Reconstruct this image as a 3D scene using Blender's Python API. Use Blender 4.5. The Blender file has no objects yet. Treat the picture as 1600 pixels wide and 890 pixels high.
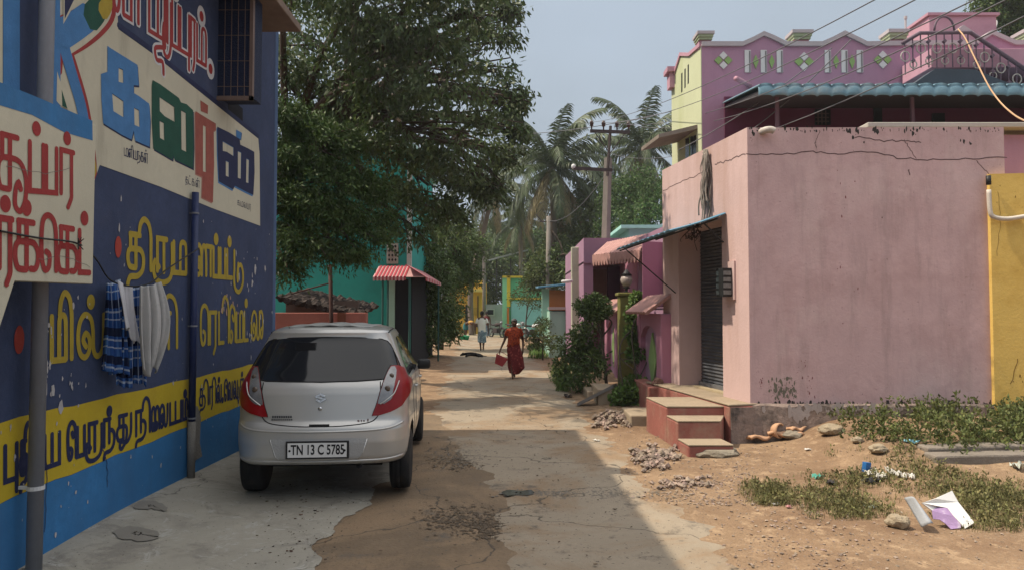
import bpy, bmesh, math, random
import numpy as np
from mathutils import Vector, Matrix
from mathutils.geometry import tessellate_polygon
R = math.radians
rnd = random.Random(7)
sc = bpy.context.scene
COL = sc.collection

# ------------------------------------------------------------ camera, light, exposure
F = 1110.0; CX, CY = 800.0, 445.0; PITCH = math.atan(39 / F); CZ = 1.68
cam = bpy.data.cameras.new('camera'); cam.sensor_width = 36; cam.lens = F / 1600 * 36
cam.clip_start = 0.05; cam.clip_end = 3000
camo = bpy.data.objects.new('camera', cam); COL.objects.link(camo)
camo.location = (0, 0, CZ); camo.rotation_euler = (R(90) + PITCH, 0, 0); sc.camera = camo
HAZE = (1.55, 1.80, 2.08, 1); FILL_VEIL = (6.4, 6.2, 5.9, 1)
SUN_EL, SUN_AZ = 57.0, 0.0          # the sun stands to the left, azimuth measured from -X towards +Y
w = bpy.data.worlds.new('World'); sc.world = w; w.use_nodes = True
nt = w.node_tree; bg = nt.nodes['Background']
sky = nt.nodes.new('ShaderNodeTexSky'); sky.sky_type = 'NISHITA'; sky.sun_disc = False
sky.sun_elevation = R(SUN_EL); sky.sun_rotation = R(270 + SUN_AZ)
sky.air_density = 1.2; sky.dust_density = 1.0; sky.ozone_density = 1.0
hs = nt.nodes.new('ShaderNodeHueSaturation'); hs.inputs['Saturation'].default_value = 0.62
nt.links.new(sky.outputs[0], hs.inputs['Color'])
# haze in the sky: greyer towards the horizon, faint noise; bright veil overhead added to lift shade
tcw = nt.nodes.new('ShaderNodeTexCoord'); nzw = nt.nodes.new('ShaderNodeTexNoise')
mpw = nt.nodes.new('ShaderNodeMapping'); mpw.inputs['Scale'].default_value = (1.0, 1.0, 2.2)
nzw.inputs['Scale'].default_value = 1.6; nzw.inputs['Detail'].default_value = 4
nt.links.new(tcw.outputs['Generated'], mpw.inputs[0]); nt.links.new(mpw.outputs[0], nzw.inputs['Vector'])
spw = nt.nodes.new('ShaderNodeSeparateXYZ'); nt.links.new(tcw.outputs['Generated'], spw.inputs[0])
r1 = nt.nodes.new('ShaderNodeMapRange'); r1.inputs['From Min'].default_value = 0.0; r1.inputs['From Max'].default_value = 0.9
r1.inputs['To Min'].default_value = 0.95; r1.inputs['To Max'].default_value = 0.75
nt.links.new(spw.outputs['Z'], r1.inputs['Value'])
rw = nt.nodes.new('ShaderNodeMapRange'); rw.inputs['From Min'].default_value = 0.3; rw.inputs['From Max'].default_value = 0.8
rw.inputs['To Min'].default_value = -0.1; rw.inputs['To Max'].default_value = 0.18
nt.links.new(nzw.outputs['Fac'], rw.inputs['Value'])
ad = nt.nodes.new('ShaderNodeMath'); ad.operation = 'ADD'; ad.use_clamp = True
nt.links.new(r1.outputs[0], ad.inputs[0]); nt.links.new(rw.outputs[0], ad.inputs[1])
r3 = nt.nodes.new('ShaderNodeMapRange'); r3.interpolation_type = 'SMOOTHSTEP'; r3.inputs['From Min'].default_value = 0.38; r3.inputs['From Max'].default_value = 0.85
nt.links.new(spw.outputs['Z'], r3.inputs['Value'])
mv_ = nt.nodes.new('ShaderNodeMixRGB'); mv_.inputs['Color1'].default_value = HAZE; mv_.inputs['Color2'].default_value = FILL_VEIL; nt.links.new(r3.outputs[0], mv_.inputs['Fac'])
mw = nt.nodes.new('ShaderNodeMixRGB'); nt.links.new(mv_.outputs[0], mw.inputs['Color2'])
nt.links.new(ad.outputs[0], mw.inputs['Fac']); nt.links.new(hs.outputs[0], mw.inputs['Color1'])
nt.links.new(mw.outputs[0], bg.inputs['Color']); bg.inputs['Strength'].default_value = 0.15
sl = bpy.data.lights.new('sun', 'SUN'); sl.energy = 2.9; sl.angle = R(0.6); sl.color = (1.0, 0.88, 0.70)
so = bpy.data.objects.new('sun', sl); COL.objects.link(so)
sd = Vector((-math.cos(R(SUN_EL)) * math.cos(R(SUN_AZ)), math.cos(R(SUN_EL)) * math.sin(R(SUN_AZ)), math.sin(R(SUN_EL))))
so.rotation_euler = sd.to_track_quat('Z', 'Y').to_euler()
sc.view_settings.view_transform = 'Standard'; sc.view_settings.look = 'None'
sc.view_settings.gamma = 1; sc.view_settings.use_curve_mapping = False
sc.view_settings.exposure = 0.90
sc.render.engine = 'CYCLES'; sc.cycles.max_bounces = 6; sc.cycles.transparent_max_bounces = 8

# ------------------------------------------------------------ photograph geometry
def ray(px, py):
    u, v = px - CX, CY - py
    return Vector((u, F * math.cos(PITCH) - v * math.sin(PITCH), F * math.sin(PITCH) + v * math.cos(PITCH)))
C0 = Vector((0, 0, CZ))
def P(px, py, Y):
    d = ray(px, py); return C0 + d * (Y / d.y)
def G(px, py, z=0.0):
    d = ray(px, py); return C0 + d * ((z - CZ) / d.z)
def onplane(px, py, p0, n):
    d = ray(px, py); return C0 + d * ((p0 - C0).dot(n) / d.dot(n))
def ss(a, b, x):
    t = max(0.0, min(1.0, (x - a) / (b - a))); return t * t * (3 - 2 * t)
def height(x, y):
    h = 0.09 * ss(-2.35, -3.2, x) * ss(3.6, 6.0, y) * (1 - ss(10, 13, y))
    h += 0.34 * ss(3.0, 4.3, x) * ss(5.8, 9.0, y) * (1 - ss(30, 40, y))
    h += 0.10 * ss(1.3, 2.4, x) * ss(10.5, 14, y) * (1 - ss(40, 60, y))
    h += 0.08 * ss(-1.6, -3.0, x) * ss(11, 16, y) * (1 - ss(40, 60, y))
    k = ss(1.2, 2.2, x) + ss(-1.4, -2.2, x) * ss(10, 12, y)
    if y < 60 and abs(x) < 14:
        h += k * (0.018 * math.sin(x * 3.1 + y * 1.7) * math.sin(y * 2.3 - x) + 0.010 * math.sin(x * 7.7) * math.sin(y * 6.1 + 1))
    return h

# ------------------------------------------------------------ materials
MATS = {}
def mat(name, col, rough=0.85, var=0.12, scale=3.0, bump=0.15, bscale=60.0, metal=0.0, spec=0.3,
        dirt=None, dirt_amt=0.0, dirt_scale=2.0, dirt_thr=0.5, streak=False, peel=None, peel_thr=0.68, peel_scale=7.0,
        trans=0.0, island=0.0, coat=0.0, custom=None):
    if name in MATS: return MATS[name]
    m = bpy.data.materials.new(name); m.use_nodes = True; MATS[name] = m
    n = m.node_tree; L = n.links; b = n.nodes['Principled BSDF']
    b.inputs['Roughness'].default_value = rough; b.inputs['Metallic'].default_value = metal
    b.inputs['Specular IOR Level'].default_value = spec
    if coat: b.inputs['Coat Weight'].default_value = coat; b.inputs['Coat Roughness'].default_value = 0.08
    tc = n.nodes.new('ShaderNodeTexCoord')
    def noise(s, detail=6, vec=None, rough_=0.6, dist=0.0):
        z = n.nodes.new('ShaderNodeTexNoise'); z.inputs['Scale'].default_value = s
        z.inputs['Detail'].default_value = detail; z.inputs['Roughness'].default_value = rough_
        z.inputs['Distortion'].default_value = dist
        L.new(vec or tc.outputs['Object'], z.inputs['Vector']); return z.outputs['Fac']
    def ramp(f, a, c):
        r = n.nodes.new('ShaderNodeMapRange'); r.inputs['From Min'].default_value = a; r.inputs['From Max'].default_value = c
        L.new(f, r.inputs['Value']); return r.outputs['Result']
    def mix(f, c1, c2, t='MIX'):
        x = n.nodes.new('ShaderNodeMixRGB'); x.blend_type = t
        for s, c in (('Fac', f), ('Color1', c1), ('Color2', c2)):
            if isinstance(c, (int, float)): x.inputs[s].default_value = c
            elif isinstance(c, tuple): x.inputs[s].default_value = (*c[:3], 1)
            else: L.new(c, x.inputs[s])
        return x.outputs[0]
    c = (*col, 1)
    dark = tuple(v * (1 - var * 1.6) for v in col); light = tuple(min(1, v * (1 + var) + 0.01 * var) for v in col)
    cur = mix(ramp(noise(scale), 0.3, 0.7), dark, light)
    cur = mix(ramp(noise(scale * 9.3, 4), 0.25, 0.8), cur, tuple(v * (1 - var) for v in col))
    if dirt is not None and dirt_amt > 0:
        vec = None
        if streak:
            mp = n.nodes.new('ShaderNodeMapping'); mp.inputs['Scale'].default_value = (1, 1, 0.14)
            L.new(tc.outputs['Object'], mp.inputs[0]); vec = mp.outputs[0]
        f = ramp(noise(dirt_scale, 8, vec, 0.65), dirt_thr, dirt_thr + 0.22)
        mu = n.nodes.new('ShaderNodeMath'); mu.operation = 'MULTIPLY'; mu.use_clamp = True; mu.inputs[1].default_value = dirt_amt
        L.new(f, mu.inputs[0]); cur = mix(mu.outputs[0], cur, dirt)
    hgt = noise(bscale, 5)
    if peel is not None:
        f = ramp(noise(peel_scale, 9, None, 0.72, 0.4), peel_thr, peel_thr + 0.012)
        cur = mix(f, cur, peel)
    if island:
        g = n.nodes.new('ShaderNodeNewGeometry'); hv = n.nodes.new('ShaderNodeHueSaturation')
        rr = n.nodes.new('ShaderNodeMapRange'); rr.inputs['To Min'].default_value = 1 - island; rr.inputs['To Max'].default_value = 1 + island
        L.new(g.outputs['Random Per Island'], rr.inputs['Value']); L.new(rr.outputs[0], hv.inputs['Value'])
        r2 = n.nodes.new('ShaderNodeMapRange'); r2.inputs['To Min'].default_value = 0.5 - island * 0.06; r2.inputs['To Max'].default_value = 0.5 + island * 0.05
        w2 = n.nodes.new('ShaderNodeTexWhiteNoise'); w2.noise_dimensions = '1D'; L.new(g.outputs['Random Per Island'], w2.inputs['W'])
        L.new(w2.outputs['Value'], r2.inputs['Value']); L.new(r2.outputs[0], hv.inputs['Hue'])
        L.new(cur, hv.inputs['Color']); cur = hv.outputs[0]
    if custom: cur = custom(n, L, tc, noise, ramp, mix, cur, b)
    L.new(cur, b.inputs['Base Color'])
    if bump:
        bp = n.nodes.new('ShaderNodeBump'); bp.inputs['Strength'].default_value = bump; bp.inputs['Distance'].default_value = 0.02
        L.new(hgt, bp.inputs['Height']); L.new(bp.outputs[0], b.inputs['Normal'])
    if trans:
        tr = n.nodes.new('ShaderNodeBsdfTranslucent'); L.new(cur, tr.inputs['Color'])
        ms = n.nodes.new('ShaderNodeMixShader'); ms.inputs[0].default_value = trans
        L.new(b.outputs[0], ms.inputs[1]); L.new(tr.outputs[0], ms.inputs[2])
        L.new(ms.outputs[0], n.nodes['Material Output'].inputs['Surface'])
    return m

# ------------------------------------------------------------ object helpers
def tag(o, label=None, cat=None, group=None, kind=None):
    if label: o['label'] = label
    if cat: o['category'] = cat
    if group: o['group'] = group
    if kind: o['kind'] = kind
    return o
def thing(name, label, cat, loc=(0, 0, 0), group=None):
    o = bpy.data.objects.new(name, None); COL.objects.link(o); o.location = loc; o.empty_display_size = 0.2
    return tag(o, label, cat, group)
def wloc(o):
    v = Vector((0, 0, 0))
    while o is not None: v = v + o.location; o = o.parent
    return v
def copy_tree(o, parent=None, label=None, loc=None, rotz=None, group=None):
    c = o.copy(); COL.objects.link(c)
    if parent is not None: c.parent = parent
    if label: c['label'] = label
    if group: c['group'] = group
    if loc is not None: c.location = loc
    if rotz is not None: c.rotation_euler.z = rotz
    for ch in list(o.children): copy_tree(ch, c)
    return c

class MB:
    def __init__(s): s.v = []; s.f = []; s.m = []; s.cm = 0
    def add(s, vs, fs, m=None):
        b = len(s.v); s.v += [tuple(v) for v in vs]
        for f in fs: s.f.append([i + b for i in f]); s.m.append(s.cm if m is None else m)
        return s
    def box(s, x0, x1, y0, y1, z0, z1, m=None):
        vs = [(x, y, z) for z in (z0, z1) for y in (y0, y1) for x in (x0, x1)]
        return s.add(vs, [(0, 2, 3, 1), (4, 5, 7, 6), (0, 1, 5, 4), (2, 6, 7, 3), (0, 4, 6, 2), (1, 3, 7, 5)], m)
    def hexa(s, a, b, m=None):      # a: four bottom points, b: four top points
        return s.add(list(a) + list(b), [(3, 2, 1, 0), (4, 5, 6, 7), (0, 1, 5, 4), (1, 2, 6, 5), (2, 3, 7, 6), (3, 0, 4, 7)], m)
    def obox(s, c, sx, sy, sz, rz=0, ry=0, rx=0, m=None):
        M = Matrix.Translation(c) @ Matrix.Rotation(rz, 4, 'Z') @ Matrix.Rotation(ry, 4, 'Y') @ Matrix.Rotation(rx, 4, 'X')
        vs = [M @ Vector((x * sx / 2, y * sy / 2, z * sz / 2)) for z in (-1, 1) for y in (-1, 1) for x in (-1, 1)]
        return s.add(vs, [(0, 2, 3, 1), (4, 5, 7, 6), (0, 1, 5, 4), (2, 6, 7, 3), (0, 4, 6, 2), (1, 3, 7, 5)], m)
    def prism(s, pts, vec, m=None):  # pts: planar 3D loop, extruded by vec
        n = len(pts); vec = Vector(vec); a = [Vector(p) for p in pts]; bb = [p + vec for p in a]
        tri = tessellate_polygon([a])
        fs = [tuple(t) for t in tri] + [tuple(i + n for i in reversed(t)) for t in tri]
        fs += [(i, (i + 1) % n, (i + 1) % n + n, i + n) for i in range(n)]
        return s.add(a + bb, fs, m)
    def tube(s, pts, r, n=8, m=None, cap=True, flat=1.0):
        pts = [Vector(p) for p in pts]; rs = r if isinstance(r, (list, tuple)) else [r] * len(pts)
        up = Vector((0, 0, 1)); vs = []
        d0 = (pts[1] - pts[0]).normalized()
        ref = up if abs(d0.dot(up)) < 0.95 else Vector((1, 0, 0))
        a = d0.cross(ref).normalized()
        for i, p in enumerate(pts):
            d = (pts[min(i + 1, len(pts) - 1)] - pts[max(i - 1, 0)]).normalized()
            a = (a - d * a.dot(d)).normalized(); b = d.cross(a)
            for k in range(n):
                t = 2 * math.pi * k / n
                vs.append(p + a * (rs[i] * math.cos(t)) + b * (rs[i] * flat * math.sin(t)))
        fs = [(i * n + k, i * n + (k + 1) % n, (i + 1) * n + (k + 1) % n, (i + 1) * n + k) for i in range(len(pts) - 1) for k in range(n)]
        if cap: fs += [tuple(range(n - 1, -1, -1)), tuple((len(pts) - 1) * n + k for k in range(n))]
        return s.add(vs, fs, m)
    def lathe(s, prof, c, n=20, axis='Z', m=None):
        vs = []
        for r, h in prof:
            for k in range(n):
                t = 2 * math.pi * k / n; x, y = r * math.cos(t), r * math.sin(t)
                q = {'Z': (x, y, h), 'X': (h, x, y), 'Y': (x, h, y)}[axis]
                vs.append((c[0] + q[0], c[1] + q[1], c[2] + q[2]))
        fs = [(i * n + k, i * n + (k + 1) % n, (i + 1) * n + (k + 1) % n, (i + 1) * n + k) for i in range(len(prof) - 1) for k in range(n)]
        fs += [tuple(range(n - 1, -1, -1)), tuple((len(prof) - 1) * n + k for k in range(n))]
        return s.add(vs, fs, m)
    def grid(s, fn, nu, nv, m=None):
        vs = [fn(i / nu, j / nv) for j in range(nv + 1) for i in range(nu + 1)]
        return s.add(vs, [(j * (nu + 1) + i, j * (nu + 1) + i + 1, (j + 1) * (nu + 1) + i + 1, (j + 1) * (nu + 1) + i) for j in range(nv) for i in range(nu)], m)
    def poly(s, loops, m=None):      # planar polygon with holes, 3D loops
        loops = [[Vector(p) for p in l] for l in loops]
        allv = [p for l in loops for p in l]
        return s.add(allv, [tuple(t) for t in tessellate_polygon(loops)], m)
    def build(s, name, mats, parent=None, smooth=False, bevel=0.0, org=None, solid=0.0, fixn=False):
        if not isinstance(mats, (list, tuple)): mats = [mats]
        if parent is not None: o0 = wloc(parent)
        elif org is not None: o0 = Vector(org)
        else:
            a = np.array(s.v); o0 = Vector(((a[:, 0].min() + a[:, 0].max()) / 2, (a[:, 1].min() + a[:, 1].max()) / 2, a[:, 2].min()))
        me = bpy.data.meshes.new(name)
        me.from_pydata([(v[0] - o0.x, v[1] - o0.y, v[2] - o0.z) for v in s.v], [], s.f)
        for m in mats: me.materials.append(m)
        me.polygons.foreach_set('material_index', s.m)
        if smooth: me.polygons.foreach_set('use_smooth', [True] * len(me.polygons))
        if fixn:
            b = bmesh.new(); b.from_mesh(me); bmesh.ops.recalc_face_normals(b, faces=b.faces); b.to_mesh(me); b.free()
        me.validate(); me.update()
        o = bpy.data.objects.new(name, me); COL.objects.link(o)
        if parent is not None: o.parent = parent
        else: o.location = o0
        if solid:
            md = o.modifiers.new('s', 'SOLIDIFY'); md.thickness = solid; md.offset = 0
        if bevel:
            md = o.modifiers.new('b', 'BEVEL'); md.width = bevel; md.segments = 2; md.limit_method = 'ANGLE'
        return o
def mesh_np(name, V, Q, m, parent=None, org=(0, 0, 0), smooth=False):   # V Nx3, Q Mx4 quads
    o0 = np.array(wloc(parent)) if parent is not None else np.array(org)
    me = bpy.data.meshes.new(name); V = V - o0
    me.vertices.add(len(V)); me.vertices.foreach_set('co', V.astype(np.float32).ravel())
    me.loops.add(Q.size); me.loops.foreach_set('vertex_index', Q.astype(np.int32).ravel())
    me.polygons.add(len(Q)); me.polygons.foreach_set('loop_start', np.arange(0, Q.size, Q.shape[1], dtype=np.int32))
    me.polygons.foreach_set('loop_total', np.full(len(Q), Q.shape[1], dtype=np.int32))
    if smooth: me.polygons.foreach_set('use_smooth', np.ones(len(Q), dtype=bool))
    me.update(calc_edges=True); me.validate()
    me.materials.append(m)
    o = bpy.data.objects.new(name, me); COL.objects.link(o)
    if parent is not None: o.parent = parent
    else: o.location = org
    return o
def spline(pts, k=6):
    pts = [Vector(p) for p in pts]
    if len(pts) < 3: return pts
    out = []
    for i in range(len(pts) - 1):
        p0 = pts[max(i - 1, 0)]; p1 = pts[i]; p2 = pts[i + 1]; p3 = pts[min(i + 2, len(pts) - 1)]
        for j in range(k):
            t = j / k
            out.append(0.5 * ((2 * p1) + (p2 - p0) * t + (2 * p0 - 5 * p1 + 4 * p2 - p3) * t * t + (3 * p1 - p0 - 3 * p2 + p3) * t ** 3))
    out.append(pts[-1]); return out
def catenary(a, b, sag, n=14):
    a, b = Vector(a), Vector(b)
    return [a.lerp(b, i / n) - Vector((0, 0, sag * 4 * (i / n) * (1 - i / n))) for i in range(n + 1)]

# ------------------------------------------------------------ planes of paint: lettering drawn as brush strokes
class Plane:
    """a wall plane: s along the wall, t up, n outwards"""
    def __init__(s, p0, sdir):
        s.p0 = Vector(p0); s.s = Vector(sdir).normalized(); s.t = Vector((0, 0, 1)); s.n = s.s.cross(s.t).normalized()
        if s.n.dot(C0 - s.p0) < 0: s.n = -s.n
    def px(s, x, y):
        q = onplane(x, y, s.p0, s.n) - s.p0; return (q.dot(s.s), q.dot(s.t))
    def w(s, a, t, off=0.0):
        if off < 0.03: off *= 0.4
        return s.p0 + s.s * a + s.t * t + s.n * off
def ribbon(mb, pl, pts, wid, off, m=None, step=0.00003):
    p = [Vector((a, b)) for a, b in pts]
    q = [p[0]]
    for x in p[1:]:
        if (x - q[-1]).length > 1e-5: q.append(x)
    p = q
    if len(p) < 2: return
    d0 = (p[1] - p[0]).normalized(); d1 = (p[-1] - p[-2]).normalized(); h = wid / 2
    L = []; Rr = []
    for i in range(len(p)):
        da = (p[i] - p[i - 1]).normalized() if i else d0
        db = (p[i + 1] - p[i]).normalized() if i < len(p) - 1 else d1
        nn = Vector((-(da + db).y, (da + db).x))
        nn = nn.normalized() if nn.length > 1e-4 else Vector((-da.y, da.x))
        k = h / max(0.5, nn.dot(Vector((-da.y, da.x))))
        L.append(p[i] + nn * k); Rr.append(p[i] - nn * k)
    # rounded ends
    e0 = [(p[0] - d0 * h * 0.7) + Vector((-d0.y, d0.x)) * h * s for s in (0.55, -0.55)]
    e1 = [(p[-1] + d1 * h * 0.7) + Vector((-d1.y, d1.x)) * h * s for s in (0.55, -0.55)]
    L = [e0[0]] + L + [e1[0]]; Rr = [e0[1]] + Rr + [e1[1]]
    vs = []
    for i, (a, b) in enumerate(zip(L, Rr)):
        o = off + i * step; vs += [pl.w(a.x, a.y, o), pl.w(b.x, b.y, o)]
    mb.add(vs, [(2 * i, 2 * i + 1, 2 * i + 3, 2 * i + 2) for i in range(len(L) - 1)], m)
def disc(mb, pl, c, rx, ry, off, m=None, n=18, seed=None):
    vs = [pl.w(c[0], c[1], off)]
    for k in range(n):
        t = 2 * math.pi * k / n; j = 1 if seed is None else 1 + 0.35 * math.sin(3 * t + seed) * math.sin(t * 2 + seed * 1.7)
        vs.append(pl.w(c[0] + rx * j * math.cos(t), c[1] + ry * j * math.sin(t), off))
    mb.add(vs, [(0, k + 1, (k + 1) % n + 1) for k in range(n)], m)
# stroke alphabet: 'L' straight strokes, 'S' brush curves, 'D' dots; box 0..1 wide, baseline 0, top 1
CURL = ['S', (.42, .42), (.25, .56), (.14, .4), (.22, .2)]
GL = {
 'pa': [['L', (0, 1), (0, 0), (1, 0), (1, 1)]],
 'ma': [['L', (0, .98), (0, 0), (1, 0)], ['S', (1, 0), (1, .6), (.96, .92), (.76, 1.0), (.56, .92), (.52, .6), (.52, 0)]],
 'ya': [['L', (0, 1), (0, 0), (1, 0), (1, 1)], ['L', (.5, 1), (.5, 0)]],
 'ra': [['L', (.05, 0), (.05, 1), (1, 1)], ['L', (.82, 1), (.82, 0)], ['S', (.82, 0.02), (.8, -.1), (.55, -.32)]],
 'aa': [['L', (.05, 0), (.05, 1), (1, 1)], ['L', (.85, 1), (.85, 0)]],
 'ta': [['L', (0.05, 1), (.05, 0), (1, 0)]],
 'ka': [['L', (.12, 1), (.82, 1)], ['L', (.17, 1), (.17, .6)], ['L', (.5, 1), (.5, 0.02)],
        ['S', (.5, 0), (.3, 0), (.1, .04), (0, .25), (.03, .48), (.17, .58)], ['S', (.17, .58), (.5, .58), (.8, .57), (.97, .42), (.99, .2), (.88, .03), (.66, .02)]],
 'ca': [['L', (.12, 1), (.82, 1)], ['L', (.17, 1), (.17, .6)], ['L', (.52, 1), (.52, 0.02)],
        ['S', (.52, 0), (.3, 0), (.1, .04), (0, .25), (.03, .48), (.17, .58)], ['L', (.17, .58), (1, .58)]],
 'tha': [['L', (.12, 1), (.78, 1)], ['L', (.17, 1), (.17, .6)], ['L', (.5, 1), (.5, .05)],
        ['S', (.5, .04), (.3, .04), (.1, .08), (0, .27), (.03, .48), (.17, .58)], ['S', (.17, .58), (.5, .58), (.8, .56), (.97, .35), (.92, 0), (.6, -.2), (.15, -.24), (-.02, -.45)]],
 'na': [['L', (0, 0), (0, 1), (.62, 1)], ['L', (.5, 1), (.5, .1)], ['S', (.5, .56), (.78, .55), (.98, .36), (.92, 0), (.6, -.2), (.1, -.24), (-.04, -.45)]],
 'la': [['S', (.32, .24), (.2, .4), (.3, .56), (.44, .44), (.44, .16), (.28, .0), (.08, .1), (0, .42), (.06, .8), (.26, 1), (.5, .9), (.58, .6), (.6, .16), (.74, 0), (.92, .1), (.99, .42), (1, 1)]],
 'lla': [['S', (.26, .24), (.16, .4), (.26, .56), (.38, .44), (.38, .14), (.22, .0), (.06, .1), (0, .42), (.06, .8), (.22, 1), (.42, .9), (.5, .6), (.5, 0)], ['L', (.46, 1), (1, 1)], ['L', (.88, 1), (.88, 0)]],
 'nna': [['S', (.2, .24), (.12, .4), (.2, .56), (.28, .44), (.28, .14), (.17, .0), (.05, .1), (0, .42), (.04, .8), (.16, 1), (.3, .9), (.36, .5), (.36, 0)],
         ['S', (.36, .5), (.4, .88), (.5, 1), (.6, .86), (.63, .5), (.63, 0)], ['L', (.62, 1), (1, 1)], ['L', (.9, 1), (.9, 0)]],
 'va': [['S', (.22, .24), (.12, .4), (.2, .56), (.32, .44), (.32, .14), (.2, .0), (.05, .1), (0, .42), (.06, .8), (.24, 1), (.46, .9), (.54, .6), (.56, .0)], ['L', (.56, 0), (1, 0), (1, 1)]],
 'sa': [['S', (.22, .24), (.14, .4), (.22, .56), (.34, .44), (.34, .14), (.2, .0), (.05, .1), (0, .42), (.06, .8), (.22, 1), (.4, .9), (.46, .6), (.48, .14), (.58, 0), (.68, .12), (.7, .5), (.7, 1)],
        ['S', (.7, .6), (.74, .92), (.86, 1), (.98, .86), (1, .5), (.96, .1), (.84, .06), (.82, .3), (1, .44)]],
 'zha': [['L', (0, 1), (0, 0), (1, 0)], ['S', (1, 0), (1, .6), (.96, .92), (.76, 1.0), (.56, .92), (.52, .6), (.52, 0)], ['S', (.9, 0), (.95, -.15), (.6, -.22), (.35, -.3), (.45, -.5), (.8, -.5), (.86, -.75)]],
 'i': [['S', (-.5, 1.0), (-.35, 1.32), (.1, 1.5), (.65, 1.38), (.9, 1.05), (.92, .6), (.92, 0)]],
 'e': [['S', (.3, .42), (.55, .34), (.5, .08), (.22, .02), (.04, .25), (0, .7), (.12, 1.1), (.5, 1.22), (.88, 1.08), (1, .7), (1, 0)]],
 'ee': [['S', (.3, .36), (.5, .26), (.45, .06), (.22, .0), (.06, .2), (0, .7), (.1, 1.05), (.45, 1.22), (.82, 1.1), (.9, .86), (.66, .72), (.5, .88)], ['S', (.95, .95), (1, .6), (1, 0)]],
 'ai': [['S', (.16, .3), (.3, .22), (.26, .04), (.1, .02), (0, .3), (.03, .8), (.2, 1), (.4, .86), (.45, .4), (.4, .02), (.52, .0)],
        ['S', (.62, .3), (.74, .22), (.7, .04), (.58, .02), (.5, .3), (.52, .8), (.7, 1), (.92, .86), (1, .4), (1, 0)]],
 'pu': [['L', (0, 1), (0, 0), (1, 0)], ['L', (.95, 1), (.95, -.38)]],
 'ru': [['L', (.18, 0), (.18, 1), (.72, 1)], ['L', (.55, 1), (.55, -.02)], ['S', (.3, .12), (.05, .3), (-.02, .0), (.12, -.26), (.5, -.34), (.86, -.22), (1, .1), (1, .9)]],
 'thu': [['L', (.12, 1), (.72, 1)], ['L', (.17, 1), (.17, .6)], ['L', (.45, 1), (.45, .05)], ['S', (.45, .04), (.28, .04), (.1, .08), (0, .27), (.03, .48), (.17, .58)],
         ['S', (.17, .58), (.5, .58), (.66, .5), (.7, .3), (.62, -.05), (.35, -.3), (.2, -.2), (.3, -.02), (.7, -.1), (.92, .1), (1, .4), (1, 1)]],
 'du': [['S', (.1, 1), (.1, .3), (.06, .0), (.2, -.38), (.6, -.48), (.95, -.2), (1, .2), (.8, .5), (.5, .42), (.42, .1), (.45, -.1)], ['L', (.5, .55), (.5, .0)]],
 'cuu': [['L', (.12, 1), (.7, 1)], ['L', (.15, 1), (.15, .6)], ['L', (.42, 1), (.42, 0.02)], ['S', (.42, 0), (.25, 0), (.08, .04), (0, .25), (.03, .48), (.15, .58)],
         ['S', (.15, .58), (.6, .58), (.84, .48), (.98, .2), (.95, -.2), (.78, -.42), (.6, -.3), (.62, 0), (.72, .14), (.8, .0)]],
 'luu': [['S', (.22, .24), (.14, .4), (.22, .56), (.32, .44), (.32, .14), (.2, .0), (.05, .1), (0, .42), (.06, .8), (.2, 1), (.36, .9), (.42, .5), (.46, .1), (.58, 0), (.7, .15), (.72, 1)],
         ['S', (.72, .2), (.85, -.3), (1, .1), (.96, .6)]],
 'kk': [],
 'dot': [['D', (.5, 1.3, .5)]],
 'full': [['D', (.5, .06, .5)]],
}
def letters(mb, pl, line, seq, wid, off, m=None, dx=0.0, dz=0.0):
    xa, ta, ba, xb, tb, bb = line
    gi = 0
    for g, x0, x1 in seq:
        pul = g.endswith('.') ; g = g.rstrip('.')
        def mp(q, x0=x0, x1=x1):
            X = x0 + (x1 - x0) * q[0]
            k = (X - xa) / (xb - xa); top = ta + (tb - ta) * k; base = ba + (bb - ba) * k
            a, b = pl.px(X, base + (top - base) * q[1]); return (a + dx, b + dz)
        strokes = list(GL[g])
        if pul: strokes.append(['D', (.5, 1.3, 0)])
        for st in strokes:
            gi += 1; o = off + (gi % 8) * 0.00035
            if st[0] == 'D':
                c = mp(st[1][:2]); r = wid * 0.72
                disc(mb, pl, c, r, r * 1.15, o, m); continue
            pts = [mp(q) for q in st[1:]]
            if st[0] == 'S': pts = [(v.x, v.y) for v in spline([Vector((a, b, 0)) for a, b in pts], 4)]
            ribbon(mb, pl, pts, wid * 0.64, o, m)
def pxpoly(mb, pl, loops, off, m=None):
    mb.poly([[pl.w(*pl.px(*q), off) for q in l] for l in loops], m)
def flakes(mb, pl, boxes, n, smin, smax, off, rr, m=None):
    for _ in range(n):
        x0, x1, y0, y1 = rr.choice(boxes)
        c = pl.px(rr.uniform(x0, x1), rr.uniform(y0, y1)); r = smin + (smax - smin) * rr.random() ** 3
        k = rr.randint(6, 10); a0 = rr.random() * 6; el = rr.uniform(0.35, 0.9)
        pts = []
        for i in range(k):
            t = a0 + 2 * math.pi * i / k; q = r * rr.uniform(.45, 1.15); pts.append((c[0] + q * el * math.cos(t), c[1] + q * 1.3 * math.sin(t)))
        o = off + rr.random() * 0.0012
        cc = pl.w(c[0], c[1], o)
        mb.add([cc] + [pl.w(a, b, o) for a, b in pts], [(0, i + 1, (i + 1) % k + 1) for i in range(k)], m)
def crackline(mb, pl, pts, wid, off, rr, m=None):
    q = []
    for a, b in zip(pts[:-1], pts[1:]):
        for i in range(6):
            t = i / 6; q.append((a[0] + (b[0] - a[0]) * t + rr.uniform(-1.6, 1.6), a[1] + (b[1] - a[1]) * t + rr.uniform(-1.6, 1.6)))
    q.append(pts[-1]); ribbon(mb, pl, [pl.px(*x) for x in q], wid, off, m)
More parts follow.
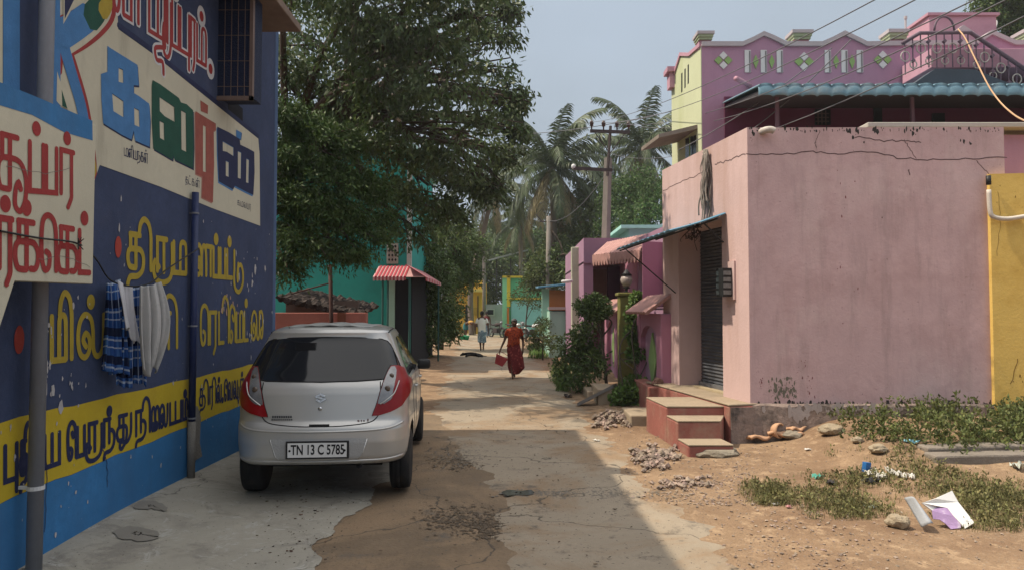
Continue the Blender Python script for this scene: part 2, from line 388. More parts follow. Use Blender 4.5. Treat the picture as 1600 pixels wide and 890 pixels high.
# ------------------------------------------------------------ setting: ground, road, apron
def gravel(n, L, tc, noise, ramp, mix, cur, b):
    v = n.nodes.new('ShaderNodeTexVoronoi'); v.inputs['Scale'].default_value = 26; L.new(tc.outputs['Object'], v.inputs['Vector'])
    f = ramp(noise(0.9, 5), 0.45, 0.6)
    mu = n.nodes.new('ShaderNodeMath'); mu.operation = 'MULTIPLY'; L.new(f, mu.inputs[0])
    L.new(ramp(v.outputs['Distance'], 0.32, 0.12), mu.inputs[1])
    c = mix(mu.outputs[0], cur, (0.29, 0.225, 0.165))
    c = mix(ramp(noise(0.55, 7, None, 0.7), 0.47, 0.6), c, (0.185, 0.115, 0.068))
    c = mix(ramp(noise(5.0, 7, None, 0.75), 0.52, 0.66), c, (0.36, 0.25, 0.155))
    return mix(ramp(noise(38, 3), 0.63, 0.68), c, (0.12, 0.09, 0.065))
def roadmix(n, L, tc, noise, ramp, mix, cur, b):
    c = mix(ramp(noise(0.7, 8, None, 0.7, 0.6), 0.47, 0.6), cur, (0.23, 0.16, 0.10))
    c = mix(ramp(noise(2.3, 8, None, 0.75), 0.56, 0.66), c, (0.12, 0.10, 0.08))
    v = n.nodes.new('ShaderNodeTexVoronoi'); v.feature = 'DISTANCE_TO_EDGE'; v.inputs['Scale'].default_value = 0.75
    nz = n.nodes.new('ShaderNodeTexNoise'); nz.inputs['Scale'].default_value = 2.0; nz.inputs['Detail'].default_value = 6
    L.new(tc.outputs['Object'], nz.inputs['Vector'])
    mv = n.nodes.new('ShaderNodeMixRGB'); mv.inputs['Fac'].default_value = 0.35
    L.new(tc.outputs['Object'], mv.inputs['Color1']); L.new(nz.outputs['Color'], mv.inputs['Color2'])
    L.new(mv.outputs[0], v.inputs['Vector'])
    c = mix(ramp(v.outputs['Distance'], 0.006, 0.0), c, (0.06, 0.05, 0.04))
    return mix(ramp(noise(30, 2), 0.66, 0.7), c, (0.09, 0.075, 0.06))
M_dirt = mat('sandy_dirt', (0.275, 0.182, 0.110), 0.95, 0.2, 1.2, 1.0, 34, custom=gravel)
M_road = mat('worn_concrete_road', (0.285, 0.235, 0.175), 0.9, 0.10, 1.5, 0.35, 55, custom=roadmix)
M_mudroad = mat('muddy_road_edge', (0.18, 0.13, 0.085), 0.92, 0.18, 1.6, 0.6, 38, custom=roadmix)
def apronmix(n, L, tc, noise, ramp, mix, cur, b):
    c = mix(ramp(noise(1.7, 8, None, 0.75, 0.8), 0.50, 0.60), cur, (0.20, 0.185, 0.16))
    c = mix(ramp(noise(4.2, 8, None, 0.8, 1.0), 0.55, 0.62), c, (0.34, 0.33, 0.30))
    v = n.nodes.new('ShaderNodeTexVoronoi'); v.feature = 'DISTANCE_TO_EDGE'; v.inputs['Scale'].default_value = 0.9
    z = n.nodes.new('ShaderNodeTexNoise'); z.inputs['Scale'].default_value = 2.5; z.inputs['Detail'].default_value = 7; L.new(tc.outputs['Object'], z.inputs['Vector'])
    mv = n.nodes.new('ShaderNodeMixRGB'); mv.inputs['Fac'].default_value = 0.4; L.new(tc.outputs['Object'], mv.inputs['Color1']); L.new(z.outputs['Color'], mv.inputs['Color2']); L.new(mv.outputs[0], v.inputs['Vector'])
    c = mix(ramp(v.outputs['Distance'], 0.004, 0.0), c, (0.08, 0.075, 0.065))
    return mix(ramp(noise(40, 2), 0.68, 0.71), c, (0.10, 0.085, 0.07))
M_apron = mat('apron_concrete', (0.31, 0.29, 0.245), 0.88, 0.13, 1.1, 0.25, 30, dirt=(0.13, 0.12, 0.11), dirt_amt=0.65, dirt_scale=2.6, dirt_thr=0.56, custom=apronmix)
M_wet = mat('damp_mud', (0.115, 0.085, 0.058), 0.75, 0.2, 6, 0.8, 50)
M_puddle = mat('puddle_water', (0.06, 0.055, 0.05), 0.06, 0.05, 3, 0.02, 20, spec=0.6)
M_stain = mat('damp_stain', (0.20, 0.185, 0.16), 0.7, 0.1, 5, 0.2, 30)

xs = [-320, -200, -90, -50, -30, -20, -14] + [x * 0.2 for x in range(-60, 61)] + [14, 17, 20, 26, 36, 60, 110, 200, 320]
ys = [-200, -120, -40, -15, -5, 0] + [1 + y * 0.2 for y in range(0, 145)] + [31, 33, 36, 40, 45, 50, 56, 64, 80, 110, 180, 320]
mb = MB()
mb.add([(x, y, height(x, y)) for y in ys for x in xs],
       [(j * len(xs) + i, j * len(xs) + i + 1, (j + 1) * len(xs) + i + 1, (j + 1) * len(xs) + i) for j in range(len(ys) - 1) for i in range(len(xs) - 1)])
tag(mb.build('ground', M_dirt, org=(0, 0, 0), smooth=True), kind='structure')

def edge_fn(pts):
    w_ = [G(x, y) for x, y in pts]; Y = [p.y for p in w_]; X = [p.x for p in w_]
    return lambda y: float(np.interp(y, Y, X))
from mathutils import noise as N_
def wob(y, k, a=0.07):
    return a * (1.3 * N_.fractal(Vector((y * 4.0, k * 3.7, 0)), 1.0, 2.0, 5) + math.sin(y * 5.1 + k) * .4 + .5 * math.sin(y * 5.1 + k) * 0.5 + math.sin(y * 11.3 + 2 * k) * 0.3 + math.sin(y * 23.7 + k * 3) * 0.2 + math.sin(y * 1.9 + k) * 0.8)
def strip(name, fl, fr, y0, y1, off, m, nx=14, dy=0.1):
    n = int((y1 - y0) / dy); rows = []; mb = MB()
    for j in range(n + 1):
        y = y0 + (y1 - y0) * j / n; a, b = fl(y), fr(y)
        for i in range(nx + 1):
            x = a + (b - a) * i / nx; e = 0 if 0 < i < nx else -0.012
            rows.append((x, y, height(x, y) + off + e))
    mb.add(rows, [(j * (nx + 1) + i, j * (nx + 1) + i + 1, (j + 1) * (nx + 1) + i + 1, (j + 1) * (nx + 1) + i) for j in range(n) for i in range(nx)])
    return tag(mb.build(name, m, org=(0, 0, 0), smooth=True), kind='structure')
re_ = edge_fn([(1150, 890), (1015, 760), (935, 680), (905, 640), (868, 590), (832, 560), (800, 530), (785, 515), (778, 503)])
le_ = edge_fn([(800, 890), (775, 800), (735, 720), (690, 680), (680, 640), (695, 600), (704, 570), (714, 545), (724, 520), (738, 503)])
strip('road', lambda y: le_(y) + wob(y, 1, 0.09), lambda y: re_(y) + wob(y, 4, 0.10), 2.2, 75, 0.012, M_road, 14, 0.05)
ap_ = edge_fn([(510, 960), (500, 890), (492, 855), (535, 815), (580, 770), (604, 745), (640, 700), (650, 650)])
strip('muddy_track', lambda y: ap_(y) - 0.25, lambda y: le_(y) + 0.25 + wob(y, 9, 0.12), 2.2, 11.5, 0.006, M_mudroad, 12, 0.05)
strip('concrete_apron', lambda y: -3.6, lambda y: ap_(y) + wob(y, 2, 0.06), 2.2, 10.4, 0.024, M_apron, 24, 0.03)

def gblob(name, pts, off, m, jitter=0.06, sub=4):
    w_ = [G(x, y) for x, y in pts]; n = len(w_); lp = []
    for i in range(n):
        for k in range(sub):
            t = k / sub; p0, p1, p2, p3 = w_[i - 1], w_[i], w_[(i + 1) % n], w_[(i + 2) % n]
            q = 0.5 * ((2 * p1) + (p2 - p0) * t + (2 * p0 - 5 * p1 + 4 * p2 - p3) * t * t + (3 * p1 - p0 - 3 * p2 + p3) * t ** 3)
            lp.append((q.x + rnd.uniform(-jitter, jitter) * .6, q.y + rnd.uniform(-jitter, jitter)))
    cx = sum(p[0] for p in lp) / len(lp); cy = sum(p[1] for p in lp) / len(lp)
    mb = MB(); rings = 5; vs = []
    for r in range(1, rings + 1):
        for x, y in lp:
            X = cx + (x - cx) * r / rings; Y = cy + (y - cy) * r / rings; vs.append((X, Y, height(X, Y) + off))
    vs.append((cx, cy, height(cx, cy) + off)); N = len(lp)
    fs = [(r * N + i, r * N + (i + 1) % N, (r + 1) * N + (i + 1) % N, (r + 1) * N + i) for r in range(rings - 1) for i in range(N)]
    fs += [(rings * N, i, (i + 1) % N) for i in range(N)]
    mb.add(vs, fs)
    return tag(mb.build(name, m, org=(0, 0, 0), smooth=True), kind='structure')
def mudfield(name, boxes, n, smin, smax, off, m, seed):
    rr = random.Random(seed); mb = MB()
    for _ in range(n):
        x0, x1, y0, y1 = rr.choice(boxes); gx = rr.triangular(x0, x1); gy = rr.triangular(y0, y1)
        p = G(gx, gy); r = smin + (smax - smin) * rr.random() ** 2.5; k = 9; o = off + rr.random() * 0.004
        el = rr.uniform(0.5, 1.6); pts = []
        for i in range(k):
            t = 2 * math.pi * i / k; q = r * rr.uniform(.4, 1.2)
            X = p.x + q * el * math.cos(t); Y = p.y + q / el * math.sin(t); pts.append((X, Y, height(X, Y) + o))
        mb.add([(p.x, p.y, height(p.x, p.y) + o + 0.003)] + pts, [(0, i + 1, (i + 1) % k + 1) for i in range(k)])
    return tag(mb.build(name, m, org=(0, 0, 0), smooth=True), kind='structure')
gblob('puddle', [(784, 771), (797, 767), (812, 769), (828, 767), (835, 772), (824, 776), (806, 775), (793, 777)], 0.019, M_puddle, 0.008)
gblob('water_stain', [(214, 805), (240, 802), (262, 806), (258, 813), (236, 812), (212, 814)], 0.032, M_stain, 0.02)
gblob('water_stain', [(174, 848), (198, 838), (226, 836), (250, 842), (240, 851), (205, 855)], 0.032, M_stain, 0.02)
mudfield('damp_mud_patch', [(650, 800, 780, 850), (640, 780, 790, 830), (730, 790, 800, 850), (660, 770, 712, 738)], 1500, 0.003, 0.022, 0.010, M_wet, 5)
mudfield('damp_mud_patch', [(820, 1060, 762, 782), (760, 900, 765, 778), (660, 780, 690, 735)], 1100, 0.003, 0.024, 0.010, mat('damp_concrete', (0.16, 0.14, 0.115), 0.8, 0.15, 6, 0.4, 50), 6)

# ------------------------------------------------------------ the blue painted building on the left
WD = Vector((0.0135, 1, 0)); WP = Plane((-3.17, 0, 0), WD)
def wpt(y, off=0.0, z=0.0): return Vector((-3.17 + 0.0135 * y + off, y, z))
M_navy = mat('navy_wall_paint', (0.040, 0.058, 0.122), 0.8, 0.2, 2.2, 0.12, 40, peel=(0.42, 0.40, 0.42), peel_thr=0.742, peel_scale=5.5, dirt=(0.07, 0.08, 0.13), dirt_amt=0.5, dirt_scale=1.4)
M_sky = mat('sky_blue_wall_paint', (0.035, 0.165, 0.38), 0.7, 0.16, 2.0, 0.12, 35, peel=(0.40, 0.44, 0.48), peel_thr=0.755, peel_scale=6, dirt=(0.045, 0.10, 0.20), dirt_amt=0.6, dirt_scale=1.2, streak=True)
M_yel = mat('yellow_wall_paint', (0.50, 0.37, 0.025), 0.7, 0.12, 2.0, 0.12, 35, peel=(0.5, 0.5, 0.5), peel_thr=0.76, peel_scale=8, dirt=(0.30, 0.20, 0.03), dirt_amt=0.5, dirt_scale=2)
M_ylet = mat('yellow_lettering', (0.37, 0.28, 0.035), 0.7, 0.14, 9, 0.1, 50)
M_cream = mat('cream_board_paint', (0.50, 0.48, 0.38), 0.75, 0.08, 2.0, 0.10, 35, dirt=(0.26, 0.24, 0.19), dirt_amt=0.7, dirt_scale=4, dirt_thr=0.56, streak=True)
M_white = mat('white_outline_paint', (0.55, 0.56, 0.58), 0.75, 0.08, 3)
M_red = mat('red_lettering', (0.30, 0.035, 0.035), 0.7, 0.14, 7)
M_blt = mat('light_blue_lettering', (0.06, 0.19, 0.42), 0.7, 0.15, 8)
M_grn = mat('green_lettering', (0.012, 0.075, 0.05), 0.7, 0.15, 8)
M_rust = mat('brick_red_lettering', (0.30, 0.085, 0.065), 0.7, 0.18, 9)
M_nlet = mat('navy_lettering', (0.018, 0.024, 0.075), 0.7, 0.18, 8)
M_flake = mat('bare_plaster_flake', (0.42, 0.41, 0.42), 0.9, 0.15, 9, 0.3)
M_plast = mat('bare_grey_plaster', (0.19, 0.18, 0.165), 0.92, 0.18, 5, 0.6, 30)
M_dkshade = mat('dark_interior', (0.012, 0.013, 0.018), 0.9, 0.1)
M_redmark = mat('red_bullet_paint', (0.36, 0.05, 0.035), 0.7, 0.15, 9)

bb = thing('painted_shop_building', 'navy and blue shop building with large painted Tamil lettering beside the parked car', 'building', wpt(4.5))
YE = 9.14; YB = -8.0
mb = MB()
a, b = wpt(YB), wpt(YE)
mb.hexa([a, b, (b.x - 9, b.y, 0), (a.x - 9, a.y, 0)][::-1], [(a.x, a.y, 7.3), (b.x, b.y, 6.2), (b.x - 9, b.y, 6.2), (a.x - 9, a.y, 7.3)][::-1])  # unseen roofline sloped so the edge of its cast shadow slants
mb.build('wall', M_navy, bb, fixn=True)
mb = MB(); mb.box(-12, -3.42, 9.15, 10.0, 0, 6.68); mb.build('shadow_block', M_navy, bb)  # unseen block added to carry the building's shadow further up the lane
# painted fields
def px_at(y_world, z):      # photo x,y of a wall point
    q = wpt(y_world, 0, z) - C0
    f = q.y * math.cos(PITCH) + q.z * math.sin(PITCH); v = -q.y * math.sin(PITCH) + q.z * math.cos(PITCH)
    return (CX + q.x / f * F, CY - v / f * F)
def zline(xa, ya, xb, yb):
    p, q = WP.px(xa, ya), WP.px(xb, yb)
    return lambda s: p[1] + (q[1] - p[1]) * (s - p[0]) / (q[0] - p[0])
zl = zline(5, 782, 384, 629); zu = zline(5, 657, 406, 566)
def field(name, m, f0, f1, off, s0=2.0, s1=9.16, n=40):
    mb = MB(); vs = []
    for i in range(n + 1):
        s = s0 + (s1 - s0) * i / n; j = 0.006 * math.sin(s * 7) + 0.004 * math.sin(s * 17)
        vs += [WP.w(s, f0(s) + (j if name != 'base_band' else 0), off), WP.w(s, f1(s) + j, off)]
    mb.add(vs, [(2 * i, 2 * i + 2, 2 * i + 3, 2 * i + 1) for i in range(n)])
    return mb.build(name, m, bb)
field('base_band', M_sky, lambda s: -0.05, lambda s: zl(s) - 0.002, 0.004)
field('lettered_band', M_yel, zl, zu, 0.006)
# corner strip, lighter blue
mb = MB(); s1 = YE; mb.add([WP.w(s1 - 0.10, 0.3, 0.008), WP.w(s1 + 0.005, 0.3, 0.008), WP.w(s1 + 0.005, 6.15, 0.008), WP.w(s1 - 0.10, 6.15, 0.008)], [(0, 1, 2, 3)])
mb.build('corner_strip', mat('faded_corner_blue', (0.07, 0.12, 0.23), 0.8, 0.15, 4, peel=(0.45, 0.42, 0.40), peel_thr=0.70), bb)
# light blue pillar strips by the upper left edge
mb = MB(); pxpoly(mb, WP, [[(4, -60), (30, -60), (30, 200), (4, 200)]], 0.01); mb.build('pillar_strip', M_blt, bb)
mb = MB(); pxpoly(mb, WP, [[(-30, -60), (3, -60), (3, 200), (-30, 200)]], 0.012); mb.build('pillar_strip', M_cream, bb)
# cream name panel
mb = MB()
pxpoly(mb, WP, [[(90, -40), (152, -30), (182, 2), (184, 46), (240, 86), (303, 137), (403, 217), (405, 240), (406, 353), (330, 325), (250, 292), (155, 258), (146, 285), (130, 250), (100, 190), (80, 120), (84, 40)]], 0.010)
mb.build('name_panel', M_cream, bb)
mb = MB(); ribbon(mb, WP, [WP.px(*q) for q in [(184, 40), (240, 81), (303, 132), (403, 213)]], 0.05, 0.013); mb.build('panel_rule', M_nlet, bb)
# the large painted K
def px_stroke(mb, pts, wid, off, m=None, smooth=True):
    q = [WP.px(*p) for p in pts]
    if smooth: q = [(v.x, v.y) for v in spline([Vector((a, b, 0)) for a, b in q], 5)]
    ribbon(mb, WP, q, wid, off, m)
mb = MB()
px_stroke(mb, [(96, 60), (125, 45), (150, 26), (164, 6), (160, -20)], 0.27, 0.016, 0)      # red edge of the arm
px_stroke(mb, [(96, 60), (122, 44), (146, 24), (159, 5), (156, -20)], 0.235, 0.019, 4)     # cream
px_stroke(mb, [(97, 62), (113, 110), (130, 170), (140, 240), (142, 270)], 0.13, 0.016, 0)
px_stroke(mb, [(140, 235), (146, 262), (143, 275)], 0.05, 0.020, 3)
px_stroke(mb, [(95, 60), (109, 110), (125, 165), (134, 215)], 0.12, 0.019, 1)
px_stroke(mb, [(93, 50), (88, 110)], 0.10, 0.017, 0, False)
px_stroke(mb, [(76, -60), (77, 60), (77, 180)], 0.205, 0.022, 1, False)
px_stroke(mb, [(96, 54), (118, 40), (136, 27)], 0.20, 0.022, 1)
px_stroke(mb, [(140, 28), (150, 16), (153, 6)], 0.20, 0.0225, 2)
px_stroke(mb, [(159, 18), (166, 4), (163, -20)], 0.13, 0.023, 3)
pxpoly(mb, WP, [[(97, -30), (135, -30), (97, 38)]], 0.0235, 4)
pxpoly(mb, WP, [[(99, -30), (128, -30), (99, 30)]], 0.0245, 5)
pxpoly(mb, WP, [[(87, 112), (106, 172), (92, 165), (86, 158)]], 0.0255, 4)
pxpoly(mb, WP, [[(94, 140), (103, 170), (95, 166)]], 0.0265, 6)
mb.build('painted_initial', [M_red, M_blt, M_grn, M_ylet, M_cream, M_nlet, M_grn], bb)
# big panel lettering
Z1 = lambda pts: [(x / 2.967, y / 2.967) for x, y in pts]
def biglet(name, outer, holes, m, moff, mo, dx, dy):
    mb = MB(); pxpoly(mb, WP, [Z1([(x + dx, y + dy) for x, y in outer])] + [Z1([(x + dx * .3, y + dy * .3) for x, y in h]) for h in holes], 0.014, 0)
    pxpoly(mb, WP, [Z1(outer)] + [Z1(h) for h in holes], 0.0175, 1)
    mb.build(name, [moff, m], bb)
biglet('painted_letter', [(494, 213), (505, 222), (634, 302), (640, 398), (616, 396), (616, 432), (640, 446), (688, 482), (694, 560), (690, 682), (622, 652), (616, 606), (606, 648), (560, 625), (474, 572), (466, 460), (464, 344), (494, 334)],
       [[(546, 315), (566, 324), (568, 386), (546, 380)], [(516, 434), (568, 470), (568, 545), (522, 516)], [(618, 500), (640, 512), (643, 590), (620, 580)]], M_blt, M_nlet, 0, 3, 9)
biglet('painted_letter', [(704, 372), (740, 392), (826, 455), (836, 476), (862, 484), (892, 512), (895, 680), (892, 782), (806, 740), (800, 722), (796, 742), (707, 690), (700, 560), (700, 400)],
       [[(736, 450), (804, 496), (806, 566), (760, 540), (737, 516)], [(736, 560), (756, 570), (758, 652), (738, 640)], [(836, 512), (858, 524), (860, 705), (838, 694)]], M_grn, M_nlet, 0, 4, 9)
biglet('painted_letter', [(903, 516), (958, 550), (998, 574), (998, 608), (988, 606), (990, 760), (984, 940), (934, 915), (936, 820), (906, 806), (904, 640)], [[(938, 580), (952, 588), (952, 800), (938, 795)]], M_rust, mat('pale_red_shadow', (0.36, 0.16, 0.13), 0.7), 0, -4, 5)
biglet('painted_letter', [(926, 466), (962, 490), (960, 530), (928, 516)], [], M_rust, M_cream, 0, 2, 3)
biglet('painted_letter', [(1004, 588), (1060, 615), (1108, 645), (1112, 672), (1150, 690), (1176, 705), (1178, 800), (1172, 905), (1140, 890), (1086, 862), (1078, 880), (1012, 842), (1006, 720)],
       [[(1030, 655), (1080, 684), (1080, 725), (1050, 705), (1030, 700)], [(1044, 745), (1058, 752), (1058, 822), (1044, 815)], [(1100, 700), (1116, 708), (1114, 830), (1100, 825)], [(1140, 735), (1152, 742), (1150, 850), (1138, 846)]], M_nlet, M_blt, 0, -3, 7)
biglet('painted_letter', [(1092, 602), (1118, 616), (1114, 650), (1092, 636)], [], M_blt, M_nlet, 0, 2, 3)
# small black words below
def line_part(name, line, seq, wid, off, m, mats=None):
    mb = MB(); letters(mb, WP, line, seq, wid, off); return mb.build(name, m, bb)
seqs = lambda s: [(g, float(a), float(b)) for g, a, b in (q.split(',') for q in s.split())]
line_part('small_lettering', (193, 231, 243, 230, 241, 256), seqs('ma,193,199 lla,200,205 i,205,207 ya,208,213 na,214,218 ka,219,223 lla.,224,230'), 0.012, 0.013, M_nlet)
line_part('small_lettering', (288, 276, 285, 313, 284, 295), seqs('tha,289,293 ta.,294,297 ka,299,303 lla.,305,311'), 0.010, 0.013, M_nlet)
line_part('small_lettering', (370, 313, 320, 392, 320, 329), seqs('ka,370,374 ma,375,379 la,380,384 ya,385,388 ra,389,391'), 0.010, 0.013, M_nlet)
# the navy field with the town name
LC = (232, -31, 48, 322, 50, 104)
SC = seqs('va,176,204 i,204,216 zha,232,258 ru,254,266 pa.,268,278 pu,281,295 ra,297,304 ma.,307,321')
for off, wd, m, nm in ((0.011, 0.125, M_white, 'lettering_outline'), (0.016, 0.062, M_red, 'town_name_lettering')):
    mb = MB(); letters(mb, WP, LC, SC, wd, off); disc(mb, WP, WP.px(328, 108), wd * .75, wd * .85, off + .003); mb.build(nm, m, bb)
# wedding silks line, mill line, ready-mades line
LD = (199, 365, 419, 361, 391, 434)
line_part('large_lettering', LD, seqs('tha,199,224 i,223,236 ru,240,268 ma,271,290 nna,305,331 pa.,333,341 pa,344,351 ta.,354,362 du,364,379'), 0.078, 0.011, M_ylet)
LE = (79, 492, 563, 410, 486, 528)
line_part('large_lettering', LE, seqs('ma,80,102 i,99,112 la.,121,161 lla,240,266 i,262,277 e,313,325 ra,327,338 ta,341,349 i,350,357 ee,358,367 ma,369,379 ta.,381,387 sa,392,410'), 0.068, 0.011, M_ylet)
for q in ((184, 386, 0.045, 0.085), (29, 530, 0.045, 0.09)):
    mb = MB(); disc(mb, WP, WP.px(q[0], q[1]), q[2], q[3], 0.012); mb.build('round_bullet', M_redmark, bb)
LF = (7, 696, 752, 293, 622, 652)
line_part('band_lettering', LF, seqs('pu,7,26 tha,31,42 i,42,50 ya,69,92 ee,105,118 pa,120,131 ru,134,158 na.,162,178 thu,182,204 na,212,227 i,226,234 ai,236,248 la,249,261 ya,265,282 ma.,285,292'), 0.054, 0.012, M_nlet)
line_part('band_lettering', (311, 608, 634, 381, 591, 618), seqs('tha,311,320 i,320,325 ra,327,332 i,333,337 la.,338,345 full,346,348 ee,350,355 va,356,362 luu,364,373 ra.,375,380'), 0.042, 0.012, M_nlet)
# flaked paint
rr = random.Random(11); mb = MB()
flakes(mb, WP, [(66, 80, 500, 620), (68, 135, 560, 640), (66, 74, 480, 600), (380, 426, 350, 560), (372, 400, 430, 560)], 60, 0.01, 0.055, 0.014, rr)
flakes(mb, WP, [(66, 290, 280, 600), (310, 425, 330, 570)], 60, 0.004, 0.032, 0.014, rr)
flakes(mb, WP, [(0, 290, 660, 880), (310, 400, 600, 690)], 90, 0.003, 0.02, 0.015, rr)
flakes(mb, WP, [(345, 372, 460, 490)], 12, 0.02, 0.06, 0.016, rr, 1)
FLK = mb.build('flaked_paint', [M_flake, mat('exposed_pink_plaster', (0.42, 0.28, 0.24), 0.9, 0.2, 9)], bb)
FLK['kind'] = 'stuff'; mb = MB()
for pts in ([(70, 690), (72, 760), (68, 830)], [(303, 720), (306, 650), (300, 600)], [(110, 300), (118, 345), (114, 380)], [(160, 700), (168, 735), (166, 760)]):
    crackline(mb, WP, pts, 0.006, 0.016, rr)
mb.build('crack', M_nlet, bb)
# rough plaster patch behind the middle downpipe
mb = MB(); pxpoly(mb, WP, [[(291, 640), (300, 632), (308, 634), (313, 652), (311, 690), (315, 712), (298, 722), (291, 728)]], 0.018); mb.build('plaster_patch', M_plast, bb)
# open window leaf, opening, sunshade
mb = MB(); q = 7.33; X0 = wpt(q).x
mb.box(X0, -2.72, q, q + 0.3, 3.90, 6.15)
mb.build('window_box', mat('dark_blue_mesh', (0.012, 0.022, 0.06), 0.6, 0.1, 30, 0.8, 90), bb)
mb = MB()
mb.box(-2.735, -2.70, q - 0.02, q + 0.03, 3.86, 6.2); mb.box(X0, -2.70, q - 0.02, q + 0.025, 3.86, 3.90)
for k in range(9): mb.box(X0, -2.735, q - 0.006, q - 0.001, 4.0 + k * 0.27, 4.006 + k * 0.27)
for k in range(4): mb.box(X0 + 0.07 + k * 0.07, X0 + 0.076 + k * 0.07, q - 0.012, q - 0.007, 3.9, 6.3)
mb.build('window_frame', mat('brown_window_frame', (0.16, 0.115, 0.10), 0.6, 0.1), bb)
mb = MB(); pxpoly(mb, WP, [[(356, 150), (379, 170), (379, 191), (356, 174)]], 0.006); mb.build('ventilator', M_dkshade, bb)
mb = MB(); mb.box(-3.2, -2.53, 4.6, 8.4, 5.0, 5.09); mb.build('sunshade', mat('brown_sunshade', (0.20, 0.15, 0.12), 0.85, 0.2, 4), bb, bevel=0.01)
# downpipes (fixed to the wall: parts)
M_pipe = mat('grey_pvc_pipe', (0.19, 0.20, 0.23), 0.5, 0.10, 3, 0.02, 20, dirt=(0.10, 0.10, 0.11), dirt_amt=0.6, dirt_scale=4, streak=True)
M_npipe = mat('navy_painted_pipe', (0.022, 0.034, 0.10), 0.5, 0.12, 5, 0.02, peel=(0.3, 0.3, 0.33), peel_thr=0.73, peel_scale=14)
p = onplane(53, 884, Vector((-3.0, 0, 0)), Vector((1, 0, 0)))
mb = MB(); mb.tube([(p.x, p.y, 0.02), (p.x, p.y, 6.4)], 0.046, 16); pp = mb.build('downpipe', M_pipe, bb, smooth=True)
mb = MB(); zc = onplane(53, 762, Vector((-3.0, 0, 0)), Vector((1, 0, 0))).z
mb.tube([(p.x, p.y, zc - .012), (p.x, p.y, zc + .012)], 0.051, 16); mb.box(p.x - .12, p.x - .03, p.y - .01, p.y + .01, zc - .01, zc + .01); mb.build('pipe_clip', M_white, pp)
p = onplane(299, 700, Vector((-3.03, 0, 0)), Vector((1, 0, 0)))
mb = MB(); ztop = 1.68 + (484 - 300) / F * p.y
mb.tube([(p.x, p.y, 0.62), (p.x, p.y, ztop)], 0.033, 14, m=0); mb.tube([(p.x, p.y, 0.1), (p.x, p.y, 0.63)], 0.036, 14, m=1)
pp = mb.build('downpipe', [M_npipe, M_plast], bb, smooth=True)
for zz in (1.53, 0.66, 2.6):
    mb = MB(); mb.tube([(p.x, p.y, zz - .008), (p.x, p.y, zz + .008)], 0.038, 14); mb.box(p.x - .09, p.x - .02, p.y - .01, p.y + .01, zz - .008, zz + .008); mb.build('pipe_clip', M_pipe, pp)
# stair parapet carrying the supermarket board (stands out from the wall, part of the building)
BP = Plane((-2.75, 0, 0), (0, 1, 0))
mb = MB(); prof = [(4.66, 2.90), (4.66, 1.85), (3.93, 1.84), (3.72, 1.34), (1.5, 0.9), (1.5, 2.90)]
mb.prism([(-2.75, y, z) for y, z in prof], (-0.12, 0, 0)); pb = mb.build('stair_parapet', M_cream, bb, bevel=0.008, fixn=True)
mb = MB(); pxpoly(mb, BP, [[(-300, 6), (0, 129), (60, 153), (144, 189), (144.5, 220), (100, 207), (50, 180), (0, 165), (-300, 110)]], 0.004); mb.build('board_top_strip', M_sky, pb)
LA = (46, 221, 298, 114, 239, 304)
mb = MB(); letters(mb, BP, LA, seqs('cuu,-4,41 pa.,46,67 pa,72,88 ra.,94,115'), 0.052, 0.006)
LB = (22, 344, 420, 140, 362, 426)
letters(mb, BP, LB, seqs('ma,-62,-36 aa,-30,-16 ra.,-3,19 ka.,23,59 e,64,87 ka,90,120 ta.,123,140'), 0.058, 0.006)
mb.build('board_lettering', M_red, pb)
mb = MB(); crackline(mb, BP, [(10, 260), (70, 272), (110, 262)], 0.003, 0.009, rr); crackline(mb, BP, [(60, 405), (100, 400), (140, 418)], 0.003, 0.009, rr); mb.build('crack', M_plast, pb)

# ------------------------------------------------------------ washing on the line
M_cloth_b = mat('blue_checked_cloth', (0.03, 0.10, 0.33), 0.9, 0.05, 3, 0.1, 90)
def checks(colA, colB, colC, fu, fv):
    def f(n, L, tc, noise, ramp, mix, cur, b):
        uv = n.nodes.new('ShaderNodeUVMap'); sp = n.nodes.new('ShaderNodeSeparateXYZ'); L.new(uv.outputs[0], sp.inputs[0])
        def band(o, fr, a, ph=0.0):
            m1 = n.nodes.new('ShaderNodeMath'); m1.operation = 'MULTIPLY_ADD'; m1.inputs[1].default_value = fr; m1.inputs[2].default_value = ph; L.new(o, m1.inputs[0])
            m2 = n.nodes.new('ShaderNodeMath'); m2.operation = 'FRACT'; L.new(m1.outputs[0], m2.inputs[0])
            m3 = n.nodes.new('ShaderNodeMath'); m3.operation = 'LESS_THAN'; m3.inputs[1].default_value = a; L.new(m2.outputs[0], m3.inputs[0])
            return m3.outputs[0]
        c = mix(band(sp.outputs[0], fu, 0.22), cur, colB); c = mix(band(sp.outputs[1], fv, 0.30, 0.4), c, colC)
        c = mix(band(sp.outputs[0], fu * 1.0, 0.06, 0.5), c, colA); c = mix(band(sp.outputs[1], fv, 0.07, 0.0), c, colA)
        return mix(band(sp.outputs[1], fv, 0.05, 0.72), c, colA)
    return f
M_check = mat('blue_checked_cloth_weave', (0.025, 0.085, 0.30), 0.92, 0.05, 3, 0.1, 90, custom=checks((0.35, 0.42, 0.55), (0.06, 0.16, 0.42), (0.012, 0.02, 0.06), 5.0, 3.2), trans=0.15)
M_wcloth = mat('white_cotton_cloth', (0.62, 0.62, 0.66), 0.92, 0.05, 5, 0.1, 60, trans=0.2)
M_gcloth = mat('off_white_cotton_cloth', (0.50, 0.50, 0.50), 0.92, 0.08, 5, 0.1, 60, dirt=(0.25, 0.25, 0.26), dirt_amt=0.5, dirt_scale=9, trans=0.2)
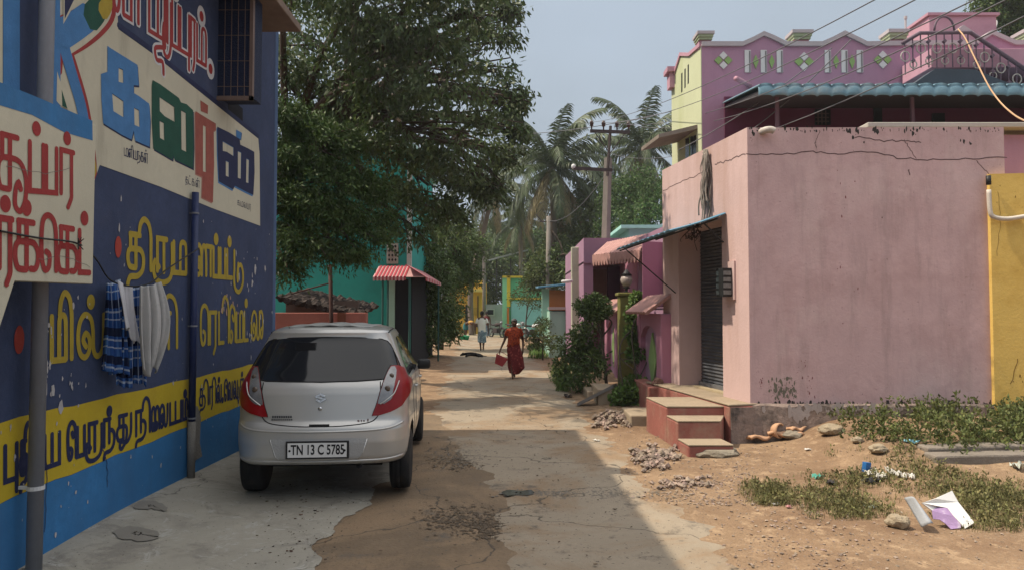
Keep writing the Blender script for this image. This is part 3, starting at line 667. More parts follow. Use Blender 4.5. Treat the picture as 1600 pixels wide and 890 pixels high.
def hang(name, label, cat, tl, tr, br, bl, Y, m, folds=5, amp=0.03, group=None, ragged=0.0, seed=0, mid=None):
    A, B, Cc, D = P(*tl, Y), P(*tr, Y + .15), P(*br, Y + .15), P(*bl, Y)
    nu, nv = 40, 46; mb = MB(); vs = []; uv = []; r2 = random.Random(seed)
    ph = r2.random() * 6
    nrm = (B - A).cross(Vector((0, 0, 1))).normalized()
    for j in range(nv + 1):
        v = j / nv
        for i in range(nu + 1):
            u = i / nu
            p = A.lerp(B, u).lerp(D.lerp(Cc, u), v)
            if mid: p.x += mid * math.sin(v * math.pi) * (u - 0.2)
            f = amp * (0.5 + 0.5 * v) * (math.sin(u * folds * 6.28 + ph + v * 1.3) + 0.4 * math.sin(u * folds * 2.3 * 6.28 + v * 4))
            sag = -0.015 * math.sin(u * math.pi) * (1 - v)
            rag = ragged * v ** 6 * (math.sin(u * 9 + ph) * .5 + math.sin(u * 23) * .25)
            # the upper hem folds over the line
            vs.append(p + nrm * f + Vector((0, 0, sag + rag))); uv.append((u, v))
    mb.add(vs, [(j * (nu + 1) + i, j * (nu + 1) + i + 1, (j + 1) * (nu + 1) + i + 1, (j + 1) * (nu + 1) + i) for j in range(nv) for i in range(nu)])
    o = mb.build(name, m, smooth=True, solid=0.006, org=(A + B) / 2)
    ul = o.data.uv_layers.new(name='UVMap'); 
    for lp in o.data.loops: ul.data[lp.index].uv = uv[lp.vertex_index]
    return tag(o, label, cat, group)
hang('hanging_cloth', 'blue checked lungi with dark stripes, leftmost cloth on the washing line', 'laundry', (165, 442), (187, 436), (196, 586), (161, 578), 5.30, M_check, 3, 0.030, None, 0.02, 1)
hang('hanging_cloth', 'torn white vest hanging between the two blue checked cloths', 'laundry', (184, 438), (208, 447), (216, 540), (196, 512), 5.24, M_wcloth, 2, 0.02, None, 0.05, 2)
hang('hanging_cloth', 'longer blue checked cloth with frayed hem, hanging behind the white vest', 'laundry', (180, 450), (230, 445), (228, 600), (182, 604), 5.42, M_check, 4, 0.028, None, 0.03, 3)
hang('hanging_cloth', 'crumpled off white shirt, rightmost cloth on the washing line', 'laundry', (217, 446), (250, 440), (240, 575), (226, 585), 5.26, M_gcloth, 3, 0.035, None, 0.06, 4, 0.10)
mb = MB(); pA = onplane(0, 361, Vector((-2.74, 0, 0)), Vector((1, 0, 0))); pA2 = onplane(122, 381, Vector((-2.735, 0, 0)), Vector((1, 0, 0)))
pE = P(311, 388, 6.62)
pts = [pA, onplane(60, 372, Vector((-2.735, 0, 0)), Vector((1, 0, 0))), pA2, P(150, 405, 5.0), P(172, 437, 5.24), P(205, 447, 5.32), P(235, 442, 5.42), P(262, 420, 5.9), pE]
mb.tube(spline(pts, 6), 0.006, 6)
for k in range(5):
    a = rnd.uniform(0, 6); mb.tube([pA2, pA2 + Vector((0.02, 0.05 * math.cos(a), 0.04 * math.sin(a)))], 0.003, 4)
tag(mb.build('washing_line', mat('black_cable_sheath', (0.02, 0.02, 0.022), 0.6, 0.1), org=pA), 'black washing line slung from the supermarket board to the wall pipe', 'washing line')
# ------------------------------------------------------------ the parked hatchback
M_silver = mat('silver_car_paint', (0.45, 0.445, 0.43), 0.30, 0.02, 2, 0.015, 200, metal=0.5, spec=0.5, coat=0.6)
M_roofp = mat('dusty_silver_roof_paint', (0.33, 0.335, 0.33), 0.5, 0.06, 3, 0.02, 100, metal=0.3, dirt=(0.22, 0.21, 0.18), dirt_amt=0.4, dirt_scale=3)
M_glass = mat('dark_tinted_glass', (0.010, 0.011, 0.013), 0.05, 0.02, 3, 0.0, spec=0.45)
M_gap = mat('black_gap', (0.008, 0.008, 0.008), 0.8, 0.05)
M_tyre = mat('tyre_rubber', (0.018, 0.018, 0.019), 0.85, 0.15, 8, 0.3, 60, dirt=(0.10, 0.08, 0.06), dirt_amt=0.35, dirt_scale=5)
M_rim = mat('grey_wheel_cover', (0.30, 0.30, 0.31), 0.4, 0.05, metal=0.5)
M_blk = mat('black_plastic', (0.016, 0.016, 0.017), 0.5, 0.08)
M_lampr = mat('red_lamp_lens', (0.23, 0.004, 0.008), 0.3, 0.12, 9, 0.05, 80, spec=0.3, coat=0.15)
M_lampw = mat('clear_lamp_lens', (0.26, 0.26, 0.27), 0.12, 0.3, 14, 0.05, 60, metal=0.3, spec=0.6, coat=0.6)
M_amber = mat('smoked_lamp_bulb', (0.10, 0.07, 0.05), 0.2, 0.1, coat=0.5)
M_chrome = mat('chrome_emblem', (0.62, 0.63, 0.65), 0.18, 0.02, metal=1.0)
M_plate = mat('white_plate', (0.66, 0.66, 0.66), 0.4, 0.02)
M_plett = mat('black_plate_lettering', (0.012, 0.012, 0.014), 0.5, 0.02)

CARP = Vector((-1.640, 6.06, 0.072))
CYAW = R(4.6)
car = thing('parked_car', 'silver hatchback parked beside the blue lettered wall, seen from behind', 'car', CARP)
SL = np.array([ # z, half width, rear y, front y, corner radius
 (.275, .62, .16, 3.38, .18), (.292, .685, .055, 3.47, .22), (.315, .715, .022, 3.50, .25), (.36, .735, .005, 3.53, .27), (.48, .745, .0, 3.545, .27),
 (.60, .748, .008, 3.54, .27), (.63, .746, .030, 3.53, .26), (.655, .744, .052, 3.52, .25), (.69, .744, .060, 3.48, .25), (.75, .744, .070, 3.42, .24),
 (.88, .742, .092, 3.2, .24), (.95, .735, .115, 2.95, .235), (.985, .722, .135, 2.78, .23), (1.02, .705, .158, 2.64, .22), (1.10, .672, .205, 2.47, .21),
 (1.25, .612, .300, 2.2, .20), (1.34, .575, .365, 2.02, .20), (1.375, .560, .372, 1.95, .21), (1.405, .545, .370, 1.90, .22), (1.43, .515, .40, 1.8, .24), (1.452, .46, .50, 1.66, .26),
 (1.466, .38, .66, 1.48, .25), (1.475, .16, .95, 1.2, .13)])
def slc(z):
    return [float(np.interp(z, SL[:, 0], SL[:, k])) for k in (1, 2, 3, 4)]
def carpt(t, z, off=0.0, raw=False):
    """t: 0 rear centre .. 1 corner start .. 2 corner end .. 3 side end .. 4 .. 5 front centre; negative t mirrors"""
    s = 1 if t >= 0 else -1; t = abs(t); hw, yr, yf, r = slc(z)
    bow = 0.085; fb = 0.16
    if t <= 1: x = t * (hw - r); y = yr + bow * (x / hw) ** 2 * 0.6; nx, ny = 0.2 * t * bow * 4, -1
    elif t <= 2:
        a = (t - 1) * math.pi / 2; yc = yr + bow * ((hw - r) / hw) ** 2 * 0.6
        ry = r * 1.15; x = hw - r + r * math.sin(a); y = yc + ry * (1 - math.cos(a)); nx, ny = math.sin(a), -math.cos(a)
    elif t <= 3:
        y0 = yr + bow * .3 + r * 1.15; y1 = yf - fb - r * 1.2; k = t - 2; y = y0 + (y1 - y0) * k
        x = hw * (1 - 0.035 * k ** 2.2) + (0.012 * math.sin(k * math.pi) if z < 1.0 else 0); nx, ny = 1, 0
    elif t <= 4:
        a = (t - 3) * math.pi / 2; hwf = hw * .965; x = hwf - r * 1.2 + r * 1.2 * math.cos(a); y = yf - fb - r * 1.2 + r * 1.2 * math.sin(a); nx, ny = math.cos(a), math.sin(a)
    else:
        k = 5 - t; hwf = hw * .965; x = k * (hwf - r * 1.2); y = yf - fb * k ** 2; nx, ny = 0, 1
    # crown of the tailgate: slight horizontal crease above the plate
    zc = 0.0
    p = Vector((s * (x + nx * off), y + ny * off, z + zc))
    return p if raw else cw(p)
CM = Matrix.Translation(CARP) @ Matrix.Rotation(CYAW, 4, 'Z')
def cw(p): return CM @ Vector(p)
def tofx(x, z):     # rear-face t for lateral position x
    hw, yr, yf, r = slc(z); a = abs(x)
    if a <= hw - r: t = a / (hw - r)
    else: t = 1 + math.asin(min(1, (a - hw + r) / r)) / (math.pi / 2)
    return math.copysign(t, x)
def tofy(y, z):     # side-face t for distance y from the rear
    hw, yr, yf, r = slc(z); y0 = yr + .0255 + r * 1.15; y1 = yf - .16 - r * 1.2
    return 2 + (y - y0) / (y1 - y0)
ZS = sorted(set([round(float(z), 4) for z in SL[:, 0]] + [round(.3 + .025 * k, 4) for k in range(47)]))
ZS = [z for z in ZS if z <= 1.475]
TS = [k / 8 for k in range(0, 8)] + [1 + k / 8 for k in range(8)] + [2 + k / 26 for k in range(26)] + [3 + k / 8 for k in range(8)] + [4 + k / 6 for k in range(7)]
TT = TS + [-t for t in TS[1:-1]][::-1]
mb = MB(); N = len(TT)
for z in ZS: mb.v += [tuple(carpt(t, z)) for t in TT]
for j in range(len(ZS) - 1):
    for i in range(N): mb.f.append([j * N + i, j * N + (i + 1) % N, (j + 1) * N + (i + 1) % N, (j + 1) * N + i]); mb.m.append(0)
mb.f.append(list(range(N - 1, -1, -1))); mb.m.append(0)
mb.f.append([(len(ZS) - 1) * N + i for i in range(N)]); mb.m.append(0)
body = mb.build('body', [M_silver, M_gap], car, smooth=True, fixn=True)
WHY = (0.58, 2.94)
# wheel arches are cut out of the shell
cut = MB()
for y in WHY:
    for s in (-1, 1):
        prof = []
        for k in range(28):
            a = 2 * math.pi * k / 28; prof.append(cw((s * 0.45, y + 0.335 * math.cos(a), 0.255 + 0.335 * math.sin(a))))
        d = cw((s * 1.2, 0, 0)) - cw((s * 0.45, 0, 0)); cut.prism(prof, d, 1)
cuto = cut.build('cutter', [M_silver, M_gap], car, fixn=True)
md = body.modifiers.new('b', 'BOOLEAN'); md.object = cuto; md.solver = 'EXACT'; md.operation = 'DIFFERENCE'
dg = bpy.context.evaluated_depsgraph_get(); nm = bpy.data.meshes.new_from_object(body.evaluated_get(dg))
body.modifiers.clear(); body.data = nm; bpy.data.objects.remove(cuto)

def cpatch(name, zlr, m, off=0.004, parent=None, nz=24, nt=20, smooth=True):
    """zlr: list of (z, tL, tR)"""
    z_ = [q[0] for q in zlr]; mb = MB(); vs = []
    for j in range(nz + 1):
        z = z_[0] + (z_[-1] - z_[0]) * j / nz; a = float(np.interp(z, z_, [q[1] for q in zlr])); b = float(np.interp(z, z_, [q[2] for q in zlr]))
        for i in range(nt + 1): vs.append(carpt(a + (b - a) * i / nt, z, off))
    mb.add(vs, [(j * (nt + 1) + i, j * (nt + 1) + i + 1, (j + 1) * (nt + 1) + i + 1, (j + 1) * (nt + 1) + i) for j in range(nz) for i in range(nt)])
    return mb.build(name, m, parent or car, smooth=smooth)
def cpatch_x(name, cols, m, off=0.004, parent=None, nx=40, nz=14):
    """cols: list of (x, zlow, zhigh) on the rear face"""
    xs_ = [q[0] for q in cols]; mb = MB(); vs = []
    for i in range(nx + 1):
        x = xs_[0] + (xs_[-1] - xs_[0]) * i / nx; a = float(np.interp(x, xs_, [q[1] for q in cols])); b = float(np.interp(x, xs_, [q[2] for q in cols]))
        for j in range(nz + 1):
            z = a + (b - a) * j / nz
            vs.append(carpt(tofx(x, z), z, off))
    mb.add(vs, [(i * (nz + 1) + j, i * (nz + 1) + j + 1, (i + 1) * (nz + 1) + j + 1, (i + 1) * (nz + 1) + j) for i in range(nx) for j in range(nz)])
    return mb.build(name, m, parent or car, smooth=True)
def cline(name, pts, r, m, off=0.001, parent=None, side=False, k=6):
    q = spline([Vector((a, b, 0)) for a, b in pts], k)
    f = tofy if side else tofx
    mb = MB(); mb.tube([carpt(f(v.x, v.y), v.y, off) for v in q], r, 6)
    return mb.build(name, m, parent or car, smooth=True)
# rear window: curved lower edge, upper edge under the roof spoiler
gl = [(-.655, 1.075, 1.10), (-.63, 1.045, 1.155), (-.60, 1.03, 1.215), (-.56, 1.015, 1.29), (-.53, 1.005, 1.325), (-.48, .995, 1.345), (-.3, .99, 1.36), (0, .985, 1.365),
      (.3, .99, 1.36), (.48, 1.0, 1.345), (.53, 1.005, 1.325), (.56, 1.015, 1.29), (.60, 1.03, 1.215), (.63, 1.045, 1.155), (.655, 1.075, 1.10)]
rwn = cpatch_x('rear_window', gl, M_glass, 0.004, nx=70)
q = [(x, a) for x, a, b in gl] + [(x, b) for x, a, b in gl[::-1]]; q.append(q[0])
mb = MB(); mb.tube([carpt(tofx(a, b), b, .003) for a, b in q], 0.0055, 6); mb.build('window_seal', M_gap, rwn)
# tailgate shut line
cline('shut_line', [(-.50, .985), (-.51, .83), (-.505, .74), (-.47, .675), (-.40, .642), (-.2, .622), (0, .618), (.2, .622), (.40, .642), (.47, .675), (.505, .74), (.51, .83), (.50, .985)], 0.0045, M_gap)
cpatch_x('tailgate_handle', [(-.085, .618, .638), (.085, .618, .638)], M_gap, 0.004, nx=8, nz=3)
# slanting crease below the window and bumper crease
def blendline(pts, r):
    mb = MB(); mb.tube([carpt(tofx(v.x, v.y), v.y, -r * .35) for v in spline([Vector((a, b, 0)) for a, b in pts], 6)], r, 8); mb.build('bumper_crease', M_silver, car, smooth=True)
blendline([(-.70, .63), (-.6, .60), (-.4, .582), (0, .575), (.4, .582), (.6, .60), (.70, .63)], 0.010)
blendline([(-.71, .345), (-.5, .33), (0, .325), (.5, .33), (.71, .345)], 0.012)
# lamps
for s in (-1, 1):
    lp = [(.665, .60, .61), (.70, .555, .668), (.76, .50 , .705), (.85, .502, .735), (.92, .515, .739), (1.0, .545, .722), (1.06, .565, .700), (1.10, .582, .672), (1.125, .598, .64)]
    def zt(lp): return [(z, s * tofx(a, z), s * (tofx(b, z) if b < slc(z)[0] - .004 else 2.0 + (.10 if .8 < z < 1.0 else 0.0))) for z, a, b in lp]
    tl = cpatch('tail_light', zt([(.70, .44, .49), (.73, .45, .60), (.77, .466, .68), (.82, .482, .712), (.90, .502, .74), (.97, .52, .735), (1.03, .538, .705), (1.08, .556, .682), (1.115, .575, .625)]), M_lampr, 0.010, nz=30)
    cl = cpatch('clear_lens', zt([(.80, .484, .54), (.84, .49, .60), (.90, .505, .605), (.97, .523, .615), (1.03, .541, .622), (1.08, .559, .62), (1.108, .576, .605)]), M_lampw, 0.014, tl, nz=20)
    for zz, xx, rr_ in ((1.03, .585, .022), (.925, .56, .026)):
        mb = MB(); c = carpt(s * tofx(xx, zz), zz, 0.016); mb.lathe([(rr_, 0), (rr_ * .8, -.006), (rr_ * .3, -.010)], c, 14, 'Y', 0)
        mb.build('bulb', M_amber, cl, smooth=True)
    pts = [(.505, .795), (.56, .835), (.615, .885), (.65, .985)]
    mb = MB(); mb.tube([carpt(s * tofx(v.x, v.y), v.y, .014) for v in spline([Vector((a, b, 0)) for a, b in pts], 6)], 0.006, 6); mb.build('lamp_trim', M_silver, tl, smooth=True)
    q = [(.44, .697), (.45, .73), (.466, .77), (.482, .82), (.502, .90), (.52, .97), (.538, 1.03), (.556, 1.08), (.575, 1.117)]
    mb = MB(); mb.tube([carpt(s * tofx(a, b), b, .006) for a, b in q], 0.0045, 6); mb.build('lamp_gap', M_gap, tl)
# emblem: an S built of two hooked bars, in a plane on the tailgate
def rear(x, z, off): return carpt(tofx(x, z), z, off)
mb = MB(); ez = .855; er = .046
for k in (1, -1):
    q = [(-.95, .18), (.0, .92), (.62, .50), (.34, .32), (-.02, .56), (-.38, .30), (.98, -.22) , (.62,-.47), (-.60, .0)]
    lp = [rear(k * a * .055, ez + k * b * .040, .006) for a, b in [(-.98, .20), (0, 1.0), (.80, .42), (.45, .20), (.02, .52), (-.30, .28), (.52, -.12), (.15, -.28)]]
    mb.prism(lp, (cw((0, -.008, 0)) - cw((0, 0, 0))))
mb.build('emblem', M_chrome, car, fixn=True)
mb = MB(); mb.lathe([(.017, 0), (.017, -.010), (.010, -.013)], rear(0, .765, .004), 16, 'Y'); mb.build('tailgate_lock', M_chrome, car, smooth=True)
# small badges
mb = MB()
for i in range(9): mb.obox(rear(-.395 + i * .019, .70, .007), .013, .004, .018, CYAW)
for i in range(11): mb.obox(rear(-.40 + i * .0165, .677, .007), .010, .004, .012, CYAW)
mb.build('badge', mat('dark_grey_badge', (0.07, 0.075, 0.08), 0.5, 0.05, metal=.3), car)
mb = MB()
for i, (a, b) in enumerate(((.325, .016), (.35, .010), (.372, .010))): mb.obox(rear(a, .66, .006), b, .004, .010, CYAW)
mb.obox(rear(.405, .665, .007), .010, .004, .022, CYAW); mb.build('badge', mat('dark_red_badge', (0.10, 0.02, 0.02), 0.4, 0.02), car)
# plate recess, its shade painted as a darker silver patch, and number plate
cpatch_x('plate_surround', [(-.40, .49, .515), (-.36, .365, .52), (-.33, .345, .522), (.33, .345, .522), (.36, .365, .52), (.40, .49, .515)], mat('shaded_silver_paint', (0.40, 0.405, 0.41), 0.4, 0.02, metal=.4), 0.0045, nx=40)
for s in (-1, 1):
    mb = MB(); mb.tube([rear(s * .405, .515, .002), rear(s * .36, .37, .002), rear(s * .33, .345, .002)], .006, 6)
    mb.build('bumper_fold', M_silver, car, smooth=True)
pz = .43; py = -.022
def pbox(mb, x0, x1, z0, z1, y0, y1):
    mb.hexa([cw((x0, y0, z0)), cw((x1, y0, z0)), cw((x1, y1, z0)), cw((x0, y1, z0))], [cw((x0, y0, z1)), cw((x1, y0, z1)), cw((x1, y1, z1)), cw((x0, y1, z1))])
PXC = -0.005
mb = MB(); pbox(mb, PXC - .262, PXC + .262, pz - .074, pz + .074, py, py + .02); npl = mb.build('number_plate', M_blk, car, bevel=.004, fixn=True)
mb = MB(); pbox(mb, PXC - .245, PXC + .245, pz - .060, pz + .060, py - .003, py + .001); mb.build('plate_face', M_plate, npl, fixn=True)
def text_mesh(body_, size, cx, cz, name, m, parent, sx=1.0, off=0.004):
    c = bpy.data.curves.new('t', 'FONT'); c.body = body_; c.size = size; c.align_x = 'CENTER'; c.align_y = 'CENTER'; c.extrude = 0.0008; c.offset = off; c.resolution_u = 4
    o = bpy.data.objects.new('t', c); COL.objects.link(o); d = bpy.context.evaluated_depsgraph_get()
    me = bpy.data.meshes.new_from_object(o.evaluated_get(d)); bpy.data.objects.remove(o)
    mb = MB(); mb.add([cw((cx + v.co.x * sx, py - .0045 - v.co.z, cz + v.co.y)) for v in me.vertices], [list(p.vertices) for p in me.polygons])
    return mb.build(name, m, parent)
text_mesh('TN 13 C 5785', .115, PXC + .005, pz + .0, 'plate_lettering', M_plett, npl, 0.655, 0.0025)
mb = MB()
for s in (-1, 1): mb.lathe([(.010, 0), (.008, -.003)], cw((PXC + s * .228, py - .004, pz - .004)), 12, 'Y')
mb.build('plate_screw', M_gap, npl)
# roof skin and roof channel
cpatch_r = MB(); vs = []
# side windows and pillars
for s in (-1, 1):
    def st(y, z): return s * tofy(y, z)
    cpatch('side_window', [(1.0, st(.62, 1.0), st(1.25, 1.0)), (1.10, st(.64, 1.1), st(1.25, 1.1)), (1.25, st(.72, 1.25), st(1.25, 1.25)), (1.35, st(.86, 1.35), st(1.25, 1.35))], M_glass, .004, nz=10, nt=8)
    cpatch('side_window', [(.985, st(1.32, .985), st(2.36, .985)), (1.10, st(1.32, 1.1), st(2.20, 1.1)), (1.25, st(1.32, 1.25), st(1.92, 1.25)), (1.36, st(1.34, 1.36), st(1.70, 1.36))], M_glass, .004, nz=10, nt=8)
    for pts in ([(1.27, 1.0), (1.27, .6), (1.30, .30)], [(.72, 1.0), (.86, .75), (.98, .5), (1.0, .32)], [(2.40, .95), (2.42, .6), (2.40, .32)]):
        cline('door_gap', pts, .003, M_gap, .0, None, True) if s > 0 else None
    for y in (1.05, 2.05):
        c = carpt(st(y, .86), .86, .018); mb = MB(); mb.obox(c, .03, .14, .024, CYAW); mb.build('door_handle', M_silver, car, bevel=.008, smooth=True)
    # mirror
    c = carpt(st(2.15, .99), .99, .09); mb = MB()
    mb.obox(c, .15, .07, .115, CYAW + s * .1); mm = mb.build('side_mirror', M_blk, car, bevel=.03, smooth=True)
    mb = MB(); mb.obox(carpt(st(2.15, .95), .95, .03), .10, .05, .035, CYAW); mb.build('mirror_arm', M_blk, mm, bevel=.01)
    q = [carpt(st(y, z), z, .001) for y, z in ((.44, 1.40), (.7, 1.415), (1.2, 1.42), (1.7, 1.40))]
    mb = MB(); mb.tube(q, .007, 6); mb.build('roof_channel', M_gap, car, smooth=True)
# roof panel with ribs, a little dull with dust
mb = MB()
def roofp(u, v):
    y = .52 + u * 1.15; x = (v - .5) * 2 * (.40 - .06 * abs(u - .45)); z = 1.4755 + .004 - .018 * (abs(u - .42) / .58) ** 2.2 * 1.4 - .055 * abs(v - .5) ** 2.3 * 2
    return cw((x, y, z + .004 * math.cos(v * 6.28 * 4)))
mb.grid(roofp, 20, 40); mb.build('roof', M_roofp, car, smooth=True, solid=.012)
# underbody, exhaust, fuel cap
mb = MB(); mb.hexa([cw((-.5, .35, .22)), cw((.5, .35, .22)), cw((.5, 3.2, .22)), cw((-.5, 3.2, .22))], [cw((-.5, .35, .3)), cw((.5, .35, .3)), cw((.5, 3.2, .3)), cw((-.5, 3.2, .3))])
mb.tube([cw((.33, .08, .27)), cw((.33, .5, .26))], .022, 10); mb.tube([cw((-.55, .62, .265)), cw((.55, .62, .265))], .035, 8)
mb.build('underbody', M_gap, car)
def wheel(x, y, s):
    wr = thing('wheel', None, None); COLp = cw((x, y, 0.24)); wr.parent = car; wr.location = COLp - CARP
    def Wt(px_, py_, pz_): return cw((x + px_, y + py_, .24 + pz_))
    def lat(prof, n=40, m=0):
        mb = MB(); vs = []
        for r, h in prof:
            for k in range(n):
                t = 2 * math.pi * k / n; vs.append(Wt(s * h, r * math.cos(t), r * math.sin(t)))
        mb.add(vs, [(i * n + k, i * n + (k + 1) % n, (i + 1) * n + (k + 1) % n, (i + 1) * n + k) for i in range(len(prof) - 1) for k in range(n)] + [tuple(range(n)), tuple((len(prof) - 1) * n + k for k in range(n))])
        return mb
    mb = lat([(.17, -.088), (.235, -.092), (.27, -.08), (.278, -.05), (.274, -.036), (.279, -.03), (.28, 0), (.274, .004), (.279, .008), (.278, .05), (.27, .08), (.235, .092), (.17, .088)])
    mb.build('tyre', M_tyre, wr, smooth=True, fixn=True)
    mb = lat([(.172, .05), (.175, .074), (.160, .070), (.13, .060), (.05, .066), (.02, .070)]); mb.build('rim', M_rim, wr, smooth=True, fixn=True)
    mb = MB()
    for k in range(8):
        t = 2 * math.pi * k / 8; c = Wt(s * .067, .115 * math.cos(t), .115 * math.sin(t)); mb.obox(c, .004, .05, .022, CYAW, 0, t)
    mb.build('rim_slots', M_gap, wr)
for y in WHY:
    for s in (-1, 1): wheel(s * .655, y, s)
# ------------------------------------------------------------ the pink shop on the right
def wallwear(n, L, tc, noise, ramp, mix, cur, b):
    mp = n.nodes.new('ShaderNodeMapping'); mp.inputs['Scale'].default_value = (3.0, 3.0, 0.35); L.new(tc.outputs['Object'], mp.inputs[0])
    def mul(a, k):
        m_ = n.nodes.new('ShaderNodeMath'); m_.operation = 'MULTIPLY'; m_.inputs[1].default_value = k; L.new(a, m_.inputs[0]); return m_.outputs[0]
    c = mix(mul(ramp(noise(1.6, 7, mp.outputs[0], .7), .50, .72), .5), cur, (0.27, 0.20, 0.19))
    c = mix(mul(ramp(noise(0.8, 6, None, .65), .52, .70), .55), c, (0.64, 0.49, 0.48))
    c = mix(mul(ramp(noise(14, 8, None, .8), .60, .66), .5), c, (0.30, 0.20, 0.19))
    return mix(ramp(noise(26, 6, None, .8), .70, .715), c, (0.13, 0.10, 0.10))
M_pink = mat('faded_pink_plaster', (0.57, 0.395, 0.40), 0.9, 0.12, 1.2, 0.22, 28, dirt=(0.42, 0.275, 0.27), dirt_amt=0.8, dirt_scale=1.3, dirt_thr=0.47, custom=wallwear)
M_pinkf = mat('pale_pink_plaster', (0.56, 0.40, 0.385), 0.9, 0.07, 1.6, 0.2, 28, dirt=(0.36, 0.22, 0.17), dirt_amt=0.6, dirt_scale=1.3, dirt_thr=0.48, streak=True)
M_black = mat('black_grime', (0.045, 0.04, 0.038), 0.95, 0.3, 9, 0.5)
M_crack = mat('dark_crack', (0.11, 0.07, 0.07), 0.95, 0.2, 9, 0)
M_redox = mat('red_oxide_cement', (0.29, 0.105, 0.085), 0.88, 0.16, 2.5, 0.35, 30, dirt=(0.30, 0.19, 0.14), dirt_amt=0.85, dirt_scale=3.4, dirt_thr=0.48)
M_top = mat('dusty_cement_floor', (0.33, 0.26, 0.185), 0.92, 0.12, 2.5, 0.3, 30, dirt=(0.2, 0.16, 0.12), dirt_amt=0.6, dirt_scale=2.2)
M_stonep = mat('grimy_plinth', (0.29, 0.22, 0.19), 0.95, 0.2, 3, 0.7, 22, dirt=(0.04, 0.036, 0.034), dirt_amt=1.0, dirt_scale=3.4, dirt_thr=0.44)
M_shut = mat('dark_roller_shutter', (0.085, 0.09, 0.105), 0.55, 0.12, 3, 0.05, metal=0.3, dirt=(0.19, 0.17, 0.15), dirt_amt=0.5, dirt_scale=4)
M_bawn = mat('blue_metal_sheet', (0.085, 0.22, 0.33), 0.5, 0.12, 2.5, 0.05, dirt=(0.22, 0.30, 0.36), dirt_amt=0.5, dirt_scale=5)
ps = thing('pink_shop', 'flat roofed pink shop with dark roller shutter and cracked side wall', 'building', (3.02, 9.05, 0))
c0 = Vector((3.02, 9.05, 0)); fd = Vector((-.1757, 1, 0)).normalized(); t_end = 2.86
c1 = c0 + fd * t_end
sr = P(1573, 400, 9.02); sr.z = 0
FP = Plane(c0, fd)                                    # street face
SP = Plane(c0, (sr - c0))                             # side face
H = 4.02; PL = 0.50; D = 0.44                         # height, plinth, doorway recess
inn = Vector((fd.y, -fd.x, 0))                        # into the building from the street face
# doorway interval on the street face, from pixels
sA = FP.px(1129, 500)[0]; sB = FP.px(1061, 500)[0]; zD = 2.92
def fpt(s, z, d=0.0): return c0 + fd * s + inn * d + Vector((0, 0, z))
back = 4.5
cB = c1 + inn * 2.0; cR = sr + fd * 2.9
mb = MB()
def wallslab(mb, p, q, n, th, z0, z1, m=None):
    n = Vector(n) * th
    mb.hexa([p + Vector((0, 0, z0)), q + Vector((0, 0, z0)), q + n + Vector((0, 0, z0)), p + n + Vector((0, 0, z0))],
            [p + Vector((0, 0, z1)), q + Vector((0, 0, z1)), q + n + Vector((0, 0, z1)), p + n + Vector((0, 0, z1))], m)
# street face: right pier, left pier, lintel part
wallslab(mb, c0, c0 + fd * sA, inn, D + .1, PL, H); wallslab(mb, c0 + fd * sB, c1, inn, D + .1, PL, H); wallslab(mb, c0 + fd * sA, c0 + fd * sB, inn, D + .1, zD, H)
mb.build('street_wall', M_pinkf, ps, fixn=True)
mb = MB(); side = (sr - c0).normalized(); sn = Vector((-side.y, side.x, 0))
s0 = c0 + side * (D + .1)
# side wall: starts flush with the corner
wallslab(mb, c0 + (sr - c0).normalized() * .004 - fd * 0.0008 , sr - fd * .0008, fd, .20, PL, H - .004)
wallslab(mb, c1 + inn * (D + .1), c1 + (sr - c0), -fd, .2, PL, H - .01)
wallslab(mb, sr + fd * .2, sr + fd * (t_end - .2), -inn, .2, PL, H - .01)
mb.build('side_wall', M_pink, ps, fixn=True)
mb = MB(); a = [c0 + inn * .05 + fd * .05, sr - inn * .05 + fd * .05, sr + fd * (t_end - .05), c1 + inn * .05 - fd * .05]
mb.hexa([p + Vector((0, 0, H - .26)) for p in a], [p + Vector((0, 0, H - .14)) for p in a]); mb.build('roof', M_top, ps, fixn=True)
# plinth (side) and platform
mb = MB(); n = 60; vs = []
for i in range(n + 1):
    u = i / n; p = c0.lerp(sr, u); o = -.035 - .02 * math.sin(u * 19) * math.sin(u * 7.7)
    for z, oo in ((-.1, o - .06), (.2, o - .03), (PL - .03 + .012 * math.sin(u * 33), o), (PL + .004, .004)):
        vs.append(p + fd * oo + Vector((0, 0, z)))
mb.add(vs, [(i * 4 + k, i * 4 + k + 1, (i + 1) * 4 + k + 1, (i + 1) * 4 + k) for i in range(n) for k in range(3)]); mb.build('plinth', M_stonep, ps, smooth=False)
mb = MB(); a = [c0 + inn * .0 - fd * .02, sr, sr + fd * 2.8, c1]; mb.hexa([p + Vector((0, 0, -.1)) for p in a], [p + Vector((0, 0, PL - .03)) for p in a]); mb.build('foundation', M_stonep, ps, fixn=True)
pf = -inn * .31
a = [c0 + pf - fd * .05, c0 + inn * (.02) - fd * .05, c1 + inn * .02, c1 + pf]
mb = MB(); mb.hexa([p + Vector((0, 0, -.1)) for p in a], [p + Vector((0, 0, .475)) for p in a]); pfo = mb.build('platform', M_redox, ps, bevel=.02, fixn=True)
a2 = [c0 + pf * 1.02 - fd * .055, c0 + inn * (D) - fd * .0, c1 + inn * D - fd * .1, c1 + pf * 1.02]
mb = MB(); mb.hexa([p + Vector((0, 0, .478)) for p in a2], [p + Vector((0, 0, .503)) for p in a2]); mb.build('platform_top', M_top, pfo, bevel=.01, fixn=True)
mb = MB(); a = [c0 + pf * .95 - fd * .062, c0 + inn * .02 - fd * .062, c0 + inn * .02 - fd * .05, c0 + pf * .95 - fd * .05]
mb.hexa([p + Vector((0, 0, -.1)) for p in a], [p + Vector((0, 0, .46)) for p in a]); mb.build('platform_end', M_stonep, pfo, fixn=True)
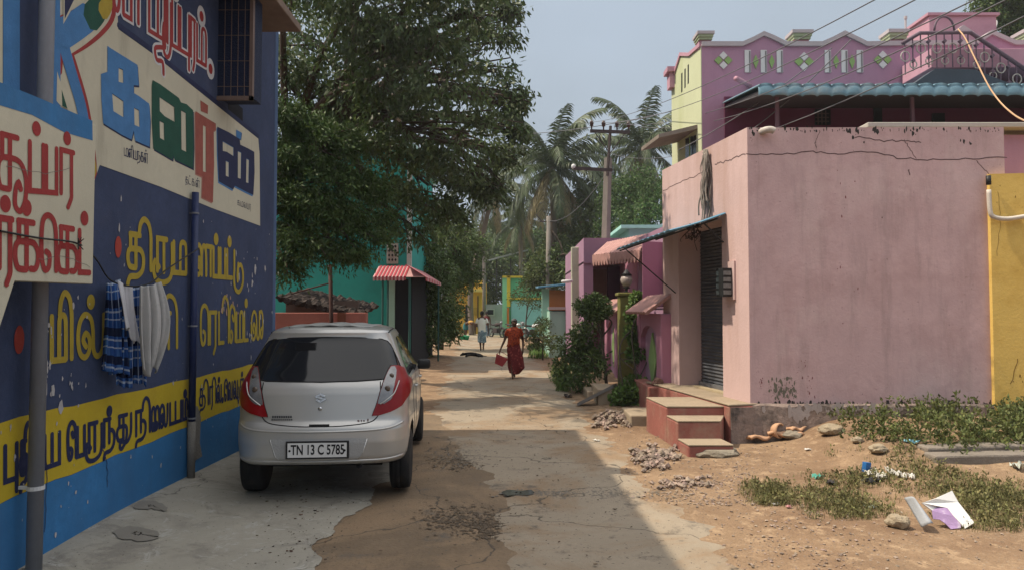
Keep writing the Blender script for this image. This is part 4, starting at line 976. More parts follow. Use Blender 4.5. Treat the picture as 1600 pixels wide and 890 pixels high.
# steps
def stepbox(y0, y1, z, zb=-.1):
    L_ = lambda y: 2.04 + (8.25 - y) * .085
    Rr_ = 2.72
    p = [Vector((L_(y0), y0, 0)), Vector((c0.x - .31 - (y0 - 9.05) * .17 if y0 > 9 else L_(y0) + .525, y0, 0)), Vector((c0.x - .31 - (y1 - 9.05) * .17 if y1 > 9 else L_(y1) + .525, y1, 0)), Vector((L_(y1), y1, 0))]
    return [q + Vector((0, 0, zb)) for q in p], [q + Vector((0, 0, z)) for q in p]
st = thing('front_steps', 'three red cement steps with dusty tops leading up to the pink shop platform', 'steps', (2.3, 8.3, 0))
for y0, y1, z in ((8.27, 8.66, .13), (8.66, 9.10, .345), (9.10, 10.05, .462)):
    mb = MB(); mb.hexa(*stepbox(y0, y1, z - .022)); so_ = mb.build('step', M_redox, st, bevel=.018, fixn=True)
    mb = MB(); b_, t_ = stepbox(y0 - .006, y1, z, z - .020); mb.hexa(b_, t_); mb.build('tread', M_top, so_, bevel=.008, fixn=True)
# doorway: jamb returns are the wall slabs; shutter
mb = MB(); x0, x1 = sA, sB; n = 46
vs = []
for i in range(n * 2 + 1):
    z = .5 + (zD - .5) * i / (n * 2); d = D - .06 - (.022 if i % 2 else 0)
    vs += [fpt(x0 + .005, z, d), fpt(x1 - .005, z, d)]
mb.add(vs, [(2 * i, 2 * i + 1, 2 * i + 3, 2 * i + 2) for i in range(n * 2)]); sh = mb.build('roller_shutter', M_shut, ps)
mb = MB(); mb.hexa([fpt(x0, .50, D - .12), fpt(x1, .50, D - .12), fpt(x1, .50, D - .03), fpt(x0, .50, D - .03)], [fpt(x0, .56, D - .12), fpt(x1, .56, D - .12), fpt(x1, .56, D - .03), fpt(x0, .56, D - .03)])
mb.build('shutter_rail', mat('galvanised_steel', (0.25, 0.25, 0.26), 0.5, 0.15, 9, metal=.5), sh, fixn=True)
mb = MB(); mb.hexa([fpt(x0 + .05, .505, D - .34), fpt(x1 - .3, .505, D - .34), fpt(x1 - .3, .505, D - .26), fpt(x0 + .05, .505, D - .26)], [fpt(x0 + .05, .53, D - .34), fpt(x1 - .3, .53, D - .34), fpt(x1 - .3, .53, D - .26), fpt(x0 + .05, .53, D - .26)])
mb.build('sill', mat('pale_wood', (0.42, 0.34, 0.22), 0.8, 0.1, 5), sh, fixn=True)
# awning of ribbed blue sheet
sN, sF = FP.px(1131, 336)[0], FP.px(1046, 372)[0]
aw = thing('shop_awning_sheet', None, None); aw.name = 'awning'; aw.parent = ps; aw.location = Vector((2.6, 10.5, 2.8)) - Vector(ps.location)
def awf(u, v):
    s = sN - .08 + (sF - sN + .35) * u; d = .80 * v
    rib = .016 * abs(math.sin(u * math.pi * 11)) ** .6
    return fpt(s, 2.99 - .07 * u - .25 * v - .015 * math.sin(v * 3.1) + rib, -.01 - d)
mb = MB(); mb.grid(awf, 66, 8); mb.build('sheet', M_bawn, aw, solid=.012)
mb = MB(); mb.tube([awf(1, .15) - Vector((0, 0, .03)), awf(0, .15) - Vector((0, 0, .03))], .012, 6); mb.tube([awf(1, .93) - Vector((0, 0, .03)), awf(0, .93) - Vector((0, 0, .03))], .012, 6); mb.build('purlin', M_black, aw)
mb = MB(); mb.tube([fpt(sB + .1, 1.95, -.01), awf(.88, .95) - Vector((0, 0, .03))], .011, 6); mb.build('stay_rod', M_black, aw)
mb = MB(); mb.tube([fpt(sA - .07, 2.6, -.01), awf(.05, .35) - Vector((0, 0, .03))], .011, 6); mb.build('stay_rod', M_black, aw)
# meter box on the right pier
s_, z_ = FP.px(1142, 440)
mb = MB(); mb.hexa([fpt(s_ - .14, z_ - .24, -.025), fpt(s_ + .13, z_ - .24, -.025), fpt(s_ + .13, z_ - .24, 0), fpt(s_ - .14, z_ - .24, 0)], [fpt(s_ - .14, z_ + .27, -.025), fpt(s_ + .13, z_ + .27, -.025), fpt(s_ + .13, z_ + .27, 0), fpt(s_ - .14, z_ + .27, 0)])
mbx = mb.build('meter_board', M_pinkf, ps, fixn=True)
mb = MB(); A_, B_ = s_ - .085, s_ + .10
mb.hexa([fpt(A_, z_ - .20, -.16), fpt(B_, z_ - .20, -.16), fpt(B_, z_ - .20, -.025), fpt(A_, z_ - .20, -.025)], [fpt(A_, z_ + .18, -.16), fpt(B_, z_ + .18, -.16), fpt(B_, z_ + .18, -.025), fpt(A_, z_ + .18, -.025)])
mbo = mb.build('meter_box', M_blk, mbx, bevel=.008, fixn=True)
# its louvred face looks towards the viewer too
mb = MB()
for k in range(4):
    z0 = z_ - .17 + k * .085
    mb.hexa([fpt(A_ - .006, z0, -.15), fpt(B_, z0, -.166), fpt(B_, z0, -.162), fpt(A_ - .006, z0, -.04)], [fpt(A_ - .006, z0 + .055, -.15), fpt(B_, z0 + .055, -.166), fpt(B_, z0 + .055, -.162), fpt(A_ - .006, z0 + .055, -.04)])
mb.build('meter_window', mat('grey_meter_glass', (0.16, 0.17, 0.17), 0.25, 0.3, 30, 0, coat=.3), mbx, fixn=True)
# cracks, stains
rr = random.Random(5); mb = MB(); Zc = lambda pts: [(1020 + x / 2.759, y / 2.759) for x, y in pts]
for pts, wd in (([(402, 662), (530, 668), (690, 655), (800, 662), (950, 655), (1050, 682), (1180, 688), (1350, 684), (1525, 680)], .012), ([(870, 590), (1000, 608), (1090, 606), (1155, 615)], .012),
                ([(1085, 606), (1110, 645), (1135, 685)], .008), ([(1395, 690), (1420, 720), (1448, 750)], .008), ([(720, 560), (700, 610), (705, 640)], .006), ([(1105, 735), (1107, 755)], .012)):
    crackline(mb, SP, Zc(pts), wd, .006, rr)
mb.build('crack', M_crack, ps)
mb = MB()
for pts, wd in (([(402, 662), (345, 685), (300, 700), (268, 708)], .012), ([(215, 745), (130, 780), (45, 822)], .010)): crackline(mb, FP, Zc(pts), wd, .004, rr)
mb.build('crack', M_crack, ps)
mb = MB()
flakes(mb, SP, [(1170, 1573, 200, 206)], 90, .008, .04, .004, rr)
flakes(mb, SP, [(1172, 1180, 205, 225), (1330, 1360, 205, 225), (1500, 1520, 210, 235), (1425, 1435, 200, 212), (1255, 1270, 198, 210)], 30, .006, .03, .004, rr)
flakes(mb, SP, [(1175, 1550, 628, 634)], 140, .012, .05, .004, rr)
mb.build('black_mould', M_black, ps)['kind'] = 'stuff'
mb = MB()
flakes(mb, SP, [(1200, 1250, 590, 622), (1210, 1245, 600, 620)], 150, .006, .035, .004, rr, 0)
flakes(mb, SP, [(1258, 1275, 585, 620), (1186, 1192, 590, 610), (1240, 1270, 560, 600), (1300, 1345, 205, 560)], 70, .004, .022, .0045, rr, 1)
flakes(mb, SP, [(1180, 1540, 220, 620)], 50, .003, .012, .0045, rr, 2)
flakes(mb, SP, [(1190, 1550, 634, 639), (1230, 1260, 640, 650), (1260, 1540, 634, 641)], 130, .015, .07, .057, rr, 3)
PW = mb.build('paint_wear', [mat('mossy_stain', (0.17, 0.155, 0.12), 0.95, 0.2, 9), mat('old_maroon_paint', (0.20, 0.06, 0.065), 0.9, 0.2, 9), M_crack, mat('lime_white_patch', (0.42, 0.36, 0.34), 0.95, 0.15, 9)], ps)
PW['kind'] = 'stuff'
# coping line and pvc rainwater elbow
mb = MB(); p = SP.w(*SP.px(1192, 206), .05)
mb.tube(spline([p + fd * .2, p - fd * .02, p + side * .06 - fd * .05, p + side * .10 - fd * .055 - Vector((0, 0, .02))], 4), .045, 12)
mb.build('water_spout', mat('cream_pvc', (0.45, 0.40, 0.36), 0.5, 0.08), ps, smooth=True)
# ragged withered bundle hanging over the wall top
mb = MB(); r2 = random.Random(3)
base = FP.w(*FP.px(1108, 232), .05)
for k in range(26):
    a = base + fd * r2.uniform(-.10, .10) + Vector((0, 0, r2.uniform(-.1, .0))); L_ = r2.uniform(.5, 1.15); pts = [a]
    for j in range(6): pts.append(pts[-1] + Vector((r2.uniform(-.03, .03), r2.uniform(-.04, .05), -L_ / 6)))
    mb.tube(spline(pts, 3), [r2.uniform(.006, .028)] * (len(spline(pts, 3))), 5, flat=.4)
tag(mb.build('hanging_rag', mat('withered_grey_cloth', (0.27, 0.23, 0.20), 0.95, 0.25, 8, 0.4), smooth=True), 'withered grey bundle of rags hanging down the pink shop front above the awning', 'rag')
# dangling dark wires over the doorway
mb = MB(); a = awf(.3, .2)
for k in range(9):
    q = [a + Vector((0, 0, -.02))]
    for j in range(4): q.append(q[-1] + Vector((r2.uniform(-.08, .06), r2.uniform(-.12, .12), r2.uniform(-.14, .02))))
    mb.tube(spline(q, 4), .005, 4)
for k in range(40):
    q = a + Vector((r2.uniform(-.09, .09), r2.uniform(-.12, .12), r2.uniform(-.22, 0))); mb.obox(q, .05, .03, .004, r2.uniform(0, 3), r2.uniform(0, 3))
tag(mb.build('door_charm', mat('dried_brown_leaves', (0.06, 0.03, 0.025), 0.9, 0.2, 9)), 'dried dark charm hanging under the blue awning over the shutter', 'door charm')

# ------------------------------------------------------------ yellow wall at the right edge with its pipe
M_yw = mat('bright_yellow_plaster', (0.68, 0.47, 0.13), 0.88, 0.09, 1.5, 0.2, 28, dirt=(0.46, 0.27, 0.05), dirt_amt=0.6, dirt_scale=1.6, dirt_thr=0.45)
yb = thing('yellow_building', 'bright yellow plastered building butting against the pink shop at the right edge', 'building', P(1600, 700, 8.8).xy.to_3d())
mb = MB(); a = P(1546, 272, 8.965); b = P(1760, 272, 8.75)
wallslab(mb, Vector((a.x, a.y, 0)), Vector((b.x, b.y, 0)), Vector((0.03, 1, 0)), 3.0, -.1, a.z); mb.build('wall', M_yw, yb, fixn=True)
YP = Plane((a.x, a.y, 0), (b - a).xy.to_3d()); mb = MB()
crackline(mb, YP, [(1560, 300), (1563, 350), (1558, 400)], .005, .004, rr); crackline(mb, YP, [(1580, 600), (1590, 560)], .01, .004, rr)
flakes(mb, YP, [(1555, 1600, 280, 330), (1575, 1600, 585, 640)], 30, .004, .02, .004, rr); mb.build('crack', mat('brown_crack', (0.22, 0.13, 0.03), 0.9), yb)
mb = MB()
mb.tube([YP.w(*YP.px(1541, 276), .05), YP.w(*YP.px(1541, 290), .06)], .03, 8)
mb.build('pipe_stub', M_blk, yb, smooth=True)
mb = MB(); q = [YP.w(*YP.px(x, y), .06) for x, y in ((1541, 298), (1543, 330), (1549, 340), (1570, 343), (1598, 339))]
mb.tube(spline(q, 4), .028, 10); mb.build('water_pipe', mat('white_pvc', (0.55, 0.50, 0.44), 0.5, 0.06), yb, smooth=True)

# ------------------------------------------------------------ tall purple and lime house behind the shop
M_purp = mat('purple_plaster', (0.38, 0.215, 0.305), 0.88, 0.07, 1.5, 0.15, 28, dirt=(0.28, 0.155, 0.245), dirt_amt=0.6, dirt_scale=1.3, streak=True)
M_maroon = mat('shaded_maroon_plaster', (0.13, 0.03, 0.07), 0.88, 0.08, 1.5, 0.15)
M_lime = mat('lime_plaster', (0.53, 0.56, 0.37), 0.88, 0.06, 1.5, 0.15, dirt=(0.38, 0.42, 0.2), dirt_amt=0.5, dirt_scale=1.5, streak=True)
M_cop = mat('pale_coping_paint', (0.42, 0.38, 0.40), 0.85, 0.08, 3)
M_wht = mat('white_masonry_paint', (0.60, 0.60, 0.60), 0.85, 0.05, 3)
M_lgr = mat('leaf_green_paint', (0.25, 0.38, 0.14), 0.85, 0.06, 3)
M_ppk = mat('rose_pink_plaster', (0.48, 0.27, 0.34), 0.88, 0.07, 1.5, 0.15, dirt=(0.30, 0.14, 0.20), dirt_amt=0.5, dirt_scale=1.6)
YH = 13.0
hc = P(1097, 300, YH)
ph = thing('purple_house', 'tall purple house with lime side and patterned parapet behind the pink shop', 'house', (hc.x, YH, 0))
prof = [(1096, 73), (1160, 73), (1176, 66), (1193, 57), (1210, 64), (1228, 73), (1284, 73), (1302, 65), (1319, 56), (1336, 64), (1354, 73), (1410, 72), (1525, 71), (1549, 55), (1585, 71), (1700, 71), (1760, 71)]
top = [P(x, y, YH) for x, y in prof]
lp = [Vector((top[0].x, YH, 0))] + top + [Vector((top[-1].x, YH, 0))]
mb = MB(); mb.prism(lp, (0, .25, 0)); mb.build('front_wall', M_purp, ph, fixn=True)
# coping follows the gables
mb = MB()
for a, b in zip(top[:-1], top[1:]):
    u = Vector((0, 0, .085)); f = Vector((0, -.04, 0)); k = Vector((0, .30, 0))
    mb.hexa([a + f, b + f, b + k, a + k], [a + f + u, b + f + u, b + k + u, a + k + u])
mb.build('coping', M_cop, ph, fixn=True)
# side wall in lime
pk = P(1047, 112, 14.6); q0 = Vector((hc.x, YH, 0)); q1 = Vector((P(1049, 112, 14.6).x, 14.6, 0))
sdv = (q1 - q0).normalized(); snv = Vector((sdv.y, -sdv.x, 0))
zt0 = top[0].z; mb = MB()
LPn = Plane(q0, sdv)
loop = [q0 + Vector((0, 0, 0)), q1 + Vector((0, 0, 0)), q1 + Vector((0, 0, zt0 - .22)), q0.lerp(q1, .65) + Vector((0, 0, zt0 + .2)), q0.lerp(q1, .35) + Vector((0, 0, zt0 + .02)), q0 + Vector((0, 0, zt0))]
mb.prism([p - snv * .0006 for p in loop], snv * .25); sw = mb.build('side_wall', M_lime, ph, fixn=True)
mb = MB()
for a, b in zip(loop[2:-1], loop[3:]):
    u = Vector((0, 0, .07)); mb.hexa([a - snv * .03, b - snv * .03, b + snv * .25, a + snv * .25], [a - snv * .03 + u, b - snv * .03 + u, b + snv * .25 + u, a + snv * .25 + u])
mb.build('coping', M_ppk, ph, fixn=True)
for x in (1065.5, 1070.5, 1075.5):
    mb = MB(); y = 128 - (x - 1065) * 1.3; pxpoly(mb, LPn, [[(x - 1, y - 12), (x + 1, y - 14), (x + 1, y + 16), (x - 1, y + 18)]], .006); mb.build('parapet_slot', M_dkshade, sw)
mb = MB(); pxpoly(mb, LPn, [[(1071, 217), (1088, 211), (1088, 243), (1071, 248)]], .006); wi = mb.build('window', mat('dark_window_glass', (0.02, 0.03, 0.03), 0.15, 0.05), sw)
mb = MB(); pxpoly(mb, LPn, [[(1079, 214), (1081, 213), (1081, 246), (1079, 246)]], .03); mb.build('frame', M_lgr, wi)
a0 = LPn.w(*LPn.px(1090, 199)); a1 = LPn.w(*LPn.px(1058, 207)); z0 = a0.z; a1.z = z0; o_ = -snv * .75
mb = MB(); mb.hexa([a0 - Vector((0, 0, .03)), a1 - Vector((0, 0, .03)), a1 + o_ - Vector((0, 0, .22)), a0 + o_ - Vector((0, 0, .22))], [a0 + Vector((0, 0, .05)), a1 + Vector((0, 0, .05)), a1 + o_ - Vector((0, 0, .15)), a0 + o_ - Vector((0, 0, .15))])
mb.build('sunshade', mat('weathered_concrete', (0.24, 0.20, 0.17), 0.9, 0.2, 4), sw, fixn=True)
mb = MB(); rf = [q0 + Vector((0.3, .25, 0)), Vector((top[-1].x, YH + .25, 0)), Vector((top[-1].x, YH + 6, 0)), q1 + Vector((.3, 0, 0))]
mb.hexa([p + Vector((0, 0, 5.3)) for p in rf], [p + Vector((0, 0, 5.45)) for p in rf]); mb.build('roof', M_top, ph, fixn=True)
def prect(mb, x0, x1, y0, y1, Y, d, m=None):
    a, b = P(x0, y1, Y), P(x1, y0, Y); mb.box(a.x, b.x, Y - d, Y - .001, a.z, b.z, m)
def pier(x0, x1, y0, y1, Y):
    a, b = P(x0, y1, Y), P(x1, y0, Y); cx = (a.x + b.x) / 2; w_ = (b.x - a.x) * .36; h = b.z - a.z
    mb = MB(); mb.box(cx - w_, cx + w_, Y + .02, Y + .24, a.z - .02, a.z + h * .45); pr = mb.build('parapet_pier', M_ppk, ph)
    mb = MB(); mb.box(cx - w_ * 1.12, cx + w_ * 1.12, Y - .02, Y + .27, a.z + h * .45, a.z + h * .62, 0); mb.box(cx - w_ * 1.25, cx + w_ * 1.25, Y - .04, Y + .29, a.z + h * .62, a.z + h * .80, 0); mb.box(cx - w_ * 1.42, cx + w_ * 1.42, Y - .06, Y + .31, a.z + h * .80, a.z + h, 1)
    mb.build('pier_cap', [mat('sage_cap_paint', (0.32, 0.37, 0.24), 0.85, 0.08, 3), M_cop], pr)
for x0, x1, y0 in ((1089, 1115, 50), (1237, 1269, 48), (1387, 1419, 47), (1598, 1632, 47)): pier(x0, x1, y0, 73, YH)
q = P(1052, 115, 14.6); mb = MB(); mb.box(q.x - .12, q.x + .15, 14.4, 14.65, q.z - .35, q.z + .02); mb.box(q.x - .18, q.x + .21, 14.34, 14.71, q.z - .04, q.z + .06); mb.build('parapet_pier', M_ppk, ph)
def diamond(cx, cy, r):
    a = P(cx, cy, YH); k = r / F * YH; y = YH - .018; g = .035
    for mm, cs in ((M_wht, ((0, 1), (0, -1))), (M_lgr, ((1, 0), (-1, 0)))):
        for dx, dz in cs:
            c = a + Vector((dx * k * .5, 0, dz * k * .5)); h = k * .5 - g * .4
            mb = MB(); mb.prism([(c.x - h, y, c.z), (c.x, y, c.z - h), (c.x + h, y, c.z), (c.x, y, c.z + h)], (0, .02, 0)); mb.build('diamond_tile', mm, ph, fixn=True)
for cx, cy, r in ((1130, 95, 15.5), (1256, 97, 16.5), (1379, 94, 15.5), (1598, 90, 15)): diamond(cx, cy, r)
for g in ((1168, 1193, 1218), (1293, 1319, 1343), (1527, 1551, 1576)):
    for i, x in enumerate(g):
        mb = MB(); prect(mb, x - 4.5, x + 4.5, 79, 114, YH, .02); so_ = mb.build('parapet_strip', M_wht, ph)
        mb = MB(); prect(mb, x + 2.6, x + 4.5, 80, 113, YH - .021, .004); mb.build('strip_shade', mat('painted_shade_grey', (0.2, 0.19, 0.2), 0.9), so_)  # shade at the strip's right edge painted as a thin grey band
    for i in (0, 1):
        x = (g[i] + g[i + 1]) / 2; a = P(x, 97, YH); y = YH - .02
        mb = MB(); mb.prism([(a.x - .05, y, a.z), (a.x, y, a.z - .13), (a.x + .05, y, a.z), (a.x, y, a.z + .13)], (0, .02, 0)); mb.build('small_diamond', M_lgr, ph, fixn=True)
mb = MB(); mb.tube([P(1172, 134, YH - .02), P(1150, 123, YH - .75)], .045, 10); mb.build('water_spout', M_ppk, ph, smooth=True)
# veranda wall below: flat sheet, awning shade painted into its maroon, with posts
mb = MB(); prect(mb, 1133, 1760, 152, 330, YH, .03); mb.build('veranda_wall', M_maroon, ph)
for x in (1214, 1425):
    mb = MB(); a = P(x, 150, 11.4); mb.box(a.x - .025, a.x + .025, 11.38, 11.43, 3.8, a.z); mb.build('veranda_post', mat('dull_maroon_post', (0.16, 0.09, 0.12), 0.7), ph)
for q_ in ((1366, 1376, 150, 260), (1273, 1296, 172, 196), (1456, 1474, 178, 196)):
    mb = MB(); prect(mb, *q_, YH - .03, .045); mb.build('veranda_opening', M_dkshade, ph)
mb = MB()
for x in (1278, 1284, 1290): prect(mb, x - .7, x + .7, 173, 195, YH - .07, .01)
for y in (178, 184, 190): prect(mb, 1274, 1295, y - .7, y + .7, YH - .07, .012)
mb.build('veranda_grille', M_crack, ph)
# corrugated awning with rolled drip edge
M_caw = mat('grey_blue_roof_sheet', (0.13, 0.24, 0.31), 0.6, 0.14, 2.2, 0.1, dirt=(0.28, 0.27, 0.26), dirt_amt=0.55, dirt_scale=3)
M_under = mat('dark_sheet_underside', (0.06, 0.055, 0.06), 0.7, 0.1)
wx0 = P(1128, 163, YH).x; zb = P(1128, 163, YH).z; fx0 = P(1184, 150, 11.0).x; zf = P(1184, 136, 11.0).z; wx1 = 12.5
def cor(u, v):
    L_ = 38.0; ph_ = abs(math.sin(u * math.pi * L_)); x = (wx0 + (fx0 - wx0) * v) * (1 - u) + wx1 * u
    y = YH - .04 + (11.0 - YH) * min(v, 1); z = zb + (zf - zb) * min(v, 1) + .045 * ph_ ** .5
    if v > 1:
        k = (v - 1) / .12; y = 11.0 - .05 * math.sin(k * 1.57) - .012 * ph_; z = zf + .045 * ph_ ** .5 - .17 * (1 - math.cos(k * 1.57)) - .02 * ph_
    return Vector((x, y, z))
mb = MB(); vs_ = [0, .2, .4, .6, .8, .95, 1.0, 1.02, 1.04, 1.06, 1.08, 1.10, 1.12]; nu = 38 * 8
rows = [cor(i / nu, v) for v in vs_ for i in range(nu + 1)]
mb.add(rows, [(j * (nu + 1) + i, j * (nu + 1) + i + 1, (j + 1) * (nu + 1) + i + 1, (j + 1) * (nu + 1) + i) for j in range(len(vs_) - 1) for i in range(nu)])
ca = mb.build('awning', M_caw, ph, smooth=True, solid=.02)
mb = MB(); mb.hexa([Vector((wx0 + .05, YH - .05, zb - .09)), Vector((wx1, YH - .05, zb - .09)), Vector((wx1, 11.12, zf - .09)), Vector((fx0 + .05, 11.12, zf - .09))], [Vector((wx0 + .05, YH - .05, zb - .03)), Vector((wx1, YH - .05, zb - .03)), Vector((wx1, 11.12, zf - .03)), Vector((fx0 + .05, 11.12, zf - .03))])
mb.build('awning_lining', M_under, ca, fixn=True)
# terrace slab and wall by the shop roof
mb = MB(); a = P(1356, 191, 9.75); mb.box(a.x, 12, 9.75, 10.6, a.z - .07, a.z); mb.build('porch_slab', mat('pale_concrete_slab', (0.42, 0.39, 0.36), 0.9, 0.1, 3), ph, bevel=.01)
mb = MB(); a = P(1572, 205, 9.9); mb.box(a.x - 1.9, 12, 12.0, 12.2, 0, P(1572, 198, 9.75).z - .1); mb.box(sr.x + .02, 12, 9.9, 10.1, 0, P(1572, 200, 9.75).z - .06); mb.build('porch_wall', M_purp, ph)
# stair landing, bulkhead, railing
mb = MB(); prect(mb, 1410, 1800, 104, 132, 12.95, .9); mb.build('stair_landing', M_ppk, ph, bevel=.01)
mb = MB(); a = P(1412, 131, 12.0); b = P(1530, 118, 12.0); c = P(1445, 117, 12.0)
mb.prism([(a.x, 11.7, a.z - .1), (P(1560, 131, 12).x, 11.7, a.z - .1), (P(1505, 118, 12).x, 11.7, b.z), (c.x, 11.7, c.z)], (0, .35, 0)); mb.build('dark_canopy', mat('dark_slate_sheet', (0.05, 0.065, 0.085), 0.7), ph, fixn=True)  # small dark canopy sheet in front of the landing
a = P(1453, 105, 13.5); b = P(1557, 25, 13.5); fz = P(1413, 40, 14.5)
mb = MB(); mb.box(a.x, b.x, 13.5, 15.2, a.z - 2, b.z); bh = mb.build('stair_head_room', M_ppk, ph, bevel=.015)
mb = MB(); mb.box(a.x - .04, b.x + .04, 13.46, 15.24, b.z, b.z + .05); mb.build('stair_head_roof', M_ppk, bh)
M_rail = mat('maroon_grey_railing', (0.13, 0.09, 0.12), 0.6, 0.08)
M_ring = mat('cream_railing_ring', (0.40, 0.37, 0.33), 0.6, 0.08)
YR = 11.95; rail = [P(1410, 68, YR), P(1437, 52, YR), P(1516, 51, YR), P(1620, 121, YR)]
bot = [P(1412, 118, YR), P(1437, 106, YR), P(1516, 105, YR), P(1620, 175, YR)]
rg = thing('railing', None, None); rg.parent = ph; rg.location = rail[0] - Vector(ph.location)
mb = MB(); mb.tube(rail, .035, 8); mb.build('handrail', M_rail, rg, smooth=True)
def rp(L_, x):
    xs_ = [p.x for p in L_]; return Vector((x, YR, float(np.interp(x, xs_, [p.z for p in L_]))))
x = rail[0].x + .04; i = 0
while x < rail[-1].x:
    t_, b_ = rp(rail, x), rp(bot, x); mb = MB(); mb.tube([b_, t_], .011, 5, m=0)
    if i % 2 == 0:
        c = b_.lerp(t_, .55)
        for r_ in (.075,): mb.tube([c + Vector((r_ * math.cos(k * .5236), -.01, r_ * 1.15 * math.sin(k * .5236))) for k in range(13)], .011, 5, m=1, cap=False)
    else:
        for c in (b_.lerp(t_, .3), b_.lerp(t_, .75)): mb.obox(c, .05, .05, .05, 0, .78, m=0)
        c = b_.lerp(t_, .18); mb.tube([c + Vector((.06 * math.cos(k * .5236), -.01, .06 * math.sin(k * .5236))) for k in range(13)], .010, 5, m=1, cap=False)
    mb.build('baluster', [M_rail, M_ring], rg); x += .135; i += 1
mb = MB(); c = P(1475, 50, YR); mb.tube([c + Vector((.17 * math.cos(k * .35), -.01, .02 + .24 * math.sin(k * .35))) for k in range(10)], .018, 6); mb.build('arch_bar', M_rail, rg, smooth=True)
# triangular gable cap behind the railing
mb = MB(); a = P(1504, 40, YH); mb.prism([(P(1488, 52, YH).x, YH - .03, P(1488, 52, YH).z), (P(1522, 52, YH).x, YH - .03, P(1522, 52, YH).z), (a.x, YH - .03, a.z)], (0, .1, 0)); mb.build('gable_cap', M_cop, ph, fixn=True)
mb = MB(); a = P(1415, 30, 13.2); mb.tube([a, P(1415, 50, 13.2)], .018, 6); mb.lathe([(.03, 0), (.03, .05)], a, 8); mb.build('vent_pipe', M_cop, ph)
dsh = thing('satellite_dish', 'grey satellite dish beside the roof room of the purple house', 'satellite dish', P(1545, 60, 13.2))
mb = MB(); c = P(1545, 50, 15.4); dv = Vector((-.9, -.1, .4)).normalized(); ux = dv.cross(Vector((0, 0, 1))).normalized(); uy = ux.cross(dv)
vs = [c]; 
for r_ in (.10, .19, .26):
    for k in range(24): vs.append(c + ux * r_ * math.cos(k * .2618) + uy * r_ * math.sin(k * .2618) + dv * r_ * r_ * .55)
mb.add(vs, [(0, 1 + k, 1 + (k + 1) % 24) for k in range(24)] + [(1 + j * 24 + k, 1 + j * 24 + (k + 1) % 24, 25 + j * 24 + (k + 1) % 24, 25 + j * 24 + k) for j in range(2) for k in range(24)])
mb.build('dish', mat('dish_grey', (0.3, 0.3, 0.3), 0.6, 0.1), dsh, smooth=True, solid=.012)
mb = MB(); mb.tube([c, c - Vector((0, 0, .5))], .022, 6); mb.build('mast', M_rail, dsh)
mb = MB(); mb.tube([c - uy * .25 + dv * .05, c + dv * .45], .012, 5); mb.lathe([(.03, -.03), (.03, .03)], c + dv * .45, 8); mb.build('feed_arm', M_rail, dsh)
# orange supply cable drooping from the roof
mb = MB(); q = [P(1497, 46, 11.9), P(1508, 60, 11.6), P(1525, 95, 11.2), P(1548, 140, 10.7), P(1575, 172, 10.2), P(1610, 192, 9.8), P(1680, 205, 9.5)]
mb.tube(spline(q, 6), .012, 6); tag(mb.build('supply_cable', mat('buff_cable', (0.48, 0.30, 0.17), 0.7, 0.05), smooth=True), 'buff coloured supply cable drooping from the purple house railing', 'cable')
# ------------------------------------------------------------ low houses further down the right side
M_mag = mat('magenta_plaster', (0.42, 0.19, 0.27), 0.88, 0.08, 1.5, 0.15, dirt=(0.28, 0.12, 0.17), dirt_amt=0.5, dirt_scale=1.5, streak=True)
M_lpur = mat('light_purple_plaster', (0.33, 0.19, 0.28), 0.88, 0.08, 1.5, 0.15)
M_tile = mat('pinkish_canopy_tiles', (0.40, 0.22, 0.20), 0.85, 0.2, 6, 0.3, 30)
M_ol = mat('olive_plaster', (0.17, 0.16, 0.045), 0.88, 0.14, 2, 0.2)
M_mint = mat('mint_plaster', (0.33, 0.52, 0.43), 0.88, 0.08, 1.5, 0.15, dirt=(0.25, 0.38, 0.33), dirt_amt=0.5, dirt_scale=1.5)
M_wood = mat('brown_door_wood', (0.19, 0.10, 0.075), 0.7, 0.15, 3)
def pbox(mb, x0, x1, y0, y1, Y, d, m=None):     # front face at depth Y filling the photo rectangle, d metres deep
    a, b = P(x0, y1, Y), P(x1, y0, Y); mb.box(min(a.x, b.x), max(a.x, b.x), Y, Y + d, a.z, b.z, m)
def pground(mb, x0, x1, y0, Y, d, m=None):
    a, b = P(x0, y0, Y), P(x1, y0, Y); mb.box(a.x, b.x, Y, Y + d, -.1, a.z, m)
lh = thing('low_purple_house', 'low purple and magenta house with scalloped tile canopy beyond the pink shop', 'house', (3.0, 17.5, 0))
mb = MB(); a = P(912, 372, 18.6); mb.box(a.x, 7.5, 18.6, 25, 2.9, a.z); mb.box(a.x + .7, 7.5, 19.8, 25, 0, 3.0); mb.box(a.x, a.x + .25, 18.65, 25, 0, 2.95); mb.build('rear_block', M_lpur, lh)
mb = MB(); mb.box(a.x + .25, 4.2, 19.7, 19.79, 0, 2.9); mb.build('porch_wall', M_mag, lh)
mb = MB(); pbox(mb, 927, 948, 421, 520, 19.6, .08); mb.build('door', M_wood, lh)
mb = MB(); pbox(mb, 950, 971, 417, 540, 19.55, .12); mb.build('doorway', mat('dark_purple_recess', (0.10, 0.03, 0.08), 0.9), lh)
mb = MB(); b1 = P(972, 415, 16.9); mb.box(b1.x + .35, b1.x + .75, 16.9, 19.7, 0, 3.0); mb.build('pilaster', M_mag, lh)
